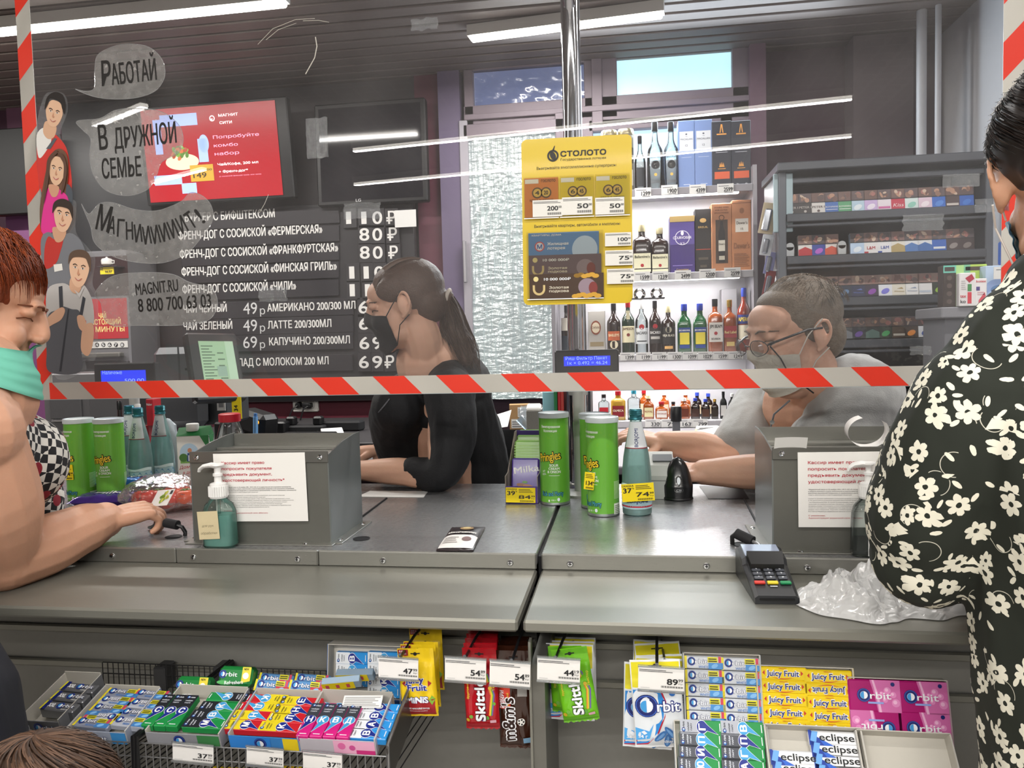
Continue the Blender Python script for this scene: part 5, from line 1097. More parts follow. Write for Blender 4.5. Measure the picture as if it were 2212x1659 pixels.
smallb('milk_bottle', 'clear milk bottle with red cap behind the first steel riser', 466, 540, 893, 1050, 2.22, glass('#eceeee', .4), m('#c01f30', .35), None, [(.46, 0), (.5, .02), (.5, .45), (.46, .56), (.34, .76), (.28, .86), (.27, .9)])
x = P(503, 1000, 2.22).x; q = MB(); q.lathe([(.04, 0), (.044, .01), (.044, .10), (.039, .125), (0, .125)], m('#e6e2da', .4), 28); o = q.build('milk', bpy.data.objects['milk_bottle'])
smallb('soda_bottle', 'small clear bottle with white cap and red label among the water bottles', 294, 317, 873, 1040, 2.32, glass('#c9a89a', .5), WHITE, (.3, .62, m('#b51f2a', .4)), PB)
smallb('soda_bottle', 'dark bottle with black cap behind the water bottles', 258, 276, 866, 1040, 2.36, DBROWN, CAPB, None, PB)
q = MB(); slab(q, 315, 862, 331, 920, 2.40, .05, m('#b41f2c', .4), .002); q.M = fr(2.399); ptext(q, 'Nabor', 317, 876, 329, 5, 2.4, WHITE, 1); q.M = Matrix(); q.box((P(323, 1000, 2.42).x, 2.43, (CT+P(323, 920, 2.4).z)/2), (.02, .04, P(323, 920, 2.4).z-CT), m('#8a1a24', .4)); tag(q.build('red_pack'), 'narrow red pack standing behind the white-capped bottle', 'pack')
q = MB(); c = Vector((P(362, 925, 2.25).x, 2.25, CT+.10))
def blob(a, b_):
    th, ph = a*math.tau, b_*math.pi; r = .035*(1+.35*noise.noise((math.cos(th)*math.sin(ph)*3, math.sin(th)*math.sin(ph)*3, math.cos(ph)*3)))
    return c+Vector((r*math.sin(ph)*math.cos(th), r*.7*math.sin(ph)*math.sin(th), .1*math.cos(ph)))
q.grid(22, 14, blob, m('#c3ccd2', .5)); tag(q.build('crumpled_pack'), 'crumpled pale pack squeezed between bottle and kefir carton', 'pack')
TOM = m('#c8382a', .25, coat=.4, var=.12, vscale=20, sss=.15); TOM2 = m('#d8562c', .25, coat=.4, var=.1, vscale=20, sss=.15)
for k, (px, py, Y, r, mt, nm) in enumerate(((312, 1088, 1.84, .032, TOM, 'red tomato in the bag by the hand with the card'), (345, 1085, 1.86, .03, TOM, 'red tomato in the middle of the clear bag'), (385, 1068, 1.93, .034, TOM2, 'large orange tomato in the clear bag beside the riser'), (402, 1080, 1.86, .03, TOM2, 'orange tomato pressed against the riser'), (366, 1086, 1.84, .027, TOM, 'small red tomato at the edge of the clear bag'))):
    t = thing('tomato', nm, 'tomato', (P(px, py, Y).x, Y, CT+r*.86), group='tomatoes in clear bags')
    q = MB(); q.lathe([(0, -r*.84), (r*.4, -r*.82), (r*.8, -r*.55), (r, -.05*r), (r*.95, r*.35), (r*.7, r*.66), (r*.3, r*.78), (.08*r, r*.70), (0, r*.68)], mt, 24); q.build('flesh', t)
    q = MB(); 
    for i in range(5):
        a = i*1.2566; q.tube([(0, 0, r*.7), (math.cos(a)*r*.2, math.sin(a)*r*.2, r*.80), (math.cos(a)*r*.42, math.sin(a)*r*.42, r*.78)], [.003, .003, .001], m('#4a7a2a', .5), 5)
    q.build('calyx', t)
BAGF = film('bag_clear', '#f6efec', ior=1.4, rough=.12, gain=.8, dust=.10, dustcol='#f0e6e2', crinkle=.25, cscale=55)
def bagmesh(c, sx_, sy_, sz, seed, mt, nu=60, nv=26, amp=.18):
    q = MB()
    def fn(a, b_):
        th = a*math.tau; ph = b_*math.pi; d = Vector((math.cos(th)*math.sin(ph), math.sin(th)*math.sin(ph), math.cos(ph)))
        n_ = noise.noise(d*2.2+Vector((seed, 0, 0)))*.6+noise.noise(d*6+Vector((0, seed, 0)))*.3+.25*abs(noise.noise(d*13+Vector((0, 0, seed))))
        k = 1+amp*n_; z = d.z*k*sz
        return c+Vector((d.x*k*sx_, d.y*k*sy_, max(z, -c.z+CT+.001)))
    q.grid(nu, nv, fn, mt); return q
q = bagmesh(Vector((P(352, 1080, 1.86).x, 1.87, CT+.036)), .115, .10, .052, 3.1, BAGF, 90, 36); tag(q.build('tomato_bag'), 'thin clear bag of tomatoes leaning on the steel riser', 'bag')
def crinkle(name, label, cx, cy, z, w, d, h, rz, mt, prints, seed, cat='pack', group=None):
    q = MB(RZ(rz))
    def fn(sg):
        def f(a, b_):
            e = (1-(2*a-1)**8)*(1-(2*b_-1)**6); n_ = noise.noise((a*7+seed, b_*5, seed))*.35+abs(noise.noise((a*14+seed, b_*16, 2)))*.35
            u = a if sg > 0 else 1-a
            return ((u-.5)*w, (b_-.5)*d, .002+h*.5*(1-sg*-1*.9*e*(1+n_*.6) if sg > 0 else 1-.95*e))
        return f
    q.grid(34, 22, fn(1), mt); q.grid(20, 12, fn(-1), mt)
    if prints:
        q.warp = lambda p: (p.x, p.y, fn(1)(min(1, max(0, p.x/w+.5)), min(1, max(0, p.y/d+.5)))[2]+.0005+p.z); prints(q, w, d); q.warp = None
    return tag(q.build(name, None, (cx, cy, z)), label, cat, group)
FOILB = m('#2f6fc2', .25, .3, coat=.3); FOILP = m('#5a3fa0', .22, .35, coat=.4)
def oreo(q, w, d):
    for k, mt in ((1, ink('#1a2a6a')), (2, WHITE)): q.text('OREO', 0, -.012, .075, .022, mt, k, .07 if k == 1 else .03, 180-0, align='C')
p = Zp(205, 1098, CT); crinkle('biscuit_pack', 'light blue biscuit pack lying upside down before the green cans', p.x+.02, 1.97, CT+.03, .17, .06, .03, 178, FOILB, oreo, 2)
crinkle('chocolate_pack', 'crinkled purple chocolate pack before the green cans', Zp(205, 1105, CT).x, 1.88, CT, .19, .09, .035, 12, FOILP, lambda q, w, d: q.text('Milka', 0, -.01, .08, .024, WHITE, 2, .02, align='C'), 7)
q = MB(); q.lathe([(.05, 0), (.05, .004), (.035, .008), (0, .008)], BLACKM, 28, sy=.5); tag(q.build('cable_grommet', None, Zp(196, 1112, CT)), 'black oval cable cover before the purple chocolate pack', 'cover')
t = thing('cable_plug', 'black ferrite cable plug standing in a hole near the tomato bag', 'cable', Zp(382, 1157, CT)+Vector((0, 0, .001)))
q = MB(); q.cyl((-.026, .0, .028), (.006, -.004, .024), .0105, BLACKM, 18); q.build('ferrite', t)
q = MB(); q.tube([(.004, -.004, .024), (.016, -.004, .02), (.022, -.002, .008), (.02, 0, 0)], .0045, BLACK, 8); q.tube([(-.026, 0, .028), (-.045, .01, .03), (-.08, .03, .01), (-.1, .05, .004)], .004, BLACK, 8); q.build('cable', t)
t = thing('cable_plug', 'black ferrite cable plug behind the card terminal', 'cable', Zp(1606, 1180, CT)+Vector((0, 0, .001)))
q = MB(); q.cyl((-.012, .01, .022), (.016, -.012, .012), .0105, BLACKM, 18); q.build('ferrite', t); q = MB(); q.tube([(-.012, .01, .022), (-.02, .012, .015), (-.02, .01, 0)], .0045, BLACK, 8); q.tube([(.016, -.012, .012), (.024, -.03, .012), (.026, -.05, .01)], .0035, m('#8a8a8c', .4), 8); q.build('cable', t)
c4 = [Zp(*a, CT+.003) for a in ((942, 1190), (1022, 1190), (1025, 1141), (947, 1141))]
F_ = frame(c4[0], c4[1]-c4[0], c4[3]-c4[0]); w = (c4[1]-c4[0]).length; h = (c4[3]-c4[0]).length
q = MB(F_); MK = m('#2a2023', .3); q.box((w/2, h/2, 0), (w, h, .003), MK, .001)
q.grid(16, 16, lambda a, b_: (w*a, h*b_, .002+.008*(1-(2*a-1)**4)*(1-(2*b_-1)**4)+.001*noise.noise((a*9, b_*9, 1))), MK)
q.warp = lambda p: (p.x, p.y, p.z+.0025+.0085*(1-(2*p.x/w-1)**4)*(1-(2*p.y/h-1)**4))
q.grid(12, 8, lambda a, b_: (w*(.03+.94*a), h*(.03+.42*b_), LAY), m('#dedbd8', .4)); q.text('Маccочоколат', w*.5, h*.52, w*.8, h*.07, ink('#e8e4de'), 3, .03, align='C'); q.disc(w*.55, h*.75, w*.2, h*.08, ink('#8a6a3a'), 2); q.disc(w*.55, h*.76, w*.12, h*.04, ink('#c9b27a'), 3); q.disc(w*.72, h*.28, w*.13, h*.08, ink('#5a2a22'), 3); q.bars(w*.1, h*.15, w*.5, h*.38, 4, ink('#9a9490'), 3)
tag(q.build('coffee_sachet'), 'black and white hot chocolate sachet lying on the worktop', 'sachet')
p0, p1 = Zp(1094, 1088, CT), Zp(1160, 1090, CT); w = (p1-p0).length+.005
t = thing('display_carton', 'open purple display carton of chocolate bars beside a green can', 'carton', ((p0.x+p1.x)/2, p0.y, CT+.0005), rz=-4)
PUR = m('#4b3587', .45); CARD = m('#8d8278', .8); hb = .17; dp = .15
q = MB(); q.box((0, dp/2, .0015), (w, dp, .003), PUR); q.box((0, .0015, .022), (w, .003, .044), PUR); q.box((0, dp, hb/2), (w, .003, hb), PUR); q.build('tray', t)
for s_ in (-1, 1):
    pr = [(0, 0), (dp, 0), (dp, hb), (dp*.85, hb), (.03, .075), (0, .07)]; n = len(pr)
    vs = [(s_*w/2, y, z) for y, z in pr]+[(s_*(w/2-.002), y, z) for y, z in pr]; q = MB(); f0 = tuple(range(n)); f1 = tuple(range(2*n-1, n-1, -1))
    q.add(vs, [f0] if s_ > 0 else [f0], PUR); q.add(vs, [f1]+[(i, (i+1) % n, (i+1) % n+n, i+n) for i in range(n)], CARD); q.build('side_wall', t)
CHP = m('#56409a', .35, coat=.2)
for k in range(4):
    yy = .035+.028*k; q = MB(T(0, yy, .006) @ RX(-14)); hh = .105 if k == 0 else .135+.012*k; wb = w-.012
    q.box((0, .006, hh/2), (wb, .012, hh), CHP if k == 0 else m('#7fb050', .3, coat=.2), .004)
    q.M = T(0, yy, .006) @ RX(-14) @ T(-wb/2, -.0005, 0) @ FRONT
    if k == 0:
        q.text('Milka', wb*.12, hh*.60, wb*.9, hh*.16, WHITE, 3, .02, 8); q.disc(wb*.4, hh*.32, wb*.2, hh*.05, ink('#9a6a4a'), 2, rot=-10); q.disc(wb*.65, hh*.28, wb*.22, hh*.06, ink('#b07a52'), 3, rot=-15); q.disc(wb*.35, hh*.24, wb*.08, hh*.05, ink('#8a5a38'), 4); q.disc(wb*.5, hh*.40, wb*.1, hh*.03, ink('#6a9a4a'), 3)
    else:
        for i in range(9): q.rect(0, hh*(.5+.05*i), wb, hh*(.515+.05*i), ink('#a5cc74'), 1)
    o = q.build('chocolate_bar', None); o.matrix_world = t.matrix_world.copy() if False else (T(*t.location) @ RZ(-4))
    tag(o, ('purple chocolate bar at the front of the open carton', 'green bar just behind the purple chocolate bar', 'green bar, third back in the open carton', 'tallest green bar against the back of the open carton')[k], 'chocolate bar', 'chocolate bars in the open carton')
p = Zp(1467, 1083, CT); t = thing('barcode_scanner', 'black egg-shaped barcode scanner standing before the seated man', 'scanner', (p.x, p.y+.03, CT+.0005))
BS = m('#141416', .28, coat=.3)
def egg(a, b_, k=1.):
    th = a*math.tau; z = b_; r = math.sin(min(1, (1-z)*1.02)**.55*math.pi/2) if z > .35 else .93+.07*math.sin((z)/.35*math.pi/2)
    return (.0375*k*r*math.cos(th), .03*k*r*math.sin(th)+.012*z, .107*z)
q = MB(); q.grid(36, 24, egg, BS); q.add([egg(i/36, 0) for i in range(36)], [tuple(range(36))[::-1]], BS); q.build('body', t)
def eggf(v):
    b_ = v.y/.107; x = max(-.99, min(.99, v.x/.0375)); r = abs(egg(0, b_)[0])/.0375; s_ = math.sqrt(max(0, 1-min(.98, (x/max(r, .05))**2)))
    return (v.x, -.03*r*s_+.012*b_-.0006-v.z, v.y)
q = MB(); q.warp = eggf; q.disc(0, .05, .008, .013, m('#0a0a0b', .1), 1); q.build('window', t)
q = MB(); q.warp = eggf; q.disc(0, .05, .0045, .009, m('#c9cdd2', .2, emit=.15), 3); q.build('light', t)
q = MB(); q.warp = eggf; q.disc(0, .027, .012, .0065, m('#3a3a3e', .3), 1); q.disc(0, .027, .0105, .0055, m('#101012', .3), 2); q.text('CSI', 0, .0245, .012, .005, ink('#c9cbd0'), 3, .02, align='C'); q.build('badge', t)
q = MB(); q.lathe([(.036, 0), (.038, .002), (.036, .006)], BLACK, 30, sy=.85); q.build('base', t)
Y = 2.08; cx, z0, w, h = BX(1398, 975, 1452, 1072, Y); t = thing('receipt_printer', 'pale grey receipt printer behind the glass water bottle', 'printer', (P(1405, 1000, Y).x, Y-.01, CT+.0005))
PG = m('#c9c9c6', .4); w = .115
pr = [(-.07, 0), (.09, 0), (.09, .10), (.0, .112), (-.055, .085), (-.07, .06)]; n = len(pr)
vs = [(-w/2, y, z) for y, z in pr]+[(w/2, y, z) for y, z in pr]; q = MB(); q.add(vs, [tuple(range(n))[::-1], tuple(range(n, 2*n))]+[(i, (i+1) % n, (i+1) % n+n, i+n) for i in range(n)], PG); q.build('body', t)
q = MB(); q.box((0, -.0705, .048), (w*.98, .002, .002), m('#8d8d8c', .4)); q.box((.03, -.03, .1), (.05, .03, .004), m('#55565a', .4), 0, Matrix.Rotation(.45, 3, 'X')); q.build('cover_seam', t)
p = Zp(1684, 1305, SZ); t = thing('card_terminal', 'black card payment terminal with coloured buttons on the packing shelf', 'card terminal', (p.x-.004, p.y-.002, SZ+.0005), rz=2)
TB = m('#26272a', .35, var=.06); w, Lt = .078, .166
pr = [(0, .0), (Lt, .0), (Lt, .052), (Lt-.02, .058), (Lt*.62, .050), (Lt*.58, .040), (.02, .020), (0, .014)]; n = len(pr)
vs = []; 
for x, k in ((-w/2, 0), (-w/2+.006, 1), (w/2-.006, 1), (w/2, 0)):
    vs += [(x*(.92 if y < .03 else 1), y, z-(0 if k else .004) if z > .01 else z) for y, z in pr]
q = MB(); fs = [tuple(range(n))[::-1], tuple(range(3*n, 4*n))]
for s_ in range(3): fs += [(s_*n+i, s_*n+(i+1) % n, (s_+1)*n+(i+1) % n, (s_+1)*n+i) for i in range(n)]
q.add(vs, fs, TB); q.build('body', t)
SLP = math.degrees(math.atan2(.020, Lt*.58-.02)); KM = T(0, .02, .0205) @ RX(SLP)
q = MB(T(0, Lt*.62, .0505) @ RX(8)); q.box((0, .028, .0005), (w*.82, .05, .002), m('#8e97ab', .12, emit=.12), .0005); q.build('screen', t)
q = MB(); v6 = [(-w*.40, Lt*.60, .062), (w*.40, Lt*.60, .062), (w*.36, Lt*.44, .046), (-w*.36, Lt*.44, .046)]; q.add(v6+[(x, y, z-.012) for x, y, z in v6], [(0, 1, 2, 3), (4, 7, 6, 5), (0, 4, 5, 1), (1, 5, 6, 2), (2, 6, 7, 3), (3, 7, 4, 0)], m('#0c0c0e', .3)); q.build('privacy_hood', t)
LBL = '123456789'
for r in range(4):
    for c in range(3):
        q = MB(KM @ T((c-1)*.020, .068-.013*r, .001)); q.box((0, 0, .001), (.0155, .0085, .003), m('#4a4d55', .4), .001); q.M = q.M @ T(0, 0, .0026)
        s_ = '123456789*0#'[r*3+c]; q.text(s_, 0, -.002, 0, .0045, ink('#e2e4ea'), 1, .03, align='C'); q.build('key', t)
for c, col in enumerate(('#c8372c', '#e0c92c', '#1f8a55')):
    q = MB(KM @ T((c-1)*.0215, .014, .001)); q.box((0, 0, .001), (.018, .0075, .004), m(col, .4), .001); q.build('function_key', t)
q = MB(KM @ T(0, .0045, .0008)); q.box((0, 0, 0), (.012, .002, .001), m('#cfd2d8', .4)); q.build('card_mark', t)
q = MB(); q.box((0, -.0008, .008), (w*.72, .002, .003), m('#050506', .6)); q.build('card_slot', t)
bagp = [Zp(1728, 1297, SZ), Zp(1800, 1337, SZ), Zp(2075, 1275, SZ), Zp(2080, 1250, SZ), Zp(1900, 1238, SZ), Zp(1830, 1222, SZ)]
WB = bpy.data.materials.new('white_bag_film'); WB.use_nodes = True; b5 = WB.node_tree.nodes['Principled BSDF']; b5.inputs['Base Color'].default_value = lin('#cfcfcf'); b5.inputs['Roughness'].default_value = .28; b5.inputs['Coat Weight'].default_value = .5
b5.inputs['Alpha'].default_value = .86
nz = WB.node_tree.nodes.new('ShaderNodeTexNoise'); nz.inputs['Scale'].default_value = 26; nz.inputs['Distortion'].default_value = 1.5; tcw = WB.node_tree.nodes.new('ShaderNodeTexCoord'); bpw = WB.node_tree.nodes.new('ShaderNodeBump'); bpw.inputs['Strength'].default_value = .4; bpw.inputs['Distance'].default_value = .02
WB.node_tree.links.new(tcw.outputs['Object'], nz.inputs[0]); WB.node_tree.links.new(nz.outputs[0], bpw.inputs['Height']); WB.node_tree.links.new(bpw.outputs[0], b5.inputs['Normal'])
x0, x1 = bagp[0].x-.01, bagp[2].x+.04; 
def bagz(a, b_):
    lo = 1.30-.07*math.sin(min(1, a*3.2)*1.57)+.10*max(0, a-.25)**1.2; hi = 1.34+.13*min(1, a*3.)**.8-.06*max(0, a-.5)
    lo += .014*noise.noise((a*9, 0, 5)); hi += .02*noise.noise((a*8, 3, 5))
    x = x0+(x1-x0)*a+.02*noise.noise((a*5, b_*5, 9)); y = lo+(hi-lo)*b_
    e = math.sin(min(1, a*4)*math.pi/2)*max(0, 1-abs(2*b_-1)**2.2)*(.4 if a > .85 else 1)
    k = abs(noise.noise((a*6+2, b_*4, 1)))*1.2+abs(noise.noise((a*13, b_*9-a*6, 4)))*.7+.22*abs(noise.noise((a*29, b_*20, 2)))
    return (x, y, SZ+.002+e*(.014+.050*k))
q = MB(); q.grid(90, 44, bagz, WB, True); tag(q.build('plastic_bag', sharp=28), 'crumpled white plastic bag lying beside the card terminal', 'bag')
zt = CT+h2*.965+.004
cx, z0, w, h = BX(1668, 926, 1735, 958, Y2+.02)
q = MB(T(cx, Y2-.004, CT+h2*1.0) @ RX(-62)); q.grid(10, 6, lambda a, b_: ((a-.5)*w, (b_-.5)*.045, .002*math.sin(a*3)), PAPER); q.M = q.M @ T(-w/2, -.022, .0015); q.barcode(w*.2, .022, w*.75, .032, ink('#3a3a3c'), 2, 20); q.bars(w*.1, .006, w*.85, .02, 4, ink('#8a8a8e'), 2)
q.M = Matrix(); tag(q.build('receipt_slip'), 'flat barcode slip on top of the second steel riser', 'receipt')
q = MB(); c = P(1886, 932, Y2+.03); R0 = .028
def curl(a, b_):
    th = -.35+a*5.0; r = R0*(1+.12*a); return c+Vector((-.012+math.cos(th+2.2)*r*1.25+.006*b_, .05*b_-.01, math.sin(th+2.2)*r))
q.grid(40, 6, curl, PAPER); tag(q.build('curled_receipt'), 'receipt curled into a loop on top of the second steel riser', 'receipt')
pz = [Zp(*a, CT+.001) for a in ((770, 1073), (915, 1074), (925, 1061), (800, 1060))]; q = MB(); q.add(pz+[v-Vector((0, 0, .0007)) for v in pz], [(0, 1, 2, 3), (7, 6, 5, 4), (0, 4, 5, 1)], PAPER); tag(q.build('paper_slip'), 'white slip under the forearm of the woman in black', 'paper')
BLU = m('#2036e0', .3, emit=.9)
def cust(label, body, lcd, Y, lines, pole):
    cx, z0, w, h = BX(*body, Y); t = thing('customer_display', label, 'display', (P(pole[0], 1000, Y).x, Y+.03, 0)); I = Matrix.Translation(-t.location)
    q = MB(I); slab(q, *body, Y, .03, m('#17181b', .35), .004); q.build('case', t)
    q = MB(I @ fr(Y-.0005)); quad(q, *lcd, Y, BLU, 1)
    for s, a0, y, a1, hp in lines: ptext(q, s, a0, y, a1, hp, Y, m('#8fb0ff', .4, emit=.8), 2, .0)
    q.build('screen', t)
    xw = P((body[0]+body[2])/2, 800, Y).x; q = MB(I); q.cyl((t.location.x, Y+.035, CT-.01), (t.location.x, Y+.035, z0+h*.4), (pole[2]-pole[1])/2*D(pole[0], Y)/FPX, m('#b5b4b0', .4), 18); q.build('pole', t)
    q = MB(I); q.lathe([(.05, CT), (.05, CT+.006), (.03, CT+.012)], m('#9a9996', .4), 20, (t.location.x, Y+.035, 0)); q.build('base', t)
cust('customer display with blue screen behind the three glass water bottles', (196, 784, 340, 842), (214, 800, 320, 834), 2.32, (('Наличные', 222, 809, 264, 8), ('500.00', 270, 826, 312, 8)), (283, 272, 293))
cust('customer display with blue screen beside the chrome post', (1198, 756, 1336, 812), (1218, 769, 1318, 790), 2.02, (('Риш Фильтр Пакет', 1222, 778, 1312, 7), ('1к × 0.492 = 46.24', 1226, 788, 1312, 7)), (1251, 1238, 1264))
t = thing('till_monitor', 'till monitor with green spreadsheet screen beside the woman in black', 'monitor', (P(470, 900, 2.62).x, 2.62, CT+.0005)); I = Matrix.Translation(-t.location)
o = P(432, 862, 2.55); Fm = frame(o, P(526, 858, 2.68)-o, P(420, 716, 2.62)-o); W_ = (P(526, 858, 2.68)-o).length; H_ = (P(424, 716, 2.58)-o).length
q = MB(I @ Fm); q.box((W_/2, H_/2, -.02), (W_+.03, H_+.02, .04), BLACK, .008); q.build('case', t)
q = MB(I @ Fm); gs = m('#8fb58c', .3, emit=.35); q.rect(W_*.16, H_*.12, W_*.96, H_*.9, gs, 2); q.rect(W_*.76, H_*.12, W_*.96, H_*.9, m('#a4c4a4', .3, emit=.35), 3); q.bars(W_*.2, H_*.2, W_*.5, H_*.86, 14, m('#5a7a5c', .4, emit=.1), 3, .35, .5)
q.bars(W_*.55, H_*.3, W_*.72, H_*.8, 5, m('#5a7a5c', .4, emit=.1), 3, .2); q.rect(W_*.5, H_*.34, W_*.72, H_*.5, m('#7da089', .3, emit=.3), 4); q.build('screen', t)
q = MB(I @ Fm @ T(W_*.55, H_*.04, .003)); q.cyl((0, 0, 0), (0, 0, .002), .0025, m('#7fe05a', .3, emit=3.), 10); q.build('power_light', t)
q = MB(I); q.box((P(480, 880, 2.7).x, 2.70, 1.06), (.05, .05, .12), BLACK, .006); q.box((P(480, 880, 2.7).x, 2.70, CT+.0105), (.2, .18, .02), BLACK, .005); q.build('stand', t)
Y = 2.85; t = thing('terminal_housing', 'dark grey rounded back of a second till screen', 'monitor', (P(385, 900, Y).x, Y, CT+.0005)); I = Matrix.Translation(-t.location)
q = MB(I); slab(q, 322, 750, 442, 925, Y, .06, m('#54565a', .4, .2, var=.04), .03); q.build('case', t); q = MB(I); slab(q, 385, 750, 388, 850, Y-.003, .004, m('#3c3e42', .4)); slab(q, 398, 795, 420, 800, Y-.004, .004, BLACK, .001); q.build('seam', t)
q = MB(I); slab(q, 290, 846, 495, 918, Y+.06, .2, m('#3f4144', .4, .2, var=.05), .01); q.cyl((t.location.x, Y+.1, CT), (t.location.x, Y+.1, CT+.12), .05, BLACK); q.build('base_box', t)
q = MB(); slab(q, 468, 863, 487, 887, 2.906, .002, PAPER); q.M = fr(2.905); quad(q, 472, 868, 483, 880, 2.905, ink('#8a8a8c'), 1); tag(q.build('barcode_label'), 'white barcode sticker on the dark till housing', 'sticker')
q = MB(); slab(q, 500, 852, 522, 905, 2.66, .002, YEL); q.M = fr(2.659); c = PX(514, 888, 2.66); q.text('34', c[0], c[1], .022, .014, BLACK, 2, .03, 90); tag(q.build('yellow_tag'), 'yellow tag hanging behind the red-capped milk bottle', 'tag')
o = Zp(405, 955, CT); t = thing('till_keyboard', 'dark keyboard with bluish keys behind the kefir carton', 'keyboard', (P(450, 930, 2.48).x, 2.50, CT+.012), rz=18)
q = MB(RX(22)); q.box((0, 0, .03), (.24, .16, .02), m('#4a5a78', .3), .004); q.build('case', t)
for r in range(4):
    for c in range(6):
        q = MB(RX(22) @ T(-.095+c*.038, -.055+r*.034, .041)); q.box((0, 0, .003), (.033, .028, .008), m('#b9c6da', .4), .002); q.build('key', t)
A15 = math.radians(15)
FL = frame(P(320, 1603, 1.12), (1, 0, 0), (0, math.cos(A15), math.sin(A15)))
FB = frame(P(716, 1512, 1.335), (1, 0, 0), (0, .16, 1))
A72 = math.radians(74); FR1 = frame(P(1640, 1572, 1.245), (1, .0, 0), (0, math.cos(A72), math.sin(A72)))
A50 = math.radians(48); FR2 = frame(P(1660, 1662, 1.135), (1, 0, 0), (0, math.cos(A50), math.sin(A50)))
NAVY, SKYB, WHI = ink('#16246a'), ink('#3f97d6'), ink('#eceef2')
def o_logo(q, x, y, r, k=2):
    q.disc(x, y, r, r, NAVY, k, n=22); q.ring(x, y, r*.86, r*.93, ink('#3f64c0'), k+1, n=18); q.disc(x, y, r*.56, r*.56, WHI, k+1, n=18); q.disc(x, y, r*.54, r*.54, SKYB, k+2, 90, 270, n=12)
def orbit_word(q, x, y, h, k=3, outline=True, col=None):
    o_logo(q, x+h*.8, y, h*.82, k)
    if outline: q.text('rbit', x+h*1.5, y-h*.42, h*2.55, h*.86, NAVY, k+1, .055)
    q.text('rbit', x+h*1.53, y-h*.40, h*2.5, h*.82, col or WHI, k+2, .02)
GM = {}
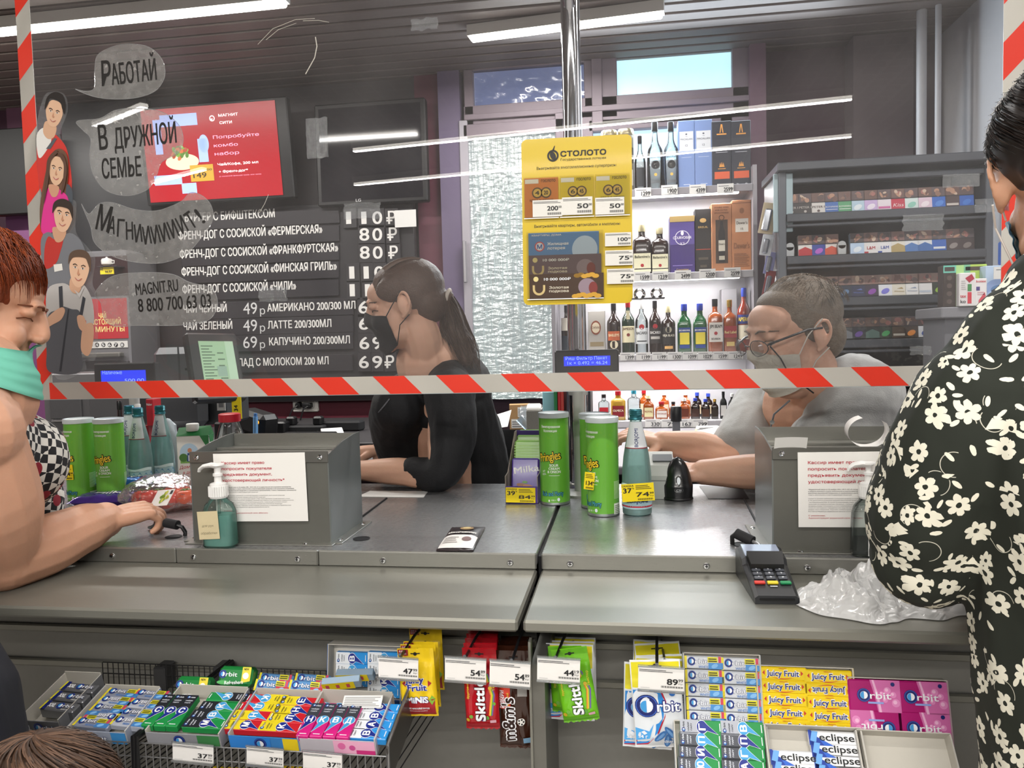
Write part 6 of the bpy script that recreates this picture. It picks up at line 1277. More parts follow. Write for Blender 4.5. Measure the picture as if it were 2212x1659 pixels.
def gum_mesh(kind, *a):
    key = (kind,)+a
    if key in GM: return GM[key]
    q = MB()
    if kind == 'stick':        # pellet pack lying across: base colour, accent
        w, h, t = .064, .0195, .012; c, acc = a[:2]; q.box((0, 0, t/2), (w, h, t), m(c, .3, .15), .002); q.M = T(-w/2, -h/2, t)
        q.rect(w*.0, 0, w*.06, h, ink('#e0cf2c')); q.rect(w*.62, 0, w, h*.5, ink(acc)); q.rect(w*.60, h*.52, w*.86, h*.95, ink('#d8d026'), 2); q.bars(w*.62, h*.58, w*.84, h*.92, 2, ink('#26261a'), 3, .5, .1)
        q.rect(w*.88, h*.5, w*.95, h, ink('#c8405a'), 2); orbit_word(q, w*.08, h*.58, h*.42); q.text(a[2], w*.36, h*.06, w*.26, h*.20, ink('#5a82c0'), 3, .02)
        q.disc(w*.78, h*.25, w*.09, h*.16, ink('#7fb4e4'), 2, rot=20, n=12)
    elif kind == 'xxl':
        w, h, t = .066, .02, .02; q.box((0, 0, t/2), (w, h, t), m('#77787c', .3, .4), .002); q.M = T(-w/2, -h/2, t); q.rect(0, 0, w*.05, h, ink('#d8d026')); q.rect(w*.05, 0, w*.16, h, NAVY)
        q.text('XXL', w*.18, h*.28, w*.2, h*.4, WHI, 3, .04); orbit_word(q, w*.42, h*.5, h*.42); q.text('WHITE', w*.62, h*.03, w*.2, h*.16, WHI, 3, .0)
    elif kind == 'letter':     # upright 2 x 7 cm: top colour, drop colour, bottom colour, letter
        w, h, t = .0205, .072, .012; top, drop, bot, ch = a; q.box((0, 0, t/2), (w, h, t), m(bot, .35), .0012); q.M = T(-w/2, -h/2, t)
        q.rect(0, h*.56, w, h, ink(top)); lt = ink('#20242c') if top in ('#e0cc24', '#dfe4ea', '#a9adb8') else ink('#dfe4ee')
        o_logo(q, w*.28, h*.92, w*.15); q.text('rbit', w*.45, h*.895, w*.4, h*.045, lt, 2, .03); q.text('НАЙДИ', w*.2, h*.79, w*.6, h*.032, lt, 2, .03); q.text('ПАРУ', w*.24, h*.72, w*.5, h*.032, lt, 2, .03)
        pts = []; cx, cy, r = w*.5, h*.48, w*.44
        for i in range(19): a_ = math.radians(-25+i*230/18); pts.append((cx+r*math.cos(a_), cy+r*math.sin(a_)))
        pts += [(cx-r*.55, cy-r*.9), (w*.04, h*.12), (cx+r*.35, cy-r*1.0)]
        P2 = [(cx+(x-cx)*1.1, cy+(y-cy)*1.06) for x, y in pts]; q.poly([(max(0, min(w, x)), y) for x, y in P2], WHI, 2); q.poly(pts, ink(drop), 3)
        q.text(ch, cx, cy-h*.075, w*.42, h*.15, WHI, 4, .05, align='C'); q.rect(w*.25, h*.05, w*.8, h*.07, ink('#e4e8ee'), 2)
    elif kind == 'juicy':
        w, h, t = .0745, .0205, .012; q.box((0, 0, t/2), (w, h, t), m('#e6c81e', .3, coat=.2), .002); q.M = T(-w/2, -h/2, t)
        for k, mt in ((2, WHI), (3, ink('#1c2a72'))): q.text('Juicy Fruit', w*.5, h*.33, w*.66 if k == 3 else w*.68, h*.42 if k == 3 else h*.45, mt, k, .03 if k == 3 else .07, align='C')
        rd = ink('#c02a1c'); q.poly([(w*.08, h*.55), (w*.13, h*.75), (w*.13, h*.38)], rd, 2); q.poly([(w*.92, h*.55), (w*.87, h*.38), (w*.87, h*.75)], rd, 2)
        q.poly([(w*(.25+.5*i/10), h*(.26-.10*math.sin(math.pi*i/10))) for i in range(11)]+[(w*(.75-.5*i/10), h*(.26-.16*math.sin(math.pi*i/10))) for i in range(11)], rd, 2); q.text("WRIGLEY'S", w*.5, h*.83, w*.16, h*.09, rd, 2, .01, align='C')
    elif kind == 'bubble':
        w, h, t = .076, .047, .016; q.box((0, 0, t/2), (w, h, t), m('#a81a6c', .3, coat=.2), .002); q.M = T(-w/2, -h/2, t); q.poly([(w*.55, 0), (w, 0), (w, h), (w*.42, h), (w*.5, h*.5)], ink('#cf6aa8'))
        q.poly([(w*.46, h), (w*.50, h), (w*.58, h*.5), (w*.62, 0), (w*.57, 0), (w*.53, h*.5)], ink('#e8b0d2'), 2)
        for x, y, r in ((.75, .68, .07), (.86, .55, .06), (.7, .38, .05), (.9, .3, .08), (.64, .58, .04)): q.disc(w*x, h*y, w*r, w*r, ink('#e08ac0'), 2, n=16); q.disc(w*(x-.015), h*y+w*.015, w*r*.5, w*r*.5, ink('#f0b8da'), 3, n=12)
        orbit_word(q, w*.16, h*.52, h*.26, 4, False); q.rect(w*.36, h*.26, w*.66, h*.32, ink('#8fa4e0'), 5); q.disc(w*.86, h*.88, w*.04, w*.04, NAVY, 4, n=14)
    elif kind == 'eclipse':
        w, h, t = .0745, .021, .012; q.box((0, 0, t/2), (w, h, t), m('#e6e8ec', .3), .002); q.M = T(-w/2, -h/2, t); q.poly([(0, 0), (w*.5, 0), (w*.18, h*.55), (w*.05, h), (0, h)], ink('#1c3c9a')); q.poly([(w*.02, h*.3), (w*.14, h*.2), (w*.2, h*.9), (w*.08, h*.95)], ink('#6aa4e0'), 2); q.poly([(w*.3, 0), (w*.5, 0), (w*.2, h*.5)], ink('#2f62c8'), 2)
        q.text('eclipse', w*.22, h*.33, w*.72, h*.46, ink('#101214'), 3, .02)
    elif kind == 'refresh':
        w, h, t = .062, .034, .03; q.box((0, 0, t/2), (w, h, t), m('#1f7a3a', .3, coat=.2), .006); q.M = T(-w/2, -h/2, t); q.poly([(w*.72, h*.2), (w*.98, h*.3), (w*.98, h*.97), (w*.72, h*.97)], ink('#dccb3a')); q.disc(w*.84, h*.55, w*.09, h*.16, ink('#eceee6'), 2, n=14); q.text('NEW', w*.77, h*.82, w*.14, h*.1, ink('#2a2a1a'), 2, .02)
        orbit_word(q, w*.04, h*.6, h*.25, 3, False); q.text('Refreshers', w*.24, h*.10, w*.55, h*.17, WHI, 3, .01, 4); q.disc(w*.2, h*.2, w*.2, h*.1, ink('#4fa85a'), 2)
    GM[key] = q.mesh('gum_'+kind); return GM[key]
CNT = {}
def gum(F_, px, py, rot, label, group, kind, *a, lift=.012, tilt=0., s=(1, 1)):
    u, v = onplane(px, py, F_)
    o = bpy.data.objects.new('gum_pack', gum_mesh(kind, *a)); COL.objects.link(o)
    o.matrix_world = F_ @ T(u, v, lift) @ RX(tilt) @ RZ(rot) @ Matrix.Diagonal((*s, 1, 1)); return tag(o, label, 'chewing gum', group)
CB = m('#bdb9b0', .8, var=.04)
def tray(F_, label, pa, pb, hgt, col, front, drop=0.):
    u0, v0 = onplane(*pa, F_); u1, v1 = onplane(*pb, F_); w, h = u1-u0, v1-v0; t = .0014
    th = thing('gum_carton', label, 'carton', M=F_ @ T(u0, v0, drop)); c = m(col, .45)
    q = MB(); q.box((w/2, h/2, .0008), (w, h, .0016), CB); q.build('base', th)
    for nm, ce, sz in (('front_wall', (w/2, 0, hgt*.42), (w, t, hgt*.84)), ('back_wall', (w/2, h, hgt*.55), (w, t, hgt*1.1)), ('side_wall', (0, h/2, hgt*.5), (t, h, hgt)), ('side_wall', (w, h/2, hgt*.5), (t, h, hgt))):
        q = MB(); q.box(ce, sz, c if nm == 'front_wall' else CB)
        if nm == 'front_wall' and front:
            q.M = T(0, -t/2-.0003, 0) @ FRONT; front(q, w, hgt*.84)
        if nm == 'side_wall':
            q.box((ce[0]+(-.0012 if ce[0] == 0 else .0012), h/2, hgt*.5), (.0008, h, hgt), c)
        q.build(nm, th)
    return th
def f_xxl(q, w, h): q.text('XXL', w*.05, h*.3, w*.2, h*.4, WHI, 3, .04); orbit_word(q, w*.34, h*.55, h*.42); q.text('WHITE', w*.6, h*.06, w*.22, h*.16, WHI, 3)
def f_orb(q, w, h): q.disc(w*.1, h*.5, h*.6, h*.5, ink('#7fb4e4'), 1); orbit_word(q, w*.3, h*.5, h*.45); q.rect(w*.75, 0, w, h, ink('#3f8fd0'), 1)
def f_let(q, w, h): o_logo(q, w*.45, h*.5, h*.42); q.rect(w*.7, 0, w, h, ink('#3f7f4a'), 1)
def f_jf(q, w, h): q.rect(0, 0, w*.6, h, ink('#2f7fd0'), 1); o_logo(q, w*.45, h*.5, h*.44); q.rect(w*.78, 0, w, h, ink('#e0c41e'), 1)
def f_pk(q, w, h):
    q.rect(w*.45, 0, w, h, ink('#e6a9c6'), 1); q.disc(w*.56, h*.6, h*.25, h*.25, ink('#d86aa0'), 2); q.disc(w*.7, h*.5, h*.2, h*.2, ink('#c85090'), 2); q.rect(w*.75, 0, w, h*.35, ink('#c8307a'), 2)
tray(FL, 'grey open carton of grey gum, furthest along the basket toward the red-haired customer', (52, 1582), (226, 1486), .03, '#6f7074', f_xxl)
for k, (px, py) in enumerate(((180, 1512), (160, 1533), (138, 1554))): gum(FL, px, py, -4, 'grey XXL gum pack, %s in the grey open carton' % ('back', 'middle', 'front')[k], 'grey gum packs', 'xxl', lift=.008)
tray(FL, 'pale open carton of silver and yellow gum beside the black basket divider', (152, 1600), (352, 1512), .026, '#9aa2b4', f_orb)
for k, (px, py) in enumerate(((272, 1521), (257, 1538), (242, 1555), (226, 1571), (208, 1586))): gum(FL, px, py, 180 if k == 3 else -3, 'silver gum pack, %s from the back in the carton beside the divider, near column' % ORD[k], 'silver gum packs', 'stick', '#c2c6d0' if k % 2 else '#8d93a4', '#3f7ab8', 'WINTERFRESH')
for k, (px, py) in enumerate(((334, 1524), (322, 1545), (303, 1566), (288, 1584))): gum(FL, px, py, -3, 'silver gum pack, %s from the back, half under the black basket divider' % ORD[k], 'silver gum packs', 'stick', '#b7bcc9' if k % 2 else '#8d93a4', '#3f7ab8', 'WINTERFRESH')
tray(FL, 'open carton of green gum packs with letters', (322, 1607), (542, 1516), .028, '#8f9096', f_let)
GB, LBL_, DRK, LDP = '#1f8a46', '#3f9ad2', '#1a2c86', '#24262c'
for k, px in enumerate((350, 376, 401)): gum(FL, px, 1562+k, 0, 'upright green gum pack lettered С, %s of three' % ORD[k], 'upright green gum packs', 'letter', LDP, DRK, GB, 'С', lift=.016)
for k, (px, py, ch, dc) in enumerate(((498, 1530, 'К', LBL_), (482, 1551, 'К', LBL_), (464, 1570, 'В', LBL_), (448, 1588, 'М', DRK))): gum(FL, px, py, 90 if k else -90, 'green gum pack lying across, %s from the back of the green carton' % ORD[k], 'green gum packs lying across', 'letter', LDP, dc, GB, ch)
tray(FL, 'open carton of yellow and red gum packs with letters', (500, 1614), (698, 1524), .028, '#3a7fc0', f_jf)
RB, YT_ = '#c2202c', '#e0cc24'
for k, (px, py, ch, dc, r) in enumerate(((580, 1534, 'К', LBL_, -90), (566, 1552, 'Д', LBL_, -90), (552, 1571, 'Н', LBL_, 90), (535, 1592, 'М', DRK, 90))): gum(FL, px, py, r, 'yellow and red gum pack lettered %s, %s from the back beside the green carton' % (ch, ORD[k]), 'yellow and red gum packs', 'letter', YT_, dc, RB, ch)
for k, (px, py, ch, dc) in enumerate(((655, 1540, 'Е', DRK), (643, 1560, 'Н', DRK), (630, 1577, 'Л', DRK), (612, 1596, 'К', DRK))): gum(FL, px, py, 90, 'yellow and red gum pack lettered %s, %s from the back beside the pink packs' % (ch, ORD[k]), 'yellow and red gum packs', 'letter', YT_, dc, RB, ch)
tray(FL, 'open carton of pink and blue gum packs at the steel end of the basket', (652, 1622), (852, 1530), .03, '#b9b4bc', f_pk)
PKB = '#c8207c'
for k, (px, ch, dc) in enumerate(((676, 'Н', DRK), (704, 'К', LBL_), (732, 'В', LBL_), (760, 'Д', LBL_))): gum(FL, px, 1586+k, 0, 'upright pink gum pack lettered %s' % ch, 'upright pink gum packs', 'letter', '#3a3d46', dc, PKB, ch, lift=.018)
for k, (px, py, ch, dc) in enumerate(((822, 1554, 'С', DRK), (812, 1573, 'В', DRK), (805, 1592, 'А', DRK), (794, 1611, 'В', DRK))): gum(FL, px, py, 90, 'white and blue gum pack lettered %s, %s from the back of the pink carton' % (ch, ORD[k]), 'white and blue gum packs', 'letter', '#dfe4ea', dc, '#2f8fd8', ch)
gum(FL, 735, 1545, -90, 'dark gum pack lettered А behind the upright pink packs', 'dark gum packs', 'letter', '#3a3d46', LBL_, PKB, 'А', lift=.004)
u, v = onplane(788, 1550, FL); q = MB(); q.box((0, 0, 0), (.066, .022, .002), PAPER, .0005); q.M = T(-.033, -.011, .0012); q.bars(.003, .002, .063, .020, 6, ink('#8d8d90'), 1); o = q.build('gum_pack'); o.matrix_world = FL @ T(u, v, .032) @ RX(18) @ RZ(3); tag(o, 'gum pack turned over to its white printed back on the blue packs', 'chewing gum')
for k, (px, py) in enumerate(((432, 1484), (526, 1474))): gum(FL, px, py, 0, ('green refresher box lying beside the black basket divider', 'tallest green refresher box with a yellow corner')[k], 'green refresher boxes', 'refresh', lift=.0+.012*k, tilt=50)
for k, (px, py) in enumerate(((602, 1478), (594, 1492), (680, 1479), (668, 1494))): gum(FL, px, py, -2, 'blue, white and red gum pack, %s behind the yellow carton' % ORD[k], 'blue, white and red gum packs', 'stick', '#5f93c8', '#b8323a', 'STRAWBERRY', lift=.006, tilt=35)
for k, (px, py, r) in enumerate(((772, 1480, 4), (742, 1497, 8))):
    u, v = onplane(px, py, FL); q = MB(); q.box((0, 0, 0), (.066, .012, .02), m('#8fa4b8', .35), .001); q.M = T(-.033, -.0063, -.01) @ FRONT; q.rect(0, 0, .056, .02, YEL); 
    for i in range(3): q.rect(.006+.018*i, .005, .012+.018*i, .015, ink('#c8485a'), 2)
    o = q.build('gum_pack'); o.matrix_world = FL @ T(u, v, .022) @ RX(20) @ RZ(r); tag(o, ('upper', 'lower')[k]+' gum pack turned to its yellow edge below the blue letter packs', 'chewing gum', 'gum packs showing a yellow edge')
tray(FB, 'upright blue carton of blue gum packs behind the basket', (720, 1506), (876, 1388), .03, '#3a6ab0', None)
for k, (px, py, ch, dc) in enumerate(((768, 1416, 'В', DRK), (768, 1441, 'К', LBL_), (768, 1464, 'С', DRK), (836, 1416, 'І', LBL_), (836, 1441, 'Л', LBL_), (836, 1464, 'К', DRK), (836, 1488, 'М', LBL_), (805, 1506, 'Н', LBL_))):
    gum(FB, px, py, 90, 'blue and white gum pack lettered %s in the upright blue carton' % ch if k != 7 else 'blue and white gum pack lettered Н slipped below the upright blue carton', 'blue and white gum packs', 'letter', '#dfe4ea', dc, '#2f8fd8', ch, lift=.008, s=(1, .84))
WIRE = m('#8f8f90', .3, .8); WIRED = m('#2a2a2b', .45, .3)
def wires(q, M, w, h, nx, nz, r, mt):
    for i in range(nx+1): q.tube([M @ Vector((w*i/nx, h, 0)), M @ Vector((w*i/nx, 0, 0))], r, mt, 5)
    for j in range(nz+1): q.tube([M @ Vector((0, h*j/nz, -.0022)), M @ Vector((w, h*j/nz, -.0022))], r*1.1, mt, 5)
for name, lab, xa, xb, nx in (('wire_basket', 'wire basket of gum cartons nearest the red-haired customer', (-40, 1592), (297, 1600), 24), ('wire_basket', 'wire basket of letter gum between black divider and steel end', (299, 1602), (838, 1628), 34)):
    a, b_ = P(*xa, 1.105), P(*xb, 1.105); a.z = b_.z = (a.z+b_.z)/2 if False else P(300, 1601, 1.105).z-.004
    w = b_.x-a.x; t = thing(name, lab, 'basket', (a.x, 1.105, a.z-.06)); I = Matrix.Translation(-t.location)
    q = MB(I); wires(q, T(a.x, 1.105, a.z-.045) @ FRONT, w, .045, nx, 2, .0011, WIRE); q.build('front_wires', t)
    zb = P(300, 1478, 1.40).z; q = MB(I); wires(q, T(a.x, 1.405, zb-.03) @ FRONT, w, .07, nx, 3, .0011, WIRED); q.build('back_wires', t)
    q = MB(I)
    for i in range(nx+1): x = a.x+w*i/nx; q.tube([(x, 1.105, a.z-.045), (x, 1.405, zb-.03)], .0011, WIRED, 5)
    q.build('floor_wires', t)
    for x in ((b_.x-.004,) if 'nearest' in lab else (a.x, b_.x)):
        q = MB(I)
        if x == b_.x: q.box((x, 1.18, a.z+.008), (.003, .15, .06), m('#5a5854', .3, .7), .001, Matrix.Rotation(A15, 3, 'X')); q.tube([(x, 1.105, a.z-.045), (x, 1.105, a.z+.02), (x, 1.255, a.z+.062), (x, 1.405, zb+.04)], .003, WIRE, 8)
        else: q.tube([(x, 1.10, a.z-.045), (x, 1.10, a.z+.012), (x, 1.405, zb+.052), (x, 1.405, zb)], .0045, BLACK, 8)
        q.build('side_rod', t)
    for px in ((345,) if 'nearest' in lab else (472,)):
        x = P(px, 1450, 1.42).x; q = MB(I); q.box((x+.012, 1.418, P(px, 1458, 1.42).z), (.026, .04, .05), m('#3f3f41', .4, .3), .003); q.build('hook_bracket', t)
def white_tag(label, x0, y0, x1, y1, Y, price, kop, tilt=0., yaw=0., holder=True):
    cx, z0, w, h = BX(x0, y0, x1, y1, Y)
    M = T(cx, Y, z0+h/2) @ RZ(yaw) @ RY(tilt)
    t = thing('price_tag', label, 'price tag', M=M, group='white price tags under the packing shelf')
    q = MB(); q.box((0, 0, 0), (w, .0012, h), m('#dfddda', .55), .0002); q.M = T(-w/2, -.0009, -h/2) @ FRONT; K = ink('#17171a')
    q.text(price, w*.86, h*.30, w*.23, h*.24, K, 1, .035, align='R'); q.text(kop, w*.875, h*.44, w*.10, h*.11, K, 1, .02); q.rect(w*.875, h*.42, w*.98, h*.425, K, 1); q.text('₽/шт', w*.875, h*.31, w*.10, h*.07, K, 1, .0)
    q.bars(w*.02, h*.80, w*.75, h*.92, 2, K, 1, .4, .5); q.barcode(w*.5, h*.16, w*.98, h*.24, K, 1, 24); q.rect(w*.05, h*.12, w*.25, h*.135, ink('#9a9a9c'), 1); q.build('card', t)
    if holder:
        q = MB(); q.box((0, -.0016, h*.53), (w*1.02, .002, h*.10), film('clear_plastic', '#eef2f4', ior=1.5, gain=1.5, dust=.2)); q.box((0, -.002, -h*.49), (w*1.02, .004, .003), film('clear_plastic', '#eef2f4')); q.build('holder', t)
    return t
white_tag('white price tag reading 34 on the wire basket', 134, 1594, 214, 1633, 1.095, '34', '99', 2.5)
white_tag('white price tag reading 37 below the green letter gum', 368, 1606, 466, 1648, 1.094, '37', '99', 2.5)
white_tag('white price tag reading 37 below the yellow and red gum', 529, 1614, 616, 1656, 1.094, '37', '99', 2.5)
white_tag('white price tag reading 37 below the pink gum', 651, 1624, 742, 1668, 1.094, '37', '99', 2)
for px, py, nm in ((508, 1672, 'yellow gum pack seen through the basket wires under the yellow carton'), (630, 1668, 'yellow gum pack seen below the wire basket')): 
    o = bpy.data.objects.new('gum_pack', gum_mesh('juicy')); COL.objects.link(o); p = P(px, py, 1.16); o.matrix_world = T(*p) @ RX(62); tag(o, nm, 'chewing gum', 'yellow gum packs in the lower basket')
def hook(label, pxb, pyb, pxe, pye, Ye):
    a = P(pxb, pyb, PANY-.02); e = P(pxe, pye, Ye); t = thing('display_hook', label, 'hook', a, group='display hooks under the shelf'); I = Matrix.Translation(-a)
    q = MB(I)
    for s_ in (-.011, .011): q.box((a.x+s_, PANY-.024, a.z+.004), (.013, .012, .016), m('#9a9a9a', .25, .9), .001)
    q.build('bracket', t)
    q = MB(I); q.tube([a, a+(e-a)*.5+Vector((0, 0, .004)), e, e+Vector((0, -.006, .006))], .0026, m('#3c3d40', .35, .6), 8); q.build('upper_rod', t)
    q = MB(I); q.tube([a+Vector((.008, 0, -.02)), e+Vector((.016, .02, -.022))], .0022, m('#3c3d40', .35, .6), 8); q.build('lower_rod', t)
def pouch(name, label, x0, y0, x1, y1, Y, rot, mt, prints, group, puff=.016, seam=.06, hole=True, seed=1, crimp=0, shared=None):
    cx, z0, w, h = BX(x0, y0, x1, y1, Y)
    M = T(cx, Y, z0+h) @ RY(rot)
    key = (name, round(w, 4), round(h, 4), prints, mt.name, seed)
    def fn(sg):
        def f(a, b_):
            e = max(0, 1-(2*a-1)**6)*max(0, min(1, (b_-.03)/.12, (.80-b_)/.22+.0)); n_ = noise.noise((a*4+seed, b_*6, seed*1.7))*.5+noise.noise((a*11, b_*15, seed))*.25
            u = a if sg > 0 else 1-a; y = -sg*puff*(max(0, e)**.6)*(1+n_*.5)*.55-.0005*sg+.002*noise.noise((u*5, b_*4, seed+3))
            return ((u-.5)*w, y, -h+h*b_+crimp*.0015*math.sin(u*40)*(1 if b_ < .02 else 0))
        return f
    q = MB(); q.grid(24, 34, fn(1), mt); q.grid(10, 14, fn(-1), mt)
    q.warp = lambda p: (p.x, fn(1)(min(1, max(0, p.x/w+.5)), min(1, max(0, 1+p.y/h)))[1]-.0006-p.z, p.y)
    prints(q, w, h)
    if hole: q.disc(0, -h*.07, w*.05, w*.05, ink('#1a1a1a'), 3, n=14); q.rect(-w*.13, -h*.075, w*.13, -h*.06, ink('#1a1a1a'), 3)
    q.warp = None; o = q.build(name, sharp=60); o.matrix_world = M; return tag(o, label, 'sweets', group)
def gridpoly(q, x0, y0, x1, y1, mt, k=1, nu=14, nv=10): q.grid(nu, nv, lambda a, b_: (x0+(x1-x0)*a, y0+(y1-y0)*b_, k*LAY*1.5), mt)
def p_jf(q, w, h):
    gridpoly(q, -w*.46, -h*.97, w*.46, -h*.72, ink('#9c1f24')); gridpoly(q, -w*.48, -h*.10, -w*.2, -h*.01, ink('#8a1a22'))
    for k, mt in ((3, WHI), (5, ink('#26308a'))):
        q.text('Juicy', -w*.05, -h*.47, w*.5, h*.09, mt, k, .04 if k == 5 else .09, align='C'); q.text('Fruit', w*.02, -h*.58, w*.52, h*.09, mt, k, .04 if k == 5 else .09, align='C')
    q.poly([(-w*.4, -h*.48), (-w*.3, -h*.44), (-w*.3, -h*.53)], ink('#9c1f24'), 3); q.poly([(w*.42, -h*.48), (w*.32, -h*.44), (w*.32, -h*.53)], ink('#9c1f24'), 3)
    for x, c in ((-.3, '#c8323a'), (-.4, '#e0c83a'), (.38, '#7fae3a')): q.poly([(w*(x-.07), -h*.73), (w*(x+.02), -h*.66), (w*(x+.1), -h*.72), (w*(x+.01), -h*.80)], ink(c), 4)
    for k, mt in ((4, ink('#26308a')), (6, WHI)): q.text('MiNiS', 0, -h*.76, w*.58, h*.085, mt, k, .10 if k == 4 else .05, align='C')
    q.text('МИКС ФРУКТОВЫХ ВКУСОВ', 0, -h*.86, w*.62, h*.025, WHI, 4, .02, align='C'); q.text('жевательная резинка', 0, -h*.895, w*.5, h*.018, WHI, 4, .0, align='C'); q.text('БЕЗ', -w*.44, -h*.045, w*.16, h*.022, WHI, 4); q.text('САХАРА', -w*.44, -h*.078, w*.2, h*.022, WHI, 4)
def p_sk(col2):
    def f(q, w, h):
        for i, c in enumerate(('#d8782c', '#d8b82c', '#5a9a3a', '#6a4a9a')):
            pts = [(w*(.12+.035*i), -h*.30), (w*(.30+.03*i), -h*.55), (w*(.22+.03*i), -h*.80), (w*(.25+.03*i), -h*.80), (w*(.335+.03*i), -h*.55), (w*(.15+.035*i), -h*.30)]; q.poly(pts, ink(c), 3)
        for x, y, c in ((.3, -.46, '#d8b83a'), (.38, -.66, '#6aa03a'), (-.3, -.82, '#6aa03a'), (-.1, -.85, '#c8782a'), (.05, -.86, '#6a3a8a'), (.18, -.83, '#5a9a3a'), (-.4, -.86, '#c8a82a')): q.disc(w*x, h*y, w*.055, w*.055, ink(c), 4, n=14)
        gridpoly(q, -w*.49, -h*.98, w*.49, -h*.91, ink(col2))
        for k, mt in ((5, ink('#4a1014' if col2 == '#9a1620' else '#2a4a10')), (7, WHI)): q.text('Skittles', w*.12, -h*.87, h*.60, w*.27, mt, k, .10 if k == 5 else .05, 90)
        q.text('Фруктовый микс', -w*.33, -h*.60, h*.3, w*.06, ink('#e0c83a'), 5, .02, 90); q.text('Твистер', w*.42, -h*.5, h*.2, w*.06, ink('#e0c83a'), 5, .02, 90); q.rect(w*.25, -h*.90, w*.42, -h*.86, ink('#d8a8b4'), 4)
        for i in range(7): q.rect(-w*.5, -h*(.01+.012*i), w*.5, -h*(.014+.012*i), ink(col2), 2)
    return f
p_red, p_grn = p_sk('#9a1620'), p_sk('#5aa01c')
def p_mm(q, w, h):
    gridpoly(q, -w*.49, -h*.42, -w*.12, -h*.30+h*.0, ink('#d8402a'), 1); gridpoly(q, -w*.49, -h*.58, -w*.12, -h*.42, ink('#b8281c'), 1); q.text('РАЗБЕРИ', -w*.30, -h*.57, h*.18, w*.12, WHI, 4, .03, 90); q.text('И ВЫИГРАЙ', -w*.16, -h*.57, h*.16, w*.05, ink('#e8c83a'), 4, .02, 90)
    for k, mt in ((4, WHI), (6, ink('#2a1612'))): q.text("m&m's", -w*.02 , -h*.90, h*.44, w*.34, mt, k, .10 if k == 4 else .03, 90)
    q.rect(w*.1, -h*.44, w*.38, -h*.34, ink('#8d8a86'), 3); q.disc(w*.18, -h*.70, w*.11, w*.11, ink('#e6e4e0'), 4, n=20)
    for i in range(5): q.disc(w*.18+w*.07*math.cos(i*1.257), -h*.70+w*.07*math.sin(i*1.257), w*.028, w*.028, ink('#1a1a1a'), 5, n=8)
    q.rect(w*.22, -h*.93, w*.44, -h*.87, ink('#7fa8c8'), 4)
    for i in range(4): q.rect(-w*.5, -h*(.965+.01*i), w*.5, -h*(.968+.01*i), ink('#5a3a30'), 2)
def p_ob(q, w, h):
    W2 = ink('#e4e8ee'); gridpoly(q, -w*.475, -h*.30, w*.475, -h*.02, ink('#e0d422'), 1); gridpoly(q, -w*.475, -h*.975, w*.475, -h*.30, ink('#dfe4ea'), 1)
    pts = [(-w*.47, -h*.32), (w*.06, -h*.32), (w*.14, -h*.45), (w*.10, -h*.62), (-w*.04, -h*.80), (-w*.24, -h*.92), (-w*.47, -h*.95)]
    q.poly([(x+w*.035, y) for x, y in pts[1:6]]+[(-w*.24, -h*.945), (-w*.47, -h*.965), (-w*.47, -h*.9)], ink('#b8203a'), 4); q.poly(pts, ink('#2a84d0'), 5); q.poly([(-w*.47, -h*.75), (-w*.2, -h*.78), (-w*.1, -h*.70), (-w*.2, -h*.86), (-w*.47, -h*.90)], ink('#4fa4e4'), 6)
    o_logo(q, -w*.22, -h*.49, w*.23, 7); q.text('rbit', -w*.02, -h*.55, w*.46, h*.12, ink('#1c2c7a'), 8, .07); q.text('rbit', -w*.01, -h*.547, w*.44, h*.112, WHI, 10, .02)
    for x, y, r in ((.02, -.84, 40), (.22, -.80, 130), (.32, -.88, 20), (.15, -.90, 80)): q.disc(w*x, h*y, w*.16, w*.065, ink('#3f74b4'), 6, rot=r, n=16); q.disc(w*x, h*y, w*.12, w*.03, ink('#6a9ad0'), 7, rot=r, n=12)
    q.text('ВКУС', w*.40, -h*.875, w*.16, h*.028, WHI, 9, .03, align='R'); q.text('СЛАДКАЯ МЯТА', w*.43, -h*.915, w*.45, h*.028, WHI, 9, .03, align='R'); q.text('34 г', -w*.42, -h*.86, w*.18, h*.04, WHI, 8, .02); q.poly([(-w*.36, -h*.79), (-w*.30, -h*.77), (-w*.24, -h*.80), (-w*.30, -h*.82)], W2, 8)
    q.disc(w*.30, -h*.36, w*.06, w*.06, ink('#2a6ab8'), 5, n=16)
YB_, RDB, BRB, GRB, WHB = m('#e3c11c', .35, coat=.2), m('#a5121d', .25, coat=.4), m('#33190f', .22, coat=.5), m('#6cb81f', .25, coat=.3), m('#e6e9ed', .3, coat=.3)
hook('display hook holding the yellow minis bags', 918, 1347, 866, 1418, 1.20)
for k, (dx, dy, Y, nm) in enumerate(((22, -42, 1.37, 'rearmost yellow minis bag, set off from the rest'), (12, -14, 1.29, 'third yellow minis bag from the front'), (6, -8, 1.26, 'second yellow minis bag from the front'), (0, 0, 1.23, 'front yellow minis bag under the price tag reading 47'))):
    s_ = 1.23/Y; pouch('sweet_bag', nm, 899+dx-41*s_, 1397+dy, 899+dx+41*s_, 1397+dy+153*s_, Y, -3 if k == 3 else -1, YB_, p_jf, 'yellow minis bags', seed=k+1)
white_tag('white price tag reading 47 hanging before the yellow minis bags', 815, 1420, 906, 1468, 1.185, '47', '99', 2)
hook('display hook holding the red candy bags', 1046, 1350, 1005, 1422, 1.20)
for k, Y in enumerate((1.40, 1.36, 1.32, 1.28, 1.24)):
    s_ = 1.24/Y; pouch('sweet_bag', 'red candy bag, %s from the panel on its hook' % ORD[k], 1037+(4-k)*2-38*s_, 1395-(4-k)*10, 1037+(4-k)*2+38*s_, 1395-(4-k)*10+183*s_, Y, -1.5, RDB, p_red, 'red candy bags', seed=k+11, crimp=1)
